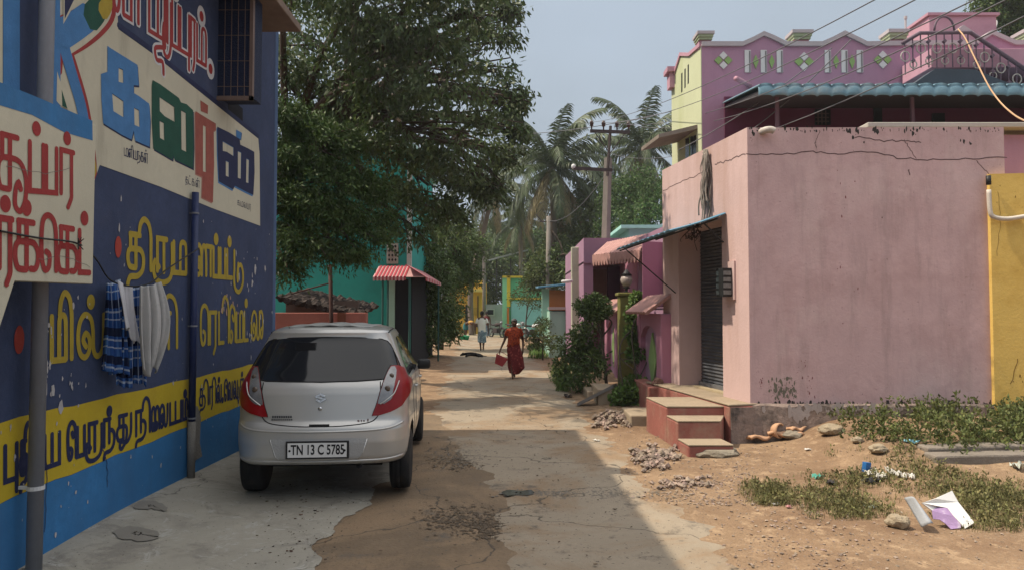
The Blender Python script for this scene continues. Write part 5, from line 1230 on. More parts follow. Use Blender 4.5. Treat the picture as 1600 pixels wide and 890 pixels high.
# wing with the barred window facing the street
w0 = Vector((P(997, 400, 16.4).x, 16.4, 0)); w1 = Vector((3.05, 12.6, 0))
WG = Plane(w1, (w0 - w1)); wn = -WG.n
mb = MB(); wallslab(mb, w1, w0, wn, 2.5, -.1, P(1010, 366, 15.5).z); mb.build('wing', M_lpur, lh, fixn=True)
zz0, zz1 = 1.75, 3.0
mb = MB(); L_ = (w0 - w1).length; sA_, sB_ = L_ * .34, L_ * .78
mb.add([WG.w(sA_, zz0, .01), WG.w(sB_, zz0, .01), WG.w(sB_, zz1, .01), WG.w(sA_, zz1, .01)], [(0, 1, 2, 3)]); wv = mb.build('window', mat('dark_window_glass2', (0.02, 0.02, 0.03), 0.2), lh)
mb = MB()
for s0_, s1_ in ((sA_ - .06, sA_), (sB_, sB_ + .06), ((sA_ + sB_) / 2 - .02, (sA_ + sB_) / 2 + .02)):
    mb.hexa([WG.w(s0_, zz0, 0.0), WG.w(s1_, zz0, 0.0), WG.w(s1_, zz0, .05), WG.w(s0_, zz0, .05)], [WG.w(s0_, zz1, 0), WG.w(s1_, zz1, 0), WG.w(s1_, zz1, .05), WG.w(s0_, zz1, .05)])
for z in (zz0, 2.2, 2.6, zz1): mb.tube([WG.w(sA_, z, .03), WG.w(sB_, z, .03)], .012, 4)
mb.build('window_frame', M_blk, wv, fixn=True)
mb = MB(); mb.hexa([WG.w(sA_, zz0, .02), WG.w(sA_ + .02, zz0, .02), WG.w(sA_ - .2, zz0, .5), WG.w(sA_ - .22, zz0, .5)], [WG.w(sA_, zz1, .02), WG.w(sA_ + .02, zz1, .02), WG.w(sA_ - .2, zz1, .5), WG.w(sA_ - .22, zz1, .5)]); mb.build('shutter_leaf', M_mag, wv, fixn=True)
# canopy of sloping tiles with scalloped hem
cp0, cp1 = P(926, 400, 17.3), P(992, 368, 15.6); ci0, ci1 = P(950, 388, 18.6), P(1003, 368, 16.4)
def canf(u, v):
    o = cp0.lerp(P(1000, 392, 15.2), u); i = P(948, 380, 18.6).lerp(P(1015, 366, 16.2), u)
    p = i.lerp(o, min(v, 1)); r = .02 * abs(math.sin(u * 3.1416 * 16))
    if v > 1: p = p - Vector((0, 0, (v - 1) * (.8 + .9 * abs(math.sin(u * 3.1416 * 16)))))
    return p + Vector((0, 0, r))
mb = MB(); mb.grid(lambda u, v: canf(u, v * 1.16), 96, 14); mb.build('canopy', M_tile, lh, solid=.03)
mb = MB()
for k in range(9): mb.tube([canf(k / 8, .05) - Vector((0, 0, .05)), canf(k / 8, .95) - Vector((0, 0, .05))], .02, 4)
mb.build('canopy_rafters', M_wood, lh)
# turquoise roof room behind
tr_ = thing('turquoise_roof_house', 'pale turquoise flat roofed house peeping above the low purple house', 'house', (5.0, 26, 0))
mb = MB(); a = P(957, 366, 26); mb.box(a.x + .6, 12, 26, 32, 0, P(985, 358, 26).z); mb.build('wall', mat('pale_turquoise_plaster', (0.30, 0.55, 0.50), 0.85, 0.06), tr_)
mb = MB(); a = P(957, 362, 25.8); mb.box(a.x + .3, 12, 25.7, 32.1, P(985, 358, 26).z, P(985, 358, 26).z + .12); mb.build('coping', mat('turquoise_coping', (0.35, 0.62, 0.56), 0.85), tr_)
# compound wall along the street
cwl = thing('compound_wall', 'magenta compound wall with arched niches, green diamonds and pink tiled coping', 'wall', (2.5, 12, 0))
xw = 2.47
def cwbox(mb, y0, y1, z0, z1, d0=0.0, d1=.22): mb.box(xw - d0, xw + d1, y0, y1, z0, z1)
mb = MB()
for y0, y1 in ((11.55, 11.95), (13.5, 13.9), (15.0, 15.4), (16.5, 16.9), (18.2, 18.6)): cwbox(mb, y0, y1, 0, 1.62, .05, .25)
mb.build('pilasters', M_mag, cwl, bevel=.02)
mb = MB()
for y0, y1 in ((11.95, 13.5), (15.4, 16.5), (16.9, 18.2)):
    cwbox(mb, y0, y1, 0, 1.6, -.06, .18)
mb.build('niche_wall', M_lpur, cwl)
for y0, y1 in ((11.95, 13.5), (15.4, 16.5), (16.9, 18.2)):
    n = 16; vs = []; mb = MB()
    for i in range(n + 1):
        u = i / n; y = y0 + (y1 - y0) * u; z = 1.18 + .22 * (1 - abs(2 * u - 1) ** 3)
        vs += [(xw - .03, y, z), (xw - .03, y, 1.62), (xw + .06, y, z), (xw + .06, y, 1.62)]
    mb.add(vs, [(4 * i, 4 * i + 4, 4 * i + 5, 4 * i + 1) for i in range(n)] + [(4 * i, 4 * i + 2, 4 * i + 6, 4 * i + 4) for i in range(n)]); mb.build('arch', M_mag, cwl, fixn=True)
    c = (y0 + y1) / 2; mb = MB(); mb.prism([(xw + .03, c - .34, .78), (xw + .03, c, .28), (xw + .03, c + .34, .78), (xw + .03, c, 1.28)], (.03, 0, 0)); mb.build('green_diamond', M_lgr, cwl, fixn=True)
    mb = MB()
    def co(u, v, y0=y0, y1=y1):
        y = y0 - .42 + (y1 - y0 + .5) * u; return Vector((xw + .12 - .42 * v, y, 1.92 - .30 * v + .02 * abs(math.sin(u * 3.14 * 9))))
    mb.grid(co, 54, 4); mb.build('tiled_coping', M_tile, cwl, solid=.05)
mb = MB(); mb.box(xw - .3, xw - .06, 11.3, 12.9, 0, .46); mb.build('ledge', M_redox, cwl, bevel=.015)
gp = thing('gate_pillar', 'olive green gate pillar carrying a lantern beside the climbing vine', 'gate pillar', (2.45, 15.1, 0))
a = P(985, 462, 14.6); mb = MB(); mb.box(a.x - .22, a.x + .12, 14.6, 14.95, 0, a.z); mb.build('shaft', M_ol, gp, bevel=.02)
mb = MB(); mb.box(a.x - .26, a.x + .16, 14.56, 14.99, a.z, a.z + .07); mb.build('cap', M_ol, gp, bevel=.02)
lt = thing('gate_lantern', 'round glass lantern standing on the olive gate pillar', 'lantern', (a.x - .05, 14.78, a.z + .07))
mb = MB(); mb.lathe([(.07, 0), (.03, .03), (.03, .08), (.09, .10), (.04, .12)], lt.location, 12); mb.build('stand', M_blk, lt, smooth=True)
mb = MB(); mb.lathe([(.05, .12), (.11, .19), (.13, .27), (.10, .34), (.04, .36)], lt.location, 14); mb.build('globe', mat('milky_dusty_glass', (0.36, 0.30, 0.27), 0.3, 0.1), lt, smooth=True)
mb = MB(); mb.lathe([(.12, .355), (.06, .42), (.015, .48)], lt.location, 12); mb.build('cap', M_blk, lt, smooth=True)
# small side steps and ramp slab by the gate
sd_ = thing('gate_steps', 'two low tan cement steps in front of the gate pillar', 'steps', G(950, 636))
for (x0, x1, y0, z, Y, d) in ((934, 962, 0, .28, 12.6, 1.0), (918, 945, 0, .16, 13.4, .8)):
    a, b = P(x0, 600, Y), P(x1, 600, Y); mb = MB(); mb.box(a.x, b.x, Y, Y + d, -.05, z + height(a.x, Y)); mb.build('step', M_top, sd_, bevel=.02)
mb = MB(); a, b = G(902, 634), P(958, 601, 12.6)
mb.hexa([a, a + Vector((.1, .25, 0)), b + Vector((.1, .25, -.05)), b + Vector((0, 0, -.05))], [p + Vector((0, 0, .06)) for p in (a, a + Vector((.1, .25, 0)), b + Vector((.1, .25, -.05)), b + Vector((0, 0, -.05)))])
tag(mb.build('ramp_slab', mat('grey_ramp_slab', (0.24, 0.23, 0.22), 0.9, 0.15, 4), fixn=True), 'narrow grey cement ramp slab leaning on the gate steps', 'ramp')
mb = MB(); a, b = G(985, 650, .05), G(1012, 642, .1); mb.box(a.x - .1, b.x + .15, 10.35, 11.2, -.05, .16); tag(mb.build('doorstep_block', M_top, bevel=.02), 'low tan cement block tucked behind the red front steps', 'cement block')
mb = MB(); a = P(1005, 588, 11.5); bm_ = bmesh.new()
# cream post with pipe
cpst = thing('cream_post', 'weathered cream concrete post standing behind the round topped bush', 'post', (P(899, 560, 20).x, 20, 0))
mb = MB(); a = P(899, 386, 20); mb.box(a.x - .11, a.x + .12, 20, 20.2, 0, a.z); mb.build('shaft', mat('cream_weathered_concrete', (0.46, 0.47, 0.36), 0.9, 0.14, 3, dirt=(0.22, 0.22, 0.18), dirt_amt=0.6, dirt_scale=3), cpst, bevel=.02)
mb = MB(); mb.tube([P(878, 440, 19.8), P(894, 439, 19.9)], .045, 8); mb.build('pipe_stub', M_wht, cpst, smooth=True)
# mint wall, orange shed
mw_ = thing('mint_wall', 'pale mint compound wall with grey end pillar by the cream post', 'wall', (1.9, 25, 0))
mb = MB(); a, b = P(859, 486, 25), P(884, 486, 25); mb.box(a.x, b.x, 25, 25.2, 0, a.z); mb.box(a.x, a.x + .15, 25.2, 31, 0, a.z); mb.build('wall', M_mint, mw_)
mb = MB(); a, b = P(884, 484, 24.9), P(896, 484, 24.9); mb.box(a.x + .003, b.x, 24.9, 25.25, 0, a.z + .05); mb.build('end_pillar', mat('grey_cement_pillar', (0.26, 0.26, 0.26), 0.9, 0.1), mw_)
mb = MB(); a, b = P(857, 483, 24.9), P(885, 483, 24.9); mb.box(a.x, b.x, 24.9, 25.3, a.z, a.z + .09); mb.build('coping', mat('pale_pink_coping', (0.45, 0.38, 0.36), 0.85), mw_)
os_ = thing('tin_shed', 'tin roofed shed with orange brown panel behind the mint wall', 'shed', (2.0, 27, 0))
mb = MB(); pbox(mb, 858, 891, 453, 484, 27, .1); mb.build('panel', mat('orange_brown_panel', (0.42, 0.14, 0.05), 0.8, 0.1), os_)
mb = MB(); pbox(mb, 847, 858, 451, 520, 27, .3); mb.build('jamb', M_mint, os_)
mb = MB(); a, b = P(841, 450, 26.6), P(898, 444, 26.6); mb.hexa([a, b, b + Vector((0, 3, .1)), a + Vector((0, 3, .1))], [p + Vector((0, 0, .06)) for p in (a, b, b + Vector((0, 3, .1)), a + Vector((0, 3, .1)))]); mb.build('roof', M_bawn, os_, fixn=True)
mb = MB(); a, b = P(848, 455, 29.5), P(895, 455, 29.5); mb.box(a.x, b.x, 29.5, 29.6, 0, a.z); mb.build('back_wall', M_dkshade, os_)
# green house
gh = thing('green_house', 'bright green house with yellow edged parapet at the road bend', 'house', (-.4, 45, 0))
M_green = mat('bright_green_plaster', (0.10, 0.42, 0.22), 0.85, 0.07, 1.2); M_grn2 = mat('pale_green_plaster', (0.22, 0.58, 0.32), 0.85, 0.06); M_tea = mat('turquoise_plaster', (0.22, 0.55, 0.50), 0.85, 0.07)
a, b = P(795, 434, 45), P(862, 434, 45); mb = MB(); mb.box(a.x, b.x, 45, 52, 0, a.z); mb.build('wall', M_green, gh)
mb = MB(); c = P(785, 434, 45); mb.box(c.x, a.x - .003, 44.9, 52, 0, c.z); mb.build('corner_pier', M_grn2, gh)
mb = MB(); mb.box(a.x - .12, a.x + .1, 44.86, 44.99, 1.9, a.z + .1); mb.box(a.x - .1, b.x, 44.86, 44.99, a.z, a.z + .12); q = P(800, 466, 45).z; mb.box(a.x + .11, b.x, 44.86, 44.99, q - .06, q + .06); mb.box(c.x, a.x - .13, 44.8, 52, c.z + .0, c.z + .12); mb.build('yellow_trim', mat('yellow_trim_paint', (0.60, 0.50, 0.05), 0.8), gh)
mb = MB(); q = P(820, 470, 45).z; mb.box(a.x + .15, b.x, 44.92, 44.99, 0, q); mb.build('ground_floor', M_tea, gh)
mb = MB(); pbox(mb, 792, 795.5, 480, 510, 44.75, .05); mb.build('door', mat('orange_door', (0.5, 0.18, 0.03), 0.7), gh)
# carport roof above, grey wall, yellow house
cr = thing('tin_canopy', 'tilted tin canopy on thin posts above the green house', 'canopy', (0, 53, 0))
a, b = P(760, 409, 52.5), P(825, 392, 52.5); mb = MB(); mb.hexa([a, b, b + Vector((0, 5, .4)), a + Vector((0, 5, .4))], [p + Vector((0, 0, .12)) for p in (a, b, b + Vector((0, 5, .4)), a + Vector((0, 5, .4)))]); mb.build('sheet', mat('dull_tin', (0.30, 0.32, 0.34), 0.5, 0.1, metal=.3), cr, fixn=True)
mb = MB()
for x in (776, 798, 818): mb.tube([P(x, 404, 53), Vector((P(x, 404, 53).x, 53, 3.0))], .05, 6)
mb.build('posts', M_blk, cr)
gw = thing('grey_compound_wall', 'grey cement compound wall with a small panel between the yellow and green houses', 'wall', (-1.3, 48, 0))
mb = MB(); a, b = P(757, 475, 48), P(785, 475, 48); mb.box(a.x, b.x - .01, 48, 48.2, 0, a.z); mb.build('wall', mat('grey_cement', (0.27, 0.27, 0.28), 0.9, 0.1, 3), gw)
mb = MB(); pbox(mb, 760, 773, 482, 493, 47.9, .1); pnl = mb.build('panel', mat('pale_cement_frame', (0.36, 0.36, 0.35), 0.9), gw)
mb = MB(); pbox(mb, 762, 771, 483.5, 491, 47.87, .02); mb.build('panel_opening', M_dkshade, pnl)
yh = thing('yellow_house', 'yellow ochre house with projecting sunshade at the far end of the lane', 'house', (-3, 50, 0))
M_och = mat('yellow_ochre_plaster', (0.62, 0.38, 0.06), 0.88, 0.08, 1.2)
mb = MB(); a, b = P(700, 438, 50), P(755, 438, 50); mb.box(a.x, b.x, 50, 57, 0, a.z); mb.build('wall', M_och, yh)
mb = MB(); z = P(730, 456, 50).z; mb.box(a.x - .1, b.x + .1, 48.9, 49.99, z, z + .18); mb.build('sunshade', mat('pale_yellow_paint', (0.65, 0.50, 0.14), 0.85), yh)
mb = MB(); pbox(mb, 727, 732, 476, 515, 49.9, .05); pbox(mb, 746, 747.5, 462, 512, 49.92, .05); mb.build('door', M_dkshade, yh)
mb = MB(); pbox(mb, 735, 745, 480, 492, 49.9, .05); mb.build('window', mat('ochre_shutter', (0.42, 0.27, 0.04), 0.8), yh)

# ------------------------------------------------------------ left side beyond the blue building
M_teal = mat('teal_plaster', (0.03, 0.30, 0.26), 0.88, 0.09, 1.0, 0.15, dirt=(0.02, 0.17, 0.16), dirt_amt=0.5, dirt_scale=0.8)
th = thing('teal_building', 'two storey teal building with red striped awning behind the trees', 'building', (-3, 20, 0))
a = P(642, 300, 20.0); TX = a.x; zt_ = P(600, 235, 20).z
mb = MB(); mb.box(-16, TX, 20.0, 25.5, 0, zt_); mb.build('wall', M_teal, th)
mb = MB(); mb.box(TX - .10, TX + .03, 19.96, 20.06, P(640, 418, 20).z, zt_); mb.build('white_edge', mat('whitish_corner_paint', (0.45, 0.47, 0.43), 0.85), th)
mb = MB(); mb.box(-16, TX + .15, 19.85, 25.6, zt_, zt_ + .15); mb.build('coping', M_mint, th)
mb = MB(); pbox(mb, 604, 622, 380, 412, 19.96, .05); gl_ = mb.build('jali_window', mat('cream_lattice', (0.42, 0.40, 0.34), 0.85, 0.1), th)
mb = MB()
for i in range(3):
    for j in range(4):
        c = P(608 + i * 5, 385 + j * 7, 19.94); mb.prism([(c.x - .03, 19.93, c.z), (c.x, 19.93, c.z - .045), (c.x + .03, 19.93, c.z), (c.x, 19.93, c.z + .045)], (0, .02, 0))
mb.build('lattice_holes', M_dkshade, gl_, fixn=True)
M_str = mat('red_striped_sheet', (0.40, 0.05, 0.07), 0.6, 0.1); M_str2 = mat('pale_striped_sheet', (0.50, 0.30, 0.30), 0.6, 0.08)
ra = thing('awning', None, None); ra.parent = th; ra.location = Vector((TX, 19, 2.9)) - Vector(th.location)
A_, B_ = P(592, 416, 19.9), P(641, 416, 19.9)
mb = MB(); n = 18
for i in range(n):
    u0, u1 = i / n, (i + 1) / n; t0, t1 = A_.lerp(B_, u0), A_.lerp(B_, u1); dn = Vector((0, -.85, -.34)); dn2 = Vector((0, 0, -.10))
    r = Vector((0, 0, .02 if i % 2 else 0)); m_ = 0 if i % 2 else 1
    mb.add([t0 + r, t1 + r, t1 + dn + r, t0 + dn + r, t1 + dn + dn2 + r, t0 + dn + dn2 + r], [(0, 1, 2, 3), (3, 2, 4, 5)], m_)
# return of the awning along the street side
c0_, c1_ = B_ + Vector((0, 0, 0)), P(652, 425, 24)
for i in range(12):
    u0, u1 = i / 12, (i + 1) / 12; t0 = Vector((TX, 19.05 + 4 * u0, B_.z)); t1 = Vector((TX, 19.05 + 4 * u1, B_.z)); dn = Vector((.55, 0, -.34)); dn2 = Vector((0, 0, -.1))
    mb.add([t0, t1, t1 + dn, t0 + dn, t1 + dn + dn2, t0 + dn + dn2], [(0, 1, 2, 3), (3, 2, 4, 5)], i % 2)
mb.add([B_ , B_ + Vector((0, -.85, -.34)), Vector((TX + .55, 19.05, B_.z - .34))], [(0, 1, 2)], 1)
mb.build('striped_sheet', [M_str, M_str2], ra, solid=.015)
mb = MB(); 
for x, y in ((598, 19.2), (606, 19.15), (640, 19.1)): q = P(x, 436, y); mb.tube([(q.x, y, 0), (q.x, y, q.z + .05)], .03, 6)
mb.tube([Vector((TX + .5, 22.8, 0)), Vector((TX + .5, 22.8, B_.z - .35))], .03, 6); mb.build('posts', mat('dark_teal_post', (0.03, 0.10, 0.09), 0.7), ra)
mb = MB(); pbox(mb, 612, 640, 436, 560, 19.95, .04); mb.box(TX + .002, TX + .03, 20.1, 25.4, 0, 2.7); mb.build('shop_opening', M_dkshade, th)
mb = MB(); pbox(mb, 607, 617, 438, 560, 19.9, .08); mb.build('pilaster', M_mint, th)
cw2 = thing('pink_compound_wall', 'low salmon pink compound wall behind the parked car', 'wall', (-4.5, 14, 0))
M_salm = mat('salmon_plaster', (0.42, 0.16, 0.13), 0.88, 0.1, 1.8, 0.2, dirt=(0.25, 0.10, 0.08), dirt_amt=0.5, dirt_scale=2, streak=True)
mb = MB(); b = P(572, 488, 14.0); mb.box(-9.5, b.x, 14.0, 14.2, 0, b.z); mb.build('wall', M_salm, cw2, bevel=.01)
mb = MB(); c = P(528, 488, 14); mb.box(c.x, c.x + .16, 13.96, 13.998, 0, b.z); mb.build('pilaster', mat('brown_pilaster', (0.22, 0.08, 0.05), 0.9), cw2)
ip = P(520, 414, 13.7); mb = MB(); mb.tube([(ip.x + .02, 13.7, 0), (ip.x - .05, 13.7, ip.z)], .04, 8); mb.tube([P(457, 458, 13.7), P(520, 441, 13.7)], .015, 5)
tag(mb.build('iron_post', mat('rusty_iron', (0.07, 0.03, 0.025), 0.8, 0.2, 5), smooth=True), 'thin rusty iron post with a stay rod rising before the salmon compound wall', 'post')
sh_ = thing('thatched_shed', 'dark collapsed tile roof shed behind the salmon compound wall', 'shed', (-4.2, 15.5, 0))
A_ = P(432, 466, 14.9); B_ = P(560, 494, 14.9)
def shf(u, v):
    p = A_.lerp(B_, u); return p + Vector((0, 2.2 * v, .22 * v + .04 * math.sin(u * 43) * math.sin(v * 20) + .03 * math.sin(u * 97)))
mb = MB(); mb.grid(shf, 70, 14); mb.build('roof', mat('dark_old_tiles', (0.05, 0.035, 0.03), 0.95, 0.4, 6, 0.8, 20), sh_, solid=.08)
mb = MB(); pbox(mb, 446, 560, 470, 520, 15.6, .1); mb.build('wall', mat('dusty_mud_wall', (0.16, 0.11, 0.09), 0.95, 0.15, 3), sh_)
# ------------------------------------------------------------ poles and wires
M_conc = mat('pole_concrete', (0.20, 0.175, 0.155), 0.92, 0.15, 3, 0.3); M_iron = mat('dark_angle_iron', (0.055, 0.04, 0.04), 0.8, 0.2)
M_wire = mat('wire_grey', (0.11, 0.11, 0.12), 0.6, 0.05); M_ins = mat('brown_insulator', (0.07, 0.04, 0.035), 0.3)
up = thing('utility_pole', 'tall leaning concrete power pole with two cross arms and insulators behind the purple house', 'utility pole', (P(942, 480, 22).x, 22, 0))
b0 = P(941, 484, 22); b0.z = 0; t0 = P(950, 247, 22)
mb = MB(); mb.tube([b0, t0], [.17, .12], 4); mb.build('shaft', M_conc, up)
mb = MB(); t1 = P(954, 197, 21.8); mb.tube([P(949, 275, 21.85), t1], .045, 4); mb.build('mast', M_iron, up)
INS = []
for arm, (x0, x1, y0, y1) in enumerate(((922, 984, 205, 207), (896, 957, 263, 266))):
    a, b = P(x0, y0, 21.7), P(x1, y1, 21.7); mb = MB(); mb.obox((a + b) / 2, (b - a).length, .09, .09, 0, math.atan2(-(b.z - a.z), (b.x - a.x))); ao = mb.build('cross_arm', M_iron, up)
    if arm == 0:
        for u in (.04, .34, .68, .97):
            c = a.lerp(b, u) + Vector((0, 0, .05)); mb = MB(); mb.lathe([(.02, 0), (.025, .10), (.06, .11), (.05, .17), (.07, .18), (.05, .26), (.02, .28)], c, 10); mb.build('insulator', M_ins, ao, smooth=True); INS.append(c + Vector((0, 0, .22)))
        mb = MB()
        for sgn in (0.1, .9): mb.tube([a.lerp(b, sgn), P(953, 240, 21.75)], .015, 4)
        mb.build('brace', M_iron, ao)
    else:
        c = a + Vector((0, 0, -.02)); mb = MB(); mb.lathe([(.03, 0), (.07, .03), (.06, .12), (.02, .15)], c, 10); mb.build('insulator', M_wht, ao, smooth=True)
for (xa, y0, y1, Y, lab, xb) in ((856, 338, 480, 33, 'slim grey power pole with small bracket in front of the palm', 857), (757, 385, 490, 47, 'distant weathered pole beside the yellow house', 756)):
    pz_ = thing('utility_pole', lab, 'utility pole', (P(xa, 484, Y).x, Y, 0)); a = P(xb, y0, Y); mb = MB(); mb.tube([Vector((P(xa, 484, Y).x, Y, 0)), a], [.13, .10], 8); mb.build('shaft', M_conc, pz_, smooth=True)
    mb = MB(); mb.tube([a + Vector((-.4, 0, -.25)), a + Vector((.4, 0, -.25))], .035, 5); mb.tube([a + Vector((-.3, 0, -.25)), a + Vector((-.6, 0, .1))], .025, 5); mb.build('cross_arm', M_iron, pz_)
ends = [P(1290, 2, 7.6) , P(1326, 0, 7.4), P(1378, 0, 7.2), P(1398, -2, 7.0), P(1443, 0, 6.8)]
src = INS + [P(953, 240, 21.7)]
for i, (s_, e_) in enumerate(zip(src, ends)):
    d = e_ - s_; e2 = s_ + d * 1.35; mb = MB(); mb.tube(catenary(s_, e2, .35 + .12 * i, 24), .0065, 5)
    tag(mb.build('power_line', M_wire, org=s_, smooth=True), ['power line from the outer left insulator up across the purple house', 'power line from the second insulator up across the purple house', 'power line from the third insulator up across the purple house', 'power line from the outer right insulator up across the purple house', 'lowest power line leaving the pole mast just under the upper cross arm'][i], 'power line', 'power lines crossing above the purple house')
for i, (a, b, sag, r, lb) in enumerate(((P(690, 205, 30), P(1535, 12, 14), 1.0, .013, 'long single cable crossing the sky towards the roof room'), (P(1097, 255, 12.6), P(1330, 62, 11.0), .15, .010, 'service cable slanting over the purple front wall'),
                                        (P(1060, 235, 12.8), P(1300, 75, 11.4), .1, .009, 'second service cable slanting up past the lime side wall'), (P(953, 262, 21.7), P(856, 345, 33), .5, .012, 'cable joining the tall leaning pole to the slim grey pole'))):
    mb = MB(); mb.tube(catenary(a, b, sag, 24), r, 5); tag(mb.build('power_line', M_wire, org=a, smooth=True), lb, 'power line')
# ------------------------------------------------------------ vegetation
M_bark = mat('tree_bark', (0.075, 0.055, 0.042), 0.95, 0.2, 6, 0.6, 25)
M_leafA = mat('dark_glossy_leaf', (0.080, 0.120, 0.040), 0.5, 0.25, 0.6, 0.0, trans=0.3, island=0.45, spec=0.35)
M_leafB = mat('feathery_green_leaf', (0.068, 0.118, 0.032), 0.6, 0.25, 0.7, 0.0, trans=0.25, island=0.4)
M_leafC = mat('olive_green_leaf', (0.085, 0.120, 0.035), 0.65, 0.3, 0.8, 0.0, trans=0.25, island=0.45)
M_leafD = mat('bush_leaf', (0.085, 0.135, 0.038), 0.5, 0.2, 2, 0.0, trans=0.2, island=0.5)
M_leafE = mat('fresh_vine_leaf', (0.11, 0.19, 0.04), 0.5, 0.2, 2, 0.0, trans=0.25, island=0.4)
M_grass = mat('dry_green_grass', (0.195, 0.185, 0.075), 0.8, 0.3, 2, 0.0, trans=0.2, island=0.5)
M_palm = mat('palm_leaflet', (0.070, 0.100, 0.042), 0.55, 0.2, 1.2, 0.0, trans=0.2, island=0.35, spec=0.4)
M_palmd = mat('dry_palm_leaflet', (0.20, 0.17, 0.085), 0.7, 0.2, 1.2, 0.0, trans=0.2, island=0.35)
def leafmesh(name, centers, dirs, K, ll, lw, droop, spread, seed, m, parent=None, org=None, fold=0.0):
    g = np.random.default_rng(seed); n = len(centers); N = n * K
    c = np.repeat(centers, K, 0); d0 = np.repeat(dirs, K, 0)
    k = np.tile(np.arange(K) / K, n)[:, None]
    pos = c + d0 * (k - .3) * spread * 1.5 + g.normal(0, spread * .28, (N, 3)); pos[:, 2] -= (k[:, 0] ** 2) * spread * droop * .8
    d = d0 * .5 + g.normal(0, .55, (N, 3)); d[:, 2] -= droop; d /= np.linalg.norm(d, axis=1)[:, None]
    r = g.normal(0, 1, (N, 3)); r[:, 2] *= .6; s = np.cross(d, r); s /= (np.linalg.norm(s, axis=1)[:, None] + 1e-6)
    L = ll * g.uniform(.6, 1.25, (N, 1)); W = lw * g.uniform(.7, 1.2, (N, 1)); nn = np.cross(d, s)
    V = np.stack([pos, pos + d * L * .45 + s * W / 2, pos + d * L - nn * L * .1, pos + d * L * .45 - s * W / 2], 1).reshape(-1, 3)
    Q = np.arange(N * 4).reshape(-1, 4)
    return mesh_np(name, V, Q, m, parent, org if org is not None else (0, 0, 0))
def blobs3(bl):       # (px, py, radius px, Y[, squash]) -> centre, radii
    out = []
    for b in bl:
        c = P(b[0], b[1], b[3]); r = b[2] / F * b[3]; q = b[4] if len(b) > 4 else .85
        out.append((np.array(c), np.array([r, r * 1.25, r * q])))
    return out
def clusters(bl, n, seed, shell=.5, thin=0.0, freq=1.3):
    g = np.random.default_rng(seed); w_ = np.array([np.prod(r) ** (2 / 3) for c, r in bl]); w_ /= w_.sum(); C_, D_ = [], []
    for (c, r), k in zip(bl, np.maximum((w_ * n).astype(int), n // (3 * len(bl))) + 1):
        v = g.normal(0, 1, (k, 3)); v /= np.linalg.norm(v, axis=1)[:, None]
        rad = (shell + (1 - shell) * g.random((k, 1)) ** .6) * (1 + .13 * np.sin(v[:, :1] * 9 + c[0]) * np.sin(v[:, 2:] * 8 + c[2]) + g.normal(0, .05, (k, 1)))
        p = c + v * rad * r
        if thin > 0:
            f = np.sin(p[:, 0] * freq * 2.1 + 1) * np.sin(p[:, 1] * freq * 1.7) + np.sin(p[:, 2] * freq * 2.9 + p[:, 0] * freq) * .8
            keep = f > (-1.3 + thin * 1.6) ; p, v = p[keep], v[keep]
        C_.append(p); D_.append(v)
    return np.concatenate(C_), np.concatenate(D_)
def limbs(trunk, bl, r0, seed, parent, fork=None, name='trunk', twigs=3):
    g = random.Random(seed); mb = MB(); tp = [Vector(p) for p in trunk]; n = len(tp)
    sp = spline(tp, 5); mb.tube(sp, [r0 * (1 - .55 * i / len(sp)) for i in range(len(sp))], 10)
    for c, r in bl:
        c = Vector(c); s_ = sp[g.randint(int(len(sp) * .5), len(sp) - 1)]; d = c - s_
        mid = s_ + d * .5 + Vector((g.uniform(-.3, .3), g.uniform(-.3, .3), d.length * .12)); q = spline([s_, mid, c], 7); rr_ = r0 * g.uniform(.25, .4)
        mb.tube(q, [rr_ * (1 - .8 * i / len(q)) + .008 for i in range(len(q))], 6)
        for _ in range(twigs):
            e = c + Vector((g.uniform(-1, 1) * r[0], g.uniform(-1, 1) * r[1], g.uniform(-.8, .8) * r[2])); st_ = q[g.randint(len(q) // 2, len(q) - 1)]
            w2 = spline([st_, st_.lerp(e, .5) + Vector((0, 0, g.uniform(0, .15))), e], 4); mb.tube(w2, [rr_ * .3 * (1 - .8 * i / len(w2)) + .004 for i in range(len(w2))], 4)
    return mb.build(name, M_bark, parent, smooth=True)
def tree(name, label, cat, trunk, bl, n, K, ll, lw, droop, spread, m, seed, r0=.16, shell=.45, thin=.3, group=None, twigs=3, freq=1.3):
    t = thing(name, label, cat, trunk[0], group); b3 = blobs3(bl)
    c, d = clusters(b3, n, seed, shell, thin, freq); leafmesh('crown', c, d, K, ll, lw, droop, spread, seed + 1, m, t)
    limbs(trunk, b3, r0, seed, t, twigs=twigs); return t
bigbl = [(445, -75, 80, 11.9), (540, -65, 85, 12), (640, -70, 85, 12), (735, -60, 60, 12.2), (470, 50, 75, 16), (440, 110, 60, 15), (560, 25, 85, 13), (650, 45, 75, 12.6), (725, 20, 55, 12.8), (775, 5, 40, 16, .4), (500, 140, 65, 15.5), (590, 120, 85, 13.6), (690, 120, 70, 12.8), (748, 150, 48, 13.4), (790, 165, 34, 16, .4),  # topmost crown blobs hang above the view, added to shade the lane
         (640, 210, 80, 14.5), (720, 225, 62, 14.2), (775, 235, 34, 16, .5), (560, 225, 60, 16.5), (670, 290, 60, 16.5), (735, 285, 42, 17), (600, 310, 48, 17), (640, 350, 44, 17), (530, 180, 60, 16), (770, 290, 22, 17, .5), (800, 162, 22, 16, .4), (822, 166, 14, 16, .4), (800, 16, 22, 16, .5), (808, 208, 16, 16, .4), (755, 50, 30, 16, .5), (785, 55, 30, 16, .4), (775, 110, 34, 16, .5), (800, 145, 26, 16, .4), (795, 205, 26, 16, .4), (785, 250, 26, 16.5, .5), (765, 300, 26, 17, .5), (700, 330, 34, 17), (610, 65, 60, 17.5), (745, 85, 30, 16)]
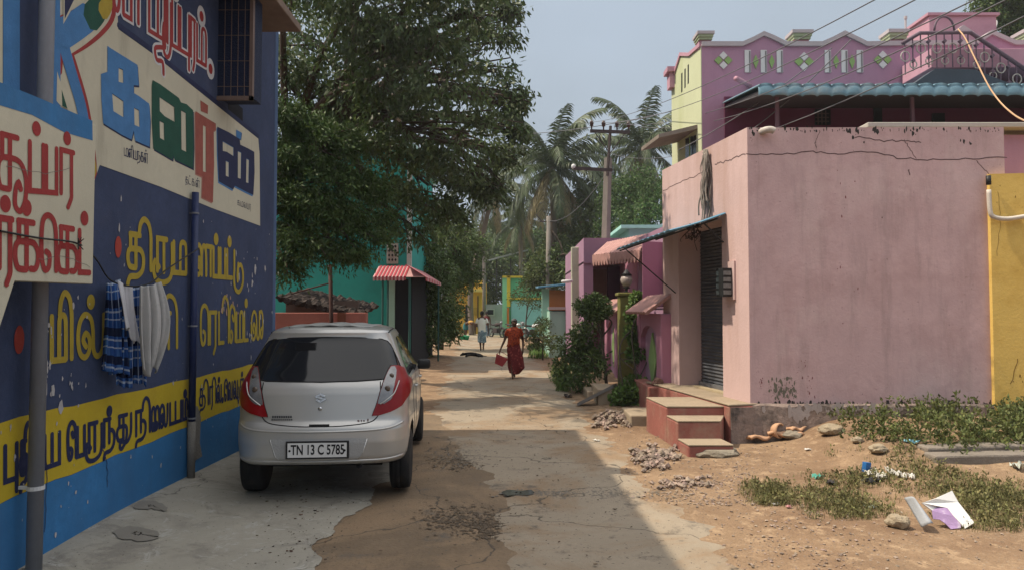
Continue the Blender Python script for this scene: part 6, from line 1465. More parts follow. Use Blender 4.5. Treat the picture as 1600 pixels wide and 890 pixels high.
tree('shade_tree', 'huge dark spreading tree overhanging the lane behind the blue shop building', 'tree', [(-7.0, 16.5, 0), (-6.6, 16.4, 2.6), (-5.6, 16.2, 4.6), (-4.4, 16, 5.6), (-3.0, 16, 6.3)], bigbl, 5500, 10, .155, .056, .7, .22, M_leafA, 21, .30, .2, .72, twigs=7, freq=2.6)
tips = [(805, 160, 14, 16, .5), (822, 166, 9, 16, .4), (800, 18, 14, 16, .5), (818, 20, 8, 16, .5), (812, 205, 9, 16, .5)]
midbl = [(455, 230, 52, 12.6), (510, 235, 50, 12.8), (450, 310, 58, 12.6), (515, 310, 55, 12.8), (475, 375, 46, 12.5), (560, 285, 36, 13.2), (545, 350, 38, 13), (445, 410, 28, 12.4), (525, 392, 24, 12.8), (445, 180, 34, 12.5), (490, 190, 30, 12.9), (590, 300, 26, 13.4, .5), (585, 372, 22, 13, .5), (560, 395, 18, 12.8, .5), (600, 340, 20, 13.5, .5), (540, 215, 26, 13)]
tree('neem_tree', 'mid green feathery tree standing low behind the salmon wall, under the huge dark tree', 'tree', [(-5.3, 12.8, 0), (-5.2, 12.8, 2.0), (-4.9, 12.8, 3.4), (-4.2, 12.8, 4.3)], midbl, 3600, 13, .10, .030, .6, .17, M_leafB, 31, .16, .15, .5, freq=3.0)
tree('lane_tree', 'dark leafy tree crowding the lane beyond the red striped awning', 'tree', [(-3.5, 24.3, 0), (-3.3, 24.3, 1.6), (-2.9, 24.3, 3.2), (-2.7, 24.4, 4.0)],
     [(650, 395, 30, 24), (672, 420, 40, 24), (690, 475, 36, 25), (660, 480, 26, 24), (668, 520, 24, 24), (695, 515, 22, 25), (640, 350, 36, 23), (655, 450, 28, 24)], 2100, 9, .14, .06, .4, .22, M_leafD, 41, .13, .3, .15)
tree('lane_tree', 'paler leafy tree overhanging the left edge of the lane near the yellow house', 'tree', [(-2.9, 29, 0), (-2.8, 29, 2), (-2.4, 29, 4), (-2.2, 29, 5)],
     [(705, 380, 42, 29), (725, 425, 28, 30), (700, 430, 32, 29), (703, 478, 20, 30), (690, 345, 40, 30), (735, 385, 22, 31), (700, 512, 12, 30)], 1700, 9, .16, .065, .4, .26, M_leafC, 43, .12, .3, .2)
back = [('broad backdrop tree between the two palms', [(895, 330, 44, 38), (930, 300, 34, 37), (925, 345, 40, 36), (885, 385, 40, 38), (925, 385, 36, 35)], M_leafC, (3.4, 37)),
        ('dense green tree directly behind the low purple house', [(975, 310, 40, 33), (1010, 290, 38, 32), (1000, 335, 40, 31), (965, 345, 34, 33), (1030, 320, 30, 31)], M_leafB, (5.6, 32)),
        ('dry looking scrubby tree behind the tin shed', [(860, 415, 34, 34), (885, 430, 26, 33), (838, 430, 26, 36), (875, 395, 30, 35), (905, 420, 22, 30)], M_leafC, (1.9, 34)),
        ('dark distant tree over the yellow house', [(745, 415, 30, 60), (775, 405, 30, 60), (735, 380, 34, 60), (800, 425, 24, 60), (760, 440, 26, 60), (720, 420, 26, 60), (772, 458, 20, 60), (755, 462, 18, 60)], M_leafD, (-2.6, 60)),
        ('distant tree filling the gap above the green house', [(830, 395, 28, 62), (815, 370, 24, 64), (850, 375, 28, 62), (795, 390, 24, 62), (770, 365, 26, 66)], M_leafB, (1.2, 63)),
        ('small crown of a tree rising behind the roof room at the upper right', [(1565, 12, 30, 26), (1595, 30, 30, 26), (1548, 0, 24, 26), (1610, 0, 30, 26), (1590, 55, 16, 26)], M_leafD, (18.6, 26))]
for i, (lb, bl, mm, (x, y)) in enumerate(back):
    ll = .0055 * y; tree('background_tree', lb, 'tree', [(x, y, 0), (x, y, 2), (x + .1, y, 4), (x, y, 5.5 if i < 5 else 11)], bl, 1500, 8, ll, ll * .45, .35, ll * 1.5, mm, 60 + i * 3, .15, .25, .18, 'trees beyond the houses', freq=1.0)
tree('round_topped_bush', 'clipped round topped bush on a bare pinkish stem beside the gate', 'bush', [P(948, 594, 14.4).to_tuple()[:2] + (0.1,), P(944, 560, 14.4), P(938, 520, 14.4), P(930, 495, 14.5)], [(915, 480, 16, 14.5), (930, 474, 17, 14.5), (944, 482, 14, 14.5), (930, 488, 15, 14.4)], 520, 10, .055, .035, .1, .06, M_leafD, 71, .035, .35, 0, twigs=1)
tree('street_bush', 'sprawling dark green bush at the right road edge near the gate', 'bush', [P(905, 600, 15)[:2] + (0.0,) if False else (P(905, 600, 15).x, 15, 0), P(905, 570, 15), P(903, 550, 15)], [(893, 535, 22, 15), (915, 520, 20, 15), (905, 565, 30, 15), (885, 575, 20, 15), (930, 570, 22, 14.6), (925, 545, 20, 15), (905, 590, 20, 14.4)], 640, 9, .085, .042, .1, .10, M_leafD, 75, .03, .2, .12, twigs=2, freq=4)
tree('climbing_vine', 'leafy vine climbing the gate pillar and spilling over the rubble', 'vine', [(P(990, 630, 12.8).x, 12.9, 0), P(992, 580, 13.6), P(995, 520, 13.9), P(1000, 470, 14)], [(1000, 466, 12, 14), (994, 490, 13, 14), (992, 520, 14, 13.9), (996, 550, 14, 13.7), (994, 580, 15, 13.4), (990, 605, 18, 12.8), (975, 620, 16, 12.4), (1000, 615, 14, 12.4)], 1100, 8, .080, .06, .25, .07, M_leafE, 79, .03, .3, .05, twigs=2)
tree('roadside_shrub', 'small pale shrub beside the mint wall', 'bush', [(P(848, 545, 24).x, 24, 0), P(848, 535, 24), P(846, 525, 24)], [(846, 525, 16, 24), (860, 535, 14, 23), (835, 535, 12, 25), (850, 505, 12, 25)], 260, 8, .10, .04, 0, .12, M_leafC, 83, .03, .2, .1, twigs=3)
tree('roadside_shrub', 'thin branching shrub before the green house', 'bush', [(P(822, 515, 38).x, 38, 0), P(822, 500, 38), P(826, 470, 38)], [(815, 462, 16, 38), (835, 470, 16, 37), (828, 445, 18, 38), (845, 450, 14, 37)], 240, 8, .13, .05, .2, .2, M_leafC, 87, .05, .2, .3, twigs=8)

# palms
def frond_mesh(L, rise, bend, seed, m, nl=34, ll=.62):
    g = np.random.default_rng(seed); n = nl; pts = []; a = rise; p = np.array([0., 0, 0]); ds = L / n
    for i in range(n + 1):
        pts.append(p.copy()); p = p + np.array([math.cos(a), 0, math.sin(a)]) * ds; a -= bend / n * (0.6 + 1.1 * i / n)
    pts = np.array(pts); mb = MB(); mb.tube([tuple(q) for q in pts], [.032 * (1 - .85 * i / n) + .004 for i in range(n + 1)], 4)
    V = [list(v) for v in mb.v]; Fq = [f for f in mb.f if len(f) == 4]
    for i in range(3, n + 1):
        t = pts[i] - pts[i - 1]; t /= np.linalg.norm(t); k = i / n; l = ll * (math.sin(min(1, k * 1.5 + .25) * 1.57) if k < .6 else 1 - (k - .6) * 1.3)
        for s in (-1, 1):
            for q in (0, .5):
                b = pts[i] - t * ds * q; d = np.array([0, s, 0]) * .75 + t * .75 + np.array([0, 0, -.35 - .35 * g.random()]) + g.normal(0, .10, 3); d /= np.linalg.norm(d)
                l2 = l * g.uniform(.8, 1.1); mid = b + d * l2 * .5; e = b + d * l2 * .95 + np.array([0, 0, -.28 * l2]); wv_ = t * .034
                o = len(V); V += [list(b - wv_ * .6), list(b + wv_ * .6), list(mid + wv_), list(mid - wv_), list(e)]
                Fq += [[o, o + 1, o + 2, o + 3], [o + 3, o + 2, o + 4]]
    me = bpy.data.meshes.new('frond'); me.from_pydata(V, [], Fq); me.materials.append(m); me.update(); return me
FR = [frond_mesh(L, r_, b, s, m, 34, ll) for L, r_, b, s, m, ll in ((3.5, 1.30, 1.1, 1, M_palm, .75), (3.9, 1.0, 1.5, 2, M_palm, .8), (3.9, .6, 1.6, 3, M_palm, .85), (3.6, .2, 1.5, 4, M_palm, .85), (3.4, -.35, 1.1, 5, M_palm, .8), (3.2, -.85, .7, 6, M_palmd, .7))]
def palm(cx, cy, Y, lab, scale, seed, nf=24, base=None, lean=.5):
    g = random.Random(seed); c = P(cx, cy, Y); bx = base if base is not None else c.x + lean
    t = thing('coconut_palm', lab, 'palm tree', (bx, Y, 0), 'coconut palms')
    mb = MB(); q = spline([(bx, Y, 0), (bx - .05, Y, c.z * .35), (bx * .4 + c.x * .6, Y, c.z * .75), c], 8); mb.tube(q, [.20 - .07 * i / len(q) for i in range(len(q))], 9); mb.build('trunk', M_conc2, t, smooth=True)
    mb = MB()
    for k in range(7):
        a = g.uniform(0, 6.28); mb.lathe([(.02, -.10), (.09, -.05), (.11, 0), (.08, .07), (.02, .1)], c + Vector((.25 * math.cos(a), .25 * math.sin(a), -.25 - .1 * g.random())), 8)
    mb.build('coconuts', mat('green_coconut', (0.13, 0.13, 0.04), 0.6, 0.2), t, smooth=True)
    for k in range(nf):
        v = min(5, int(6 * (k / nf) ** .9)); a = k * 2.39996 + g.uniform(-.2, .2)
        o = bpy.data.objects.new('frond', FR[v]); COL.objects.link(o); o.parent = t; o.location = c - Vector(t.location); o.rotation_euler = (g.uniform(-.15, .15), g.uniform(-.1, .1), a); s = scale * g.uniform(.85, 1.1); o.scale = (s, s, s)
    return t
M_conc2 = mat('palm_trunk_bark', (0.16, 0.13, 0.105), 0.95, 0.2, 4, 0.5, 20)
palm(862, 262, 36, 'tall coconut palm with drooping lower fronds in the middle of the view', 1.12, 1, 34, lean=.2)
palm(1002, 232, 39, 'coconut palm directly above the low purple house', 1.05, 2, 30, lean=.6)
palm(770, 300, 46, 'dark coconut palm half hidden behind the huge tree', 1.0, 3, 26, lean=-1.35)
palm(812, 345, 52, 'smaller coconut palm lower down between the poles', .9, 4, 22, lean=.2)

# ------------------------------------------------------------ weeds, grass, leafy ground cover (nobody could count it)
def hit(px_, py_):      # where the line of sight meets the uneven ground
    d = ray(px_, py_); t = 0.0; d = d / d.y; y = 1.0
    while y < 90:
        q = C0 + d * y
        if q.z <= height(q.x, q.y): break
        y += .25
    a, b = y - .25, y
    for _ in range(7):
        m = (a + b) / 2; q = C0 + d * m
        if q.z <= height(q.x, q.y): b = m
        else: a = m
    q = C0 + d * b; q.z = height(q.x, q.y); return q
def scatter(polys, n, seed):
    g = random.Random(seed); out = []
    for _ in range(n):
        x0, x1, y0, y1 = g.choice(polys); px_, py_ = g.triangular(x0, x1), g.uniform(y0, y1); p = hit(px_, py_); out.append(p)
    return out
def nz(p): return 1.6 * N_.fractal(Vector((p.x * 1.3, p.y * 1.3, 3.3)), 0.8, 2.0, 5) + rnd.uniform(-.6, .6)
pts = [p for p in scatter([(1290, 1560, 652, 690), (1420, 1640, 650, 692), (1360, 1640, 672, 700), (1550, 1640, 655, 690), (1440, 1640, 684, 722), (1300, 1560, 648, 676)], 2100, 5) if nz(p) > -.25]
c = np.array([(p.x, p.y, p.z + random.Random(i).random() ** 1.5 * .24) for i, p in enumerate(pts)]); d = np.tile([0, 0, 1.0], (len(c), 1))
o = leafmesh('leafy_weeds', c, d, 8, .055, .026, -.1, .055, 91, mat('weed_leaf', (0.13, 0.155, 0.05), 0.6, 0.25, 1.5, 0, trans=.25, island=.5)); tag(o, 'leafy green weeds growing along the foot of the pink shop wall', 'weeds', kind='stuff')
def blades(name, pts, hmin, hmax, wd, seed, m, lab, per=5):
    g = np.random.default_rng(seed); P_ = np.repeat(np.array([(p.x, p.y, p.z - .005) for p in pts]), per, 0); N = len(P_)
    P_[:, :2] += g.normal(0, .025, (N, 2)); a = g.uniform(0, 6.28, N); h = g.uniform(hmin, hmax, N)[:, None]; ln = g.uniform(.1, .8, N)[:, None]
    d = np.stack([np.cos(a), np.sin(a), np.zeros(N)], 1); s = np.stack([-np.sin(a), np.cos(a), np.zeros(N)], 1) * wd; up_ = np.array([0, 0, 1.0])
    V = np.stack([P_ - s, P_ + s, P_ + d * h * ln * .4 + up_ * h * .6 + s * .7, P_ + d * h * ln * .4 + up_ * h * .6 - s * .7, P_ + d * h * ln + up_ * h * .9 + s * .1, P_ + d * h * ln + up_ * h * .9 - s * .1], 1).reshape(-1, 3)
    b = np.arange(N)[:, None] * 6; Q = np.concatenate([b + np.array([0, 1, 2, 3]), b + np.array([3, 2, 4, 5])], 0)
    o = mesh_np(name, V, Q, m); return tag(o, lab, 'grass', kind='stuff')
pts = [p for p in scatter([(1280, 1640, 700, 745), (1330, 1640, 740, 800), (1230, 1420, 740, 800), (1420, 1640, 735, 810), (1240, 1420, 760, 812), (1150, 1260, 755, 790), (1500, 1640, 760, 830)], 4600, 15) if nz(p) > .0]
blades('grass', pts, .02, .075, .0022, 7, M_grass, 'short patchy grass growing across the dirt plot before the pink shop', 6)
c = np.array([(p.x, p.y, p.z + .03) for p in pts[::3]]); leafmesh('low_weeds', c, np.tile([0, 0, 1.0], (len(c), 1)), 6, .035, .018, -.1, .04, 93, M_grass); o = bpy.data.objects['low_weeds']; tag(o, 'low creeping weeds mixed into the grass of the dirt plot', 'weeds', kind='stuff')
pts = scatter([(855, 900, 570, 600), (868, 890, 585, 612)], 260, 25) ; blades('grass', pts, .05, .22, .006, 9, M_leafE, 'green grass tuft at the road edge below the sprawling bush', 6)
pts = scatter([(822, 860, 540, 560)], 200, 26); blades('grass', pts, .06, .25, .012, 10, M_leafE, 'grass verge beside the mint wall', 5)
# pebbles and gravel over the dirt
def stones(name, pts, smin, smax, seed, m, lab, cat='stones', zf=.5, sink=.3):
    g = random.Random(seed); mb = MB()
    for p in pts:
        r = smin + (smax - smin) * g.random() ** 3; M_ = Matrix.Rotation(g.uniform(0, 6), 3, 'Z') @ Matrix.Rotation(g.uniform(-.5, .5), 3, 'X'); sx, sy, sz = g.uniform(.7, 1.3), g.uniform(.6, 1.1), g.uniform(.4, .9) * zf * 1.6
        vs = []
        for v in ((1, 0, 0), (-1, 0, 0), (0, 1, 0), (0, -1, 0), (0, 0, 1), (0, 0, -1), (.65, .65, .45), (-.65, .6, .5), (.6, -.65, .5), (-.6, -.65, .4)):
            k = g.uniform(.75, 1.2); q = M_ @ Vector((v[0] * r * sx * k, v[1] * r * sy * k, v[2] * r * sz * k)); vs.append((p.x + q.x, p.y + q.y, p.z + q.z + r * sz * (1 - sink)))
        fs = [(4, 0, 6), (4, 6, 2), (4, 2, 7), (4, 7, 1), (4, 1, 9), (4, 9, 3), (4, 3, 8), (4, 8, 0), (0, 2, 6), (2, 1, 7), (1, 3, 9), (3, 0, 8), (5, 2, 0), (5, 1, 2), (5, 3, 1), (5, 0, 3)]
        mb.add(vs, fs)
    return tag(mb.build(name, m), lab, cat, kind='stuff')
M_stone = mat('pinkish_grey_rubble', (0.30, 0.23, 0.185), 0.95, 0.2, 12, 0.4, 60, island=.35)
stones('gravel', scatter([(1000, 1640, 700, 890), (930, 1100, 640, 800), (1080, 1400, 760, 890), (1050, 1250, 690, 760), (1000, 1200, 750, 790)], 4200, 35), .003, .016, 3, M_stone, 'loose gravel scattered over the sandy dirt on the right')
def heap(pxs, n, hgt, smin, smax, seed, lab):
    g = random.Random(seed); pts = []
    cx = sum(a for a, b in pxs) / len(pxs); cy = sum(b for a, b in pxs) / len(pxs)
    for _ in range(n):
        a, b = g.choice(pxs); t = g.random() ** .7; u = g.random(); q = g.choice(pxs); x = cx + (a + (q[0] - a) * u * .3 - cx) * t; y = cy + (b + (q[1] - b) * u * .3 - cy) * t
        p = hit(x, y); p.z += hgt * (1 - t) * g.random(); pts.append(p)
    stones('rubble', pts, smin, smax, seed, M_stone, lab, 'rubble', .8, .2)
heap([(925, 655), (950, 642), (985, 645), (1000, 655), (985, 668), (945, 672), (922, 668)], 620, .13, .014, .05, 8, 'heap of broken stone rubble at the road edge below the vine')
heap([(985, 705), (1020, 695), (1060, 700), (1068, 715), (1040, 735), (1005, 738), (985, 722)], 620, .05, .012, .042, 9, 'flat spread of broken stone rubble left of the red front steps')
heap([(1015, 755), (1060, 745), (1110, 745), (1120, 760), (1070, 768), (1030, 765)], 200, .015, .010, .035, 10, 'thin scatter of stones on the dirt below the red steps')
# ------------------------------------------------------------ people and animals
def skin(name, J, E, m, parent, sub=2, xf=None):
    """J: {key: (pos, r or (rx, ry))}, first key is the root"""
    keys = list(J); me = bpy.data.meshes.new(name); me.from_pydata([J[k][0] for k in keys], [(keys.index(a), keys.index(b)) for a, b in E], [])
    o = bpy.data.objects.new(name, me); COL.objects.link(o); o.modifiers.new('k', 'SKIN')
    if not me.skin_vertices: me.skin_vertices.new() if hasattr(me.skin_vertices, 'new') else None
    for i, k in enumerate(keys):
        r = J[k][1]; r = r if isinstance(r, tuple) else (r, r); me.skin_vertices[0].data[i].radius = r; me.skin_vertices[0].data[i].use_root = (i == 0)
    sb = o.modifiers.new('s', 'SUBSURF'); sb.levels = sub; sb.render_levels = sub
    d = bpy.context.evaluated_depsgraph_get(); nm = bpy.data.meshes.new_from_object(o.evaluated_get(d)); bpy.data.objects.remove(o)
    nm.name = name
    if xf is not None: nm.transform(xf)
    nm.materials.clear(); nm.materials.append(m)
    for p in nm.polygons: p.use_smooth = True
    o = bpy.data.objects.new(name, nm); COL.objects.link(o)
    if parent is not None: o.parent = parent
    return o
M_skin = mat('dark_brown_skin', (0.095, 0.048, 0.03), 0.6, 0.08, 4, 0.02)
M_hairg = mat('greying_hair', (0.10, 0.095, 0.09), 0.7, 0.2, 30, 0.4, 80); M_hairb = mat('black_hair', (0.010, 0.009, 0.008), 0.6, 0.1, 30, 0.3, 80)
M_eye = mat('dark_eyes', (0.02, 0.015, 0.012), 0.2, 0.0)
def body(t, S, xf, arms, legs, head=(0, 0), lean=0.0, stoop=0.0, hairm=M_hairb, bun=False, short=True):
    """arms: {s: (elbow, wrist, palm, hand direction)}; legs: {s: (knee, ankle, toe)}"""
    hx, hy = head; J = {'pelvis': ((0, 0, .53 * S), (.095 * S, .075 * S))}; E = []
    def add(k, p, r, par): J[k] = (p, r); E.append((par, k))
    add('waist', (0, -.01 + stoop * .25, .61 * S), (.078 * S, .062 * S), 'pelvis'); add('chest', (0, stoop * .7, .73 * S), (.096 * S, .068 * S), 'waist')
    add('upper', (0, stoop, .80 * S), (.085 * S, .058 * S), 'chest'); add('neck', (0, stoop * 1.15, .855 * S), .030 * S, 'upper')
    nx = stoop * 1.2; add('jaw', (hx * .5, nx - .012 * S + hy * .4, .885 * S), (.036 * S, .040 * S), 'neck'); add('face', (hx, nx - .006 * S + hy * .8, .925 * S), (.044 * S, .052 * S), 'jaw'); add('crown', (hx, nx + .004 + hy, .968 * S), (.036 * S, .042 * S), 'face')
    add('nose', (hx, nx - .062 * S + hy * .8, .915 * S), .006 * S, 'face')
    for s in (-1, 1):
        k = str(s); add('ear' + k, (hx + s * .050 * S, nx + .004, .92 * S), .007 * S, 'face')
        add('sho' + k, (s * .108 * S, stoop * .95, .80 * S), .036 * S, 'upper')
        el, wr, pa, fd_ = arms[s]; add('elb' + k, el, .022 * S, 'sho' + k); add('wri' + k, wr, .015 * S, 'elb' + k); add('palm' + k, pa, (.020 * S, .011 * S), 'wri' + k)
        P_ = Vector(pa); fd2 = Vector(fd_).normalized(); side_ = fd2.cross(Vector((s, 0.2, 0.1))).normalized()
        for i, (o_, l_) in enumerate(((-.018, .042), (-.006, .05), (.006, .047), (.018, .036))):
            a = P_ + side_ * o_ * S * .9 + fd2 * .018 * S; add('f%d' % i + k, tuple(a), .0062 * S, 'palm' + k); add('g%d' % i + k, tuple(a + fd2 * l_ * S * .6 + Vector((-s * .006, 0, 0)) * S), .0055 * S, 'f%d' % i + k); add('h%d' % i + k, tuple(a + fd2 * l_ * S + Vector((-s * .016, 0, 0)) * S), .004 * S, 'g%d' % i + k)
        a = P_ + side_ * -.022 * S; add('t' + k, tuple(a), .006 * S, 'palm' + k); add('u' + k, tuple(a + (fd2 * .6 - side_).normalized() * .024 * S), .005 * S, 't' + k)
        kn, an, to = legs[s]; add('hip' + k, (s * .052 * S, 0, .50 * S), .055 * S, 'pelvis'); add('kne' + k, kn, .034 * S, 'hip' + k); cal = Vector(kn).lerp(Vector(an), .3); add('cal' + k, tuple(cal), .031 * S, 'kne' + k); add('ank' + k, an, .019 * S, 'cal' + k)
        add('toe' + k, to, (.024 * S, .012 * S), 'ank' + k)
    b = skin('body', J, E, M_skin, t, 2, xf)
    hc_ = Vector((hx, nx + .010 * S + hy, .945 * S)); mb = MB()
    for i in range(9):
        for j in range(14):
            pass
    vs = []; nu, nv = 16, 8
    for j in range(nv + 1):
        ph_ = (j / nv) * math.pi * .60
        for i in range(nu):
            th_ = 2 * math.pi * i / nu; back_ = .5 + .5 * math.sin(th_); pe = ph_ * (.62 + .55 * back_)
            r = 1.0; vs.append(hc_ + Vector((.053 * S * math.sin(pe) * math.cos(th_), .060 * S * math.sin(pe) * math.sin(th_), .060 * S * math.cos(pe) + .002)))
    mb.add([xf @ v for v in vs], [(j * nu + i, j * nu + (i + 1) % nu, (j + 1) * nu + (i + 1) % nu, (j + 1) * nu + i) for j in range(nv) for i in range(nu)])
    if bun: mb.lathe([(.004, -.03), (.024, -.02), (.03, 0), (.022, .02), (.004, .03)], xf @ (hc_ + Vector((0, .065 * S, -.02))), 10)
    o0 = mb.build('hair', hairm, None, smooth=True, org=(0, 0, 0)); o0.parent = t; o0.location = (0, 0, 0)
    mb = MB()
    for s in (-1, 1): mb.lathe([(.001, -.006), (.008 * S, 0), (.001, .006)], xf @ Vector((hx + s * .018 * S, nx - .055 * S + hy * .8, .932 * S)), 8)
    mb.lathe([(.001, -.003), (.014 * S, 0), (.001, .003)], xf @ Vector((hx, nx - .052 * S + hy * .8, .893 * S)), 8)
    o0 = mb.build('eyes_and_mouth', M_eye, None, org=(0, 0, 0)); o0.parent = t
    return b
def wrap(t, name, m, xf, secs, pleats=0, amp=.01, n=40, solid=.006):
    """secs: (z, cx, cy, rx, ry) from bottom to top, interpolated"""
    z_ = [s[0] for s in secs]; mb = MB(); rows = 26; vs = []
    for j in range(rows + 1):
        z = z_[0] + (z_[-1] - z_[0]) * j / rows; cx, cy, rx, ry = [float(np.interp(z, z_, [s[k] for s in secs])) for k in (1, 2, 3, 4)]
        f = 1 - j / rows
        for i in range(n):
            a = 2 * math.pi * i / n; r = 1 + amp * f * math.sin(a * pleats + z * 5) * 6 + amp * 2 * math.sin(a * 3 + z * 14)
            vs.append(xf @ Vector((cx + rx * r * math.cos(a), cy + ry * r * math.sin(a), z + (.012 * math.sin(a * 2 + 1) if j == 0 else 0))))
    mb.add(vs, [(j * n + i, j * n + (i + 1) % n, (j + 1) * n + (i + 1) % n, (j + 1) * n + i) for j in range(rows) for i in range(n)])
    o = mb.build(name, m, None, smooth=True, org=(0, 0, 0), solid=solid); o.parent = t; return o
def printed(c2, sc_, thr=.55):
    def f(n, L, tc, noise, ramp, mix, cur, b): return mix(ramp(noise(sc_, 2, None, .5, .8), thr, thr + .04), cur, c2)
    return f
M_sariu = mat('orange_red_printed_sari', (0.42, 0.075, 0.025), 0.85, 0.1, 6, 0.1, custom=printed((0.16, 0.02, 0.015), 26, .52))
M_saril = mat('dark_maroon_printed_sari', (0.15, 0.018, 0.020), 0.85, 0.15, 6, 0.1, custom=printed((0.36, 0.08, 0.07), 20, .60))
M_basket = mat('red_plastic_basket', (0.36, 0.05, 0.055), 0.45, 0.1, 6)
# woman walking towards the viewer
fp = G(803, 591); wmn = thing('person', 'elderly woman in a red and maroon sari walking along the lane, carrying a red basket', 'person', (fp.x, fp.y, 0))
I4 = Matrix.Rotation(R(6), 4, 'Z'); S = 1.47
body(wmn, S, I4, {-1: ((-.235, .02, .93), (-.33, -.04, .74), (-.35, -.05, .685), (-.25, -.05, -1)), 1: ((.235, .07, .92), (.225, .0, .72), (.215, -.02, .655), (0, -.1, -1))},
     {-1: ((-.06, -.06, .42), (-.045, -.12, .075), (-.05, -.24, .02)), 1: ((.075, .03, .41), (.03, .20, .11), (.035, .12, .03))}, (0.0, -.03), 0, -.05, M_hairg, True)
wrap(wmn, 'sari_skirt', M_saril, I4, [(.13, .02, .02, .12, .17), (.27, .06, .02, .20, .19), (.5, .035, .01, .19, .16), (.72, 0, 0, .168, .135), (.88, 0, -.01, .14, .11), (.96, 0, -.015, .132, .105)], 9, .012)
wrap(wmn, 'sari_wrap', M_sariu, I4, [(.86, 0, -.015, .150, .122), (.98, 0, -.02, .145, .115), (1.08, 0, -.035, .165, .122), (1.18, 0, -.05, .170, .110), (1.235, 0, -.055, .125, .085), (1.27, 0, -.058, .065, .06)], 5, .010)
mb = MB()   # pallu hanging over the shoulder, and blouse sleeves
def pal(u, v):
    p0 = Vector((.10, -.17, 1.24)).lerp(Vector((-.12, -.19, .80)), v); return I4 @ (p0 + Vector(((u - .5) * .17, .012 * math.sin(u * 16) - .05 * math.sin(v * 3.14) * .5 + .03, 0)))
mb.grid(pal, 10, 14); o = mb.build('sari_pallu', M_sariu, None, smooth=True, org=(0, 0, 0), solid=.006); o.parent = wmn
for s, el in ((-1, (-.22, .01, .97)), (1, (.22, .05, .96))):
    sh0 = (s * .155, -.05, 1.175); skin('sleeve', {'a': ((s * .10, -.05, 1.19), .070), 'b': (sh0, .068), 'c': ((s * .205, -.01, 1.05), .056)}, [('a', 'b'), ('b', 'c')], M_sariu, wmn, 2, I4)
# basket held in her right hand
hb = I4 @ Vector((-.335, -.06, .64)) + Vector((fp.x, fp.y, 0))
bk = thing('basket', 'red plastic basket hanging from the right hand of the woman in the sari', 'basket', hb - Vector((0, 0, .30)))
mb = MB(); cB_ = hb - Vector((-.01, 0, .16)); Mb = Matrix.Translation(cB_) @ Matrix.Rotation(R(24), 4, 'Y')
def bx_(x, y, z): return Mb @ Vector((x, y, z))
b4 = [bx_(-.10, -.07, -.14), bx_(.10, -.07, -.14), bx_(.10, .07, -.14), bx_(-.10, .07, -.14)]; t4 = [bx_(-.15, -.10, .07), bx_(.15, -.10, .07), bx_(.15, .10, .07), bx_(-.15, .10, .07)]
mb.add(b4 + t4, [(3, 2, 1, 0), (0, 1, 5, 4), (1, 2, 6, 5), (2, 3, 7, 6), (3, 0, 4, 7)]); mb.build('tub', M_basket, bk, solid=.008)
mb = MB(); mb.tube(t4 + [t4[0]], .009, 6); mb.build('rim', M_basket, bk)
mb = MB(); mb.tube(spline([bx_(-.15, 0, .07), bx_(-.10, 0, .15), hb + Vector((0, 0, .03)), bx_(.10, 0, .15), bx_(.15, 0, .07)], 5), .007, 6); mb.build('handle', M_basket, bk, smooth=True)
# man in a white shirt walking away
fp = G(753, 548); mn = thing('person', 'man in a white shirt and grey blue checked lungi walking away up the lane', 'person', (fp.x, fp.y, 0)); S = 1.64; XF = Matrix.Rotation(R(180), 4, 'Z')
body(mn, S, XF, {-1: ((-.25, .05, 1.05), (-.26, -.04, .82), (-.255, -.06, .75), (0, -.2, -1)), 1: ((.25, .02, 1.05), (.27, .03, .82), (.265, .02, .75), (0, 0, -1))},
     {-1: ((-.07, -.02, .45), (-.06, .12, .12), (-.06, .04, .03)), 1: ((.08, -.08, .46), (.05, -.10, .08), (.055, -.22, .02))}, (0, 0), 0, -.02)
M_shirt = mat('white_shirt_cotton', (0.66, 0.65, 0.62), 0.9, 0.05, 8, 0.1)
wrap(mn, 'shirt', M_shirt, XF, [(.80, 0, -.01, .175, .140), (.92, 0, -.01, .160, .130), (1.10, 0, -.012, .175, .130), (1.26, 0, -.02, .185, .118), (1.345, 0, -.02, .145, .09), (1.39, 0, -.02, .06, .055)], 4, .008)
for s in (-1, 1): skin('shirt_sleeve', {'a': ((s * .12, -.02, 1.31), .075), 'b': ((s * .175, -.02, 1.29), .075), 'c': ((s * .235, .02, 1.12), .066)}, [('a', 'b'), ('b', 'c')], M_shirt, mn, 2, XF)
M_lungi = mat('grey_blue_lungi', (0.14, 0.20, 0.25), 0.9, 0.15, 8, 0.1, custom=printed((0.30, 0.36, 0.40), 9, .55))
wrap(mn, 'lungi', M_lungi, XF, [(.36, .0, -.01, .165, .15), (.55, 0, -.01, .17, .155), (.75, 0, 0, .165, .14), (.86, 0, 0, .155, .125)], 6, .012)
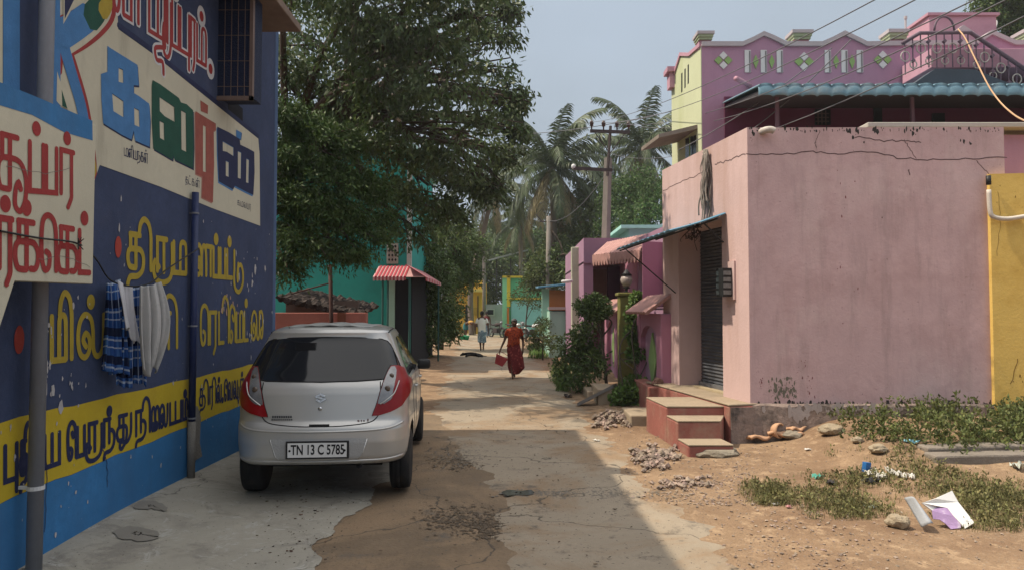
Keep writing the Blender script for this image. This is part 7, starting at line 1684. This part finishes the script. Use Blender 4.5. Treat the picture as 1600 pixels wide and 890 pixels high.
# child seen behind the man's shoulder
fp = G(760, 527); ch = thing('person', 'person in a dark red top half hidden behind the man in white', 'person', (fp.x, fp.y, 0)); S = 1.62
body(ch, S, XF, {-1: ((-.25, .05, 1.03), (-.26, -.04, .80), (-.255, -.06, .74), (0, -.2, -1)), 1: ((.25, .02, 1.03), (.27, .03, .80), (.265, .02, .74), (0, 0, -1))},
     {-1: ((-.07, -.02, .45), (-.06, .06, .09), (-.06, -.04, .03)), 1: ((.08, -.04, .45), (.06, -.02, .08), (.06, -.12, .02))})
M_dred = mat('dark_red_cotton', (0.16, 0.025, 0.03), 0.9, 0.1); wrap(ch, 'top', M_dred, XF, [(.78, 0, 0, .17, .135), (1.1, 0, -.01, .17, .128), (1.26, 0, -.01, .178, .115), (1.36, 0, -.01, .10, .07)], 4, .006); wrap(ch, 'skirt', M_lungi, XF, [(.12, 0, 0, .2, .17), (.5, 0, 0, .18, .15), (.84, 0, 0, .155, .125)], 8, .012)
# person bending over the green basin
fp = P(727, 500, 41.0); bn = thing('person', 'person in teal shorts bending forward beside the green basin at the left of the lane', 'person', (fp.x, fp.y, 0))
J = {'pelvis': ((0, 0, .88), (.15, .13)), }
Es = []
def A_(k, p, r, par): J[k] = (p, r); Es.append((par, k))
A_('waist', (-.04, -.20, .96), (.12, .11), 'pelvis'); A_('chest', (-.06, -.45, .98), (.14, .11), 'waist'); A_('neck', (-.06, -.60, .92), .05, 'chest'); A_('head', (-.06, -.71, .82), (.075, .09), 'neck'); A_('crown', (-.06, -.76, .75), (.06, .06), 'head')
for s in (-1, 1):
    k = str(s); A_('sh' + k, (-.06 + s * .16, -.50, .93), .055, 'chest'); A_('el' + k, (-.02 + s * .17, -.52, .66), .036, 'sh' + k); A_('wr' + k, (s * .14, -.56, .44), .026, 'el' + k); A_('pa' + k, (s * .13, -.57, .37), (.032, .018), 'wr' + k)
    for i in range(5): A_('fi%d' % i + k, (s * .13 + (i - 2) * .014, -.58, .31 + abs(i - 2) * .01), .009, 'pa' + k)
    A_('hp' + k, (s * .09, 0, .82), .085, 'pelvis'); A_('kn' + k, (s * .10, -.03, .46), .055, 'hp' + k); A_('an' + k, (s * .11, .04, .08), .032, 'kn' + k); A_('to' + k, (s * .12, -.10, .03), (.04, .022), 'an' + k)
XB = Matrix.Rotation(R(70), 4, 'Z'); skin('body', J, Es, M_skin, bn, 2, XB)
skin('shorts', {'p': ((0, 0, .88), (.175, .155)), 'w': ((-.02, -.10, .92), (.15, .14)), 'a': ((.10, 0, .78), .115), 'b': ((.11, -.02, .52), .10), 'c': ((-.10, 0, .78), .115), 'd': ((-.11, -.02, .52), .10)}, [('p', 'w'), ('p', 'a'), ('a', 'b'), ('p', 'c'), ('c', 'd')], mat('teal_shorts', (0.03, 0.16, 0.17), 0.9, 0.1), bn, 2, XB)
skin('top', {'w': ((-.04, -.18, .96), (.145, .13)), 'c': ((-.06, -.44, .98), (.165, .13)), 'n': ((-.06, -.54, .95), (.11, .09))}, [('w', 'c'), ('c', 'n')], mat('orange_ochre_top', (0.46, 0.26, 0.06), 0.9, 0.1), bn, 2, XB)
skin('hair', {'a': ((-.06, -.73, .80), (.085, .09)), 'b': ((-.06, -.79, .75), (.06, .06))}, [('a', 'b')], M_hairb, bn, 2, XB)
fp = G(725, 532); mb = MB(); mb.lathe([(.02, .02), (.24, .02), (.30, .26), (.33, .27), (.33, .29), (.28, .27), (.22, .05), (.02, .05)], (fp.x, fp.y, .0), 24)
tag(mb.build('basin', mat('green_plastic', (0.02, 0.30, 0.14), 0.4, 0.05), smooth=True), 'bright green plastic basin standing on the lane beside the bending person', 'basin')
# dogs
M_dogk = mat('black_dog_coat', (0.012, 0.010, 0.010), 0.8, 0.2, 9, 0.4, 60); M_dogb = mat('grey_brown_dog_coat', (0.10, 0.075, 0.055), 0.85, 0.25, 5, 0.4, 60)
fp = G(738, 557); z0 = .012
lying = {'hip': ((.28, 0, .11), (.11, .10)), 'belly': ((.05, 0, .11), (.10, .09)), 'chest': ((-.18, 0, .14), (.13, .12)), 'neck': ((-.34, -.03, .13), .07), 'head': ((-.45, -.06, .10), (.07, .065)), 'muz': ((-.56, -.10, .06), .035),
         'ear1': ((-.42, .0, .20), .02), 'ear2': ((-.44, -.10, .19), .02), 'tail': ((.50, -.06, .04), .022), 'tail2': ((.68, -.12, .03), .014),
         'fa': ((-.20, -.16, .06), .04), 'fb': ((-.30, -.36, .03), .026), 'fc': ((-.22, -.46, .03), .026), 'ba': ((.26, -.16, .07), .06), 'bb': ((.40, -.30, .04), .032), 'bc': ((.28, -.44, .03), .026), 'bd': ((.34, -.20, .03), .04), 'be': ((.52, -.34, .03), .025)}
dg_ = thing('dog', 'black dog lying stretched out on the lane, its head to the left', 'dog', (fp.x, fp.y, .012)); skin('body', lying, [('hip', 'belly'), ('belly', 'chest'), ('chest', 'neck'), ('neck', 'head'), ('head', 'muz'), ('head', 'ear1'), ('head', 'ear2'), ('hip', 'tail'), ('tail', 'tail2'), ('chest', 'fa'), ('fa', 'fb'), ('fb', 'fc'), ('hip', 'ba'), ('ba', 'bb'), ('bb', 'bc'), ('hip', 'bd'), ('bd', 'be')], M_dogk, dg_, 2, Matrix.Rotation(R(0), 4, 'Z') @ Matrix.Scale(.78, 4))
fp = G(652, 561)
st_ = {'hip': ((.27, 0, .42), (.085, .10)), 'belly': ((.02, 0, .42), (.075, .085)), 'chest': ((-.24, 0, .41), (.09, .13)), 'neck': ((-.38, 0, .50), .07), 'head': ((-.48, 0, .56), (.065, .06)), 'muz': ((-.60, 0, .52), .034), 'ear1': ((-.45, .05, .65), .018), 'ear2': ((-.45, -.05, .65), .018),
       'tail': ((.38, 0, .50), .022), 'tail2': ((.44, .02, .66), .016), 'tail3': ((.42, .03, .80), .010)}
Ed = [('hip', 'belly'), ('belly', 'chest'), ('chest', 'neck'), ('neck', 'head'), ('head', 'muz'), ('head', 'ear1'), ('head', 'ear2'), ('hip', 'tail'), ('tail', 'tail2'), ('tail2', 'tail3')]
for s in (-1, 1):
    k = str(s); q = .05 * s
    for kk, pts in (('f', [((-.25, q * 1.3, .28), .05), ((-.24 + q * .8, q * 1.3, .15), .027), ((-.24 + q, q * 1.3, .03), .022), ((-.28 + q, q * 1.3, .018), .026)]), ('b', [((.25 - q, q * 1.4, .29), .065), ((.35 - q, q * 1.4, .17), .028), ((.31 - q * 2, q * 1.4, .03), .022), ((.27 - q * 2, q * 1.4, .018), .026)])):
        par = 'chest' if kk == 'f' else 'hip'
        for i, (p, r) in enumerate(pts): st_[kk + str(i) + k] = (p, r); Ed.append((par, kk + str(i) + k)); par = kk + str(i) + k
dz_ = height(fp.x, fp.y); dg2 = thing('dog', 'grey brown dog standing in the tree shade beyond the parked car, tail raised', 'dog', (fp.x, fp.y, dz_)); skin('body', st_, Ed, M_dogb, dg2, 2)
# ------------------------------------------------------------ motorbikes far down the lane
def motorbike(label, loc, rz, pc):
    t = thing('motorbike', label, 'motorbike', loc, 'motorbikes parked by the green house')
    XM = Matrix.Translation(loc) @ Matrix.Rotation(rz, 4, 'Z')
    def T3(*p): return XM @ Vector(p)
    for y in (-.62, .62):
        mb = MB(); vs = [];
        mb.tube([T3(0, y + .27 * math.cos(k * .2618), .30 + .27 * math.sin(k * .2618)) for k in range(25)], .045, 8, cap=False); mb2 = mb.build('wheel', M_tyre, t, smooth=True)
        mb = MB()
        for k in range(6): mb.tube([T3(0, y, .30), T3(0, y + .25 * math.cos(k * 1.047), .30 + .25 * math.sin(k * 1.047))], .010, 4)
        mb.build('spokes', M_rim, mb2)
    mb = MB(); mb.tube([T3(0, -.62, .30), T3(0, -.42, .85), T3(0, -.36, .98)], .030, 6); mb.tube([T3(-.33, -.30, 1.02), T3(-.12, -.38, .99), T3(.12, -.38, .99), T3(.33, -.30, 1.02)], .016, 6); mb.build('fork_and_handlebar', M_rim, t, smooth=True)
    mb = MB(); mb.tube([T3(0, -.36, .74), T3(0, -.22, .80), T3(0, 0, .78), T3(0, .12, .70)], [.06, .13, .13, .07], 10, flat=.9); mb.build('fuel_tank', pc, t, smooth=True)
    mb = MB(); mb.tube([T3(0, .08, .76), T3(0, .4, .78), T3(0, .72, .84)], [.09, .12, .07], 8, flat=.5); mb.build('seat', M_blk, t, smooth=True)
    mb = MB(); mb.obox(T3(0, .02, .42), .24, .42, .30, rz); mb.tube([T3(.12, .1, .34), T3(.15, .8, .36)], .035, 8); mb.tube([T3(0, .05, .40), T3(0, .62, .30)], .025, 6); mb.tube([T3(0, -.36, .70), T3(0, -.15, .35)], .025, 6); mb.build('engine', M_iron, t, bevel=.01)
    mb = MB(); mb.lathe([(.02, -.05), (.09, -.03), (.10, .02), (.08, .04)], T3(0, -.50, .90), 12, 'Y'); mb.build('headlight', M_lampw, t, smooth=True)
    mb = MB(); mb.tube([T3(0, -.90, .42), T3(0, -.78, .60), T3(0, -.6, .64), T3(0, -.45, .58)], .055, 6, flat=.4); mb.build('mudguard', pc, t, smooth=True)
g0 = P(776, 500, 44.0); motorbike('dark motorbike parked in front of the grey compound wall', Vector((g0.x, g0.y, 0)), R(35), M_iron)
g0 = P(806, 500, 42.5); motorbike('silvery motorbike parked before the turquoise wall, left of the two together', Vector((g0.x, g0.y, 0)), R(60), M_silver)
g0 = P(834, 500, 41.0); motorbike('white covered looking motorbike nearest the mint wall', Vector((g0.x, g0.y, 0)), R(75), M_wht)

# ------------------------------------------------------------ things lying about on the right
at_ground = hit
M_foam = mat('white_foam_card', (0.70, 0.69, 0.67), 0.6, 0.04, 5, 0.05, dirt=(0.45, 0.42, 0.38), dirt_amt=0.4, dirt_scale=9, dirt_thr=.6)
M_foamg = mat('grey_card_back', (0.34, 0.36, 0.39), 0.6, 0.06, 5)
YW = 5.35
def sheetpx(corners, Y0, Y1, bend, m, name, parent, n=14, cut=None):
    A, B, C_, D_ = [P(x, y, Y) for (x, y), Y in zip(corners, (Y0, Y0, Y1, Y1))]
    mb = MB()
    def f(u, v): p = A.lerp(B, u).lerp(D_.lerp(C_, u), v); return p + Vector((0, -bend * math.sin(u * math.pi) * math.sin(v * 1.5 + .3), bend * .3 * math.sin(v * 3.14)))
    mb.grid(f, n, n); return mb.build(name, m, parent, smooth=True, solid=.006)
wp_ = thing('broken_white_panel', 'torn curled white panel with a violet inside, lying in the grass at lower right', 'rubbish', at_ground(1475, 826))
dY = at_ground(1500, 826).y - 5.13
# big sheet: tip (1487,766), right corner (1522,822), bottom (1507,826), left (1440,785)
mb = MB(); pts2 = [(1440, 785, 5.25), (1462, 778, 5.3), (1487, 766, 5.45), (1497, 784, 5.38), (1522, 816, 5.18), (1508, 825, 5.12), (1500, 816, 5.16), (1490, 806, 5.2), (1480, 793, 5.26), (1466, 791, 5.28), (1456, 797, 5.24)]
q = [P(p[0], p[1], p[2] + dY) for p in pts2]; mb.add(q, [tuple(t) for t in tessellate_polygon([[Vector((p[0], -p[1], 0)) for p in pts2]])]); mb.build('outer_face', M_foam, wp_, solid=.008)
mb = MB(); pts3 = [(1456, 797, 5.235), (1466, 791, 5.275), (1480, 793, 5.255), (1490, 806, 5.19), (1500, 817, 5.15), (1502, 824, 5.13), (1486, 826, 5.12), (1478, 818, 5.16), (1468, 811, 5.19), (1458, 810, 5.2)]
q = [P(p[0], p[1], p[2] + dY) for p in pts3]; mb.add(q, [tuple(t) for t in tessellate_polygon([[Vector((p[0], -p[1], 0)) for p in pts3]])]); mb.build('violet_inside', mat('violet_inside_paint', (0.33, 0.22, 0.40), 0.7, 0.15, 14, dirt=(0.6, 0.58, 0.6), dirt_amt=.8, dirt_scale=14, dirt_thr=.58), wp_, solid=.006)
mb = MB()
def curl(u, v):
    a = P(1413, 777, 5.3 + dY).lerp(P(1440, 823, 5.08 + dY), v); b = P(1430, 779, 5.2 + dY).lerp(P(1458, 817, 5.06 + dY), v); p = a.lerp(b, u); k = math.sin(u * math.pi) * .03; e = .5 * (1 - math.sin(v * 2.6 + .2)) * .08
    return p + Vector((0, -k, k * .8))
mb.grid(curl, 10, 12); mb.build('curled_strip', M_foamg, wp_, smooth=True, solid=.006)
def boulder(label, px_, py_, rx, ry, rz_, m, seed, name='stone', cat='stone', group=None, sink=.2, flat=0):
    g = random.Random(seed); p = at_ground(px_, py_); b = bmesh.new(); bmesh.ops.create_icosphere(b, subdivisions=3, radius=1)
    o_ = Vector((g.uniform(0, 9), g.uniform(0, 9), 0))
    from mathutils import noise as mn_
    for v in b.verts:
        k = 1 + .28 * mn_.noise(v.co * 1.6 + o_) + .12 * mn_.noise(v.co * 4.1 + o_); c = v.co * k
        if flat: c.z = max(-.8, min(.55, c.z))
        v.co = Vector((c.x * rx, c.y * ry, c.z * rz_))
    me = bpy.data.meshes.new(name); b.to_mesh(me); b.free(); me.materials.append(m)
    o = bpy.data.objects.new(name, me); COL.objects.link(o); o.location = p + Vector((0, 0, rz_ * (1 - sink) * (.7 if flat else 1))); o.rotation_euler.z = g.uniform(-.4, .4)
    return tag(o, label, cat, group)
M_tanst = mat('tan_stone', (0.33, 0.27, 0.19), 0.95, 0.15, 9, 0.6, 40); M_grst = mat('grey_slab_stone', (0.26, 0.225, 0.175), 0.95, 0.2, 7, 0.8, 30)
boulder('tan stone lying in the grass left of the torn white panel', 1403, 823, .085, .07, .055, M_tanst, 3)
boulder('broken grey slab leaning at the foot of the lowest red step', 1117, 711, .27, .16, .085, M_grst, 4, 'broken_slab', 'slab', None, .35, 1)
boulder('brown stone resting on the ledge by the magenta compound wall', 1026, 640, .09, .08, .07, M_wood, 5).location = Vector((xw - .12, 11.5, .52))
boulder('grey stone beside the orange clay pieces under the pink wall', 1238, 684, .13, .10, .055, M_grst, 8)
boulder('rounded tan stone among the weeds under the pink wall', 1298, 678, .14, .10, .07, M_tanst, 9)
boulder('flat tan stone below the weeds, left of the kerb slabs', 1372, 706, .10, .08, .05, M_tanst, 11)
boulder('tan stone half sunk in the sand left of the kerb slabs', 1340, 690, .07, .06, .035, M_tanst, 13)
# orange clay pieces
M_clay = mat('orange_clay', (0.52, 0.31, 0.19), 0.9, 0.1, 8, 0.3)
cl_ = at_ground(1212, 686); mb = MB(); g_ = random.Random(4)
tt = thing('clay_lump', 'broken pale orange clay pot and folded pieces lying under the pink wall', 'clay pieces', cl_)
mb = MB(); c = cl_ + Vector((.0, -.04, .13)); mb.tube([c + Vector((.05 * k / 3 - .03, -.075 * k / 3, .0)) for k in range(4)], [.07, .08, .085, .088], 14, cap=False); mb.build('pot_neck', M_clay, tt, smooth=True, solid=.02)
for (dx, dy, sx, sy, rz) in ((-.13, -.05, .28, .09, .3), (.05, -.09, .30, .08, -.2), (.16, -.04, .20, .10, .5), (-.02, .02, .3, .12, 0)):
    mb = MB(); cc = cl_ + Vector((dx * 1.5, dy * 1.3, .0)); cc.z = height(cc.x, cc.y) + .035; sx *= 1.4; sy *= 1.3
    def ff(u, v, cc=cc, sx=sx, sy=sy, rz=rz):
        x = (u - .5) * sx; y = (v - .5) * sy; return cc + Vector((x * math.cos(rz) - y * math.sin(rz), x * math.sin(rz) + y * math.cos(rz), .03 + .025 * math.sin(u * 9) * math.cos(v * 3) + .02 * math.sin(v * 3.14)))
    mb.grid(ff, 12, 6); mb.build('folded_piece', M_clay, tt, smooth=True, solid=.03)
# kerb slabs at the right edge
sl_ = [P(1452, 700, 7.5), P(1640, 694, 7.6)]
for i, (xa, ya, xb, yb, Y, hh, lb) in enumerate(((1450, 698, 1640, 692, 8.0, .10, 'upper long cement kerb slab half buried in weeds at the right'), (1462, 713, 1640, 709, 7.25, .12, 'lower long cement kerb slab half buried in weeds at the right'))):
    a = at_ground(xa, ya + 10); b = at_ground(xb, yb + 10); u = Vector((0, 0, 1)); th = Vector((0, .22, 0)); a.z -= .06; b.z -= .06; mb = MB(); mb.hexa([a, b, b + th, a + th], [p + u * (hh * .6 + .06) for p in (a, b, b + th, a + th)])
    tag(mb.build('kerb_slab', mat('weathered_kerb_cement', (0.22, 0.19, 0.16), 0.95, 0.2, 4, 0.7, 25), bevel=.02, fixn=True), lb, 'kerb', 'kerb slabs in the weeds')
# litter
def scrap(label, px_, py_, s, col, seed, name='litter', cat='litter', h=.03, group=None):
    g = random.Random(seed); p = at_ground(px_, py_); mb = MB(); n = 7; H_ = [[g.uniform(0, h) for _ in range(n)] for _ in range(n)]; a = g.uniform(0, 3)
    vs = []
    for j in range(n):
        for i in range(n):
            x = (i / (n - 1) - .5) * s * g.uniform(.8, 1.2); y = (j / (n - 1) - .5) * s * .6 * g.uniform(.8, 1.2); vs.append(p + Vector((x * math.cos(a) - y * math.sin(a), x * math.sin(a) + y * math.cos(a), .008 + H_[j][i])))
    mb.add(vs, [(j * n + i, j * n + i + 1, (j + 1) * n + i + 1, (j + 1) * n + i) for j in range(n - 1) for i in range(n - 1)])
    return tag(mb.build(name, mat('litter_' + name + str(seed), col, 0.6, 0.1, 9, 0), smooth=False, solid=.002), label, cat, group)
LW = (.62, .60, .56); GR = 'crumpled white scraps in the grass'
for i, (x, y, s) in enumerate(((1357, 743, .10), (1366, 739, .07), (1378, 746, .12), (1392, 741, .08), (1403, 744, .09), (1412, 747, .07), (1424, 748, .08), (1386, 737, .05), (1370, 748, .05))):
    o = scrap('crumpled white scrap in the litter cluster right of the blue carton', x, y, s, LW, 30, 'paper_scrap', 'paper scrap', .05, GR)
mb = MB(); p = at_ground(1354, 737); mb.obox(p + Vector((0, 0, .05)), .07, .05, .10, .4, .15); tag(mb.build('drink_carton', mat('blue_carton_card', (0.02, 0.13, 0.36), 0.5, 0.2, 20, 0), bevel=.004), 'small blue drink carton standing in the dirt by the white scraps', 'carton')
scrap('black plastic scrap below the blue carton', 1362, 753, .18, (.02, .02, .022), 41, 'plastic_scrap', 'plastic scrap', .04)
scrap('dark plastic strip left of the blue carton', 1300, 755, .16, (.03, .025, .025), 42, 'plastic_scrap', 'plastic scrap', .03)
scrap('green tinted plastic wrapper in the grass left of the litter', 1278, 748, .10, (.10, .38, .30), 43, 'plastic_wrapper', 'wrapper', .05)
scrap('pale blue wrapper flat in the short grass', 1355, 792, .13, (.42, .52, .54), 44, 'plastic_wrapper', 'wrapper', .02)
scrap('light blue wrapper in the weeds above the litter', 1425, 692, .14, (.22, .48, .58), 45, 'plastic_wrapper', 'wrapper', .04)
scrap('crumpled white bag at the right edge among the grass', 1590, 732, .16, (.5, .52, .46), 46, 'plastic_bag', 'bag', .07)
scrap('small pale scrap on the sand left of the grass', 1212, 789, .07, LW, 47, 'paper_scrap', 'paper scrap', .02)
scrap('pinkish scrap on the sand edge, lowest left of the litter', 1232, 793, .06, (.45, .22, .22), 48, 'paper_scrap', 'paper scrap', .02)
scrap('off white scrap on the dirt between steps and grass', 1262, 703, .07, LW, 49, 'paper_scrap', 'paper scrap', .02)
scrap('white scrap at the road edge beside the rubble', 932, 690, .09, LW, 50, 'paper_scrap', 'paper scrap', .03)
scrap('dark slipper lying by the road edge before the ramp slab', 888, 620, .22, (.03, .02, .02), 51, 'slipper', 'slipper', .05)
# dry leaves and crumbs over the road and the apron
pts = scatter([(560, 1060, 600, 890), (660, 960, 640, 760), (380, 560, 760, 890)], 420, 55)
for p in pts: p.z += .024
stones('leaf_litter', pts, .005, .016, 13, mat('dark_crumbs', (0.10, 0.07, 0.045), 0.95, 0.3, 9, 0, island=.5), 'dry leaf crumbs and grit scattered over the road', 'leaf litter', .3)

# ------------------------------------------------------------ the hazy air
mb = MB(); mb.box(-321, 321, -201, 321, -1.2, 13.5)
hz = mb.build('haze', MATS['litter_slipper51'], org=(0, 0, 0)); hm = bpy.data.materials.new('hazy_air'); hm.use_nodes = True; hn = hm.node_tree
for n_ in list(hn.nodes):
    if n_.type == 'BSDF_PRINCIPLED': hn.nodes.remove(n_)
pv = hn.nodes.new('ShaderNodeVolumePrincipled'); pv.inputs['Color'].default_value = (0.86, 0.90, 0.95, 1); pv.inputs['Density'].default_value = 0.0009; pv.inputs['Anisotropy'].default_value = 0.2
hn.links.new(pv.outputs[0], hn.nodes['Material Output'].inputs['Volume']); hz.data.materials.clear(); hz.data.materials.append(hm); hz['kind'] = 'stuff'; hz['label'] = 'pale hazy air over the lane'
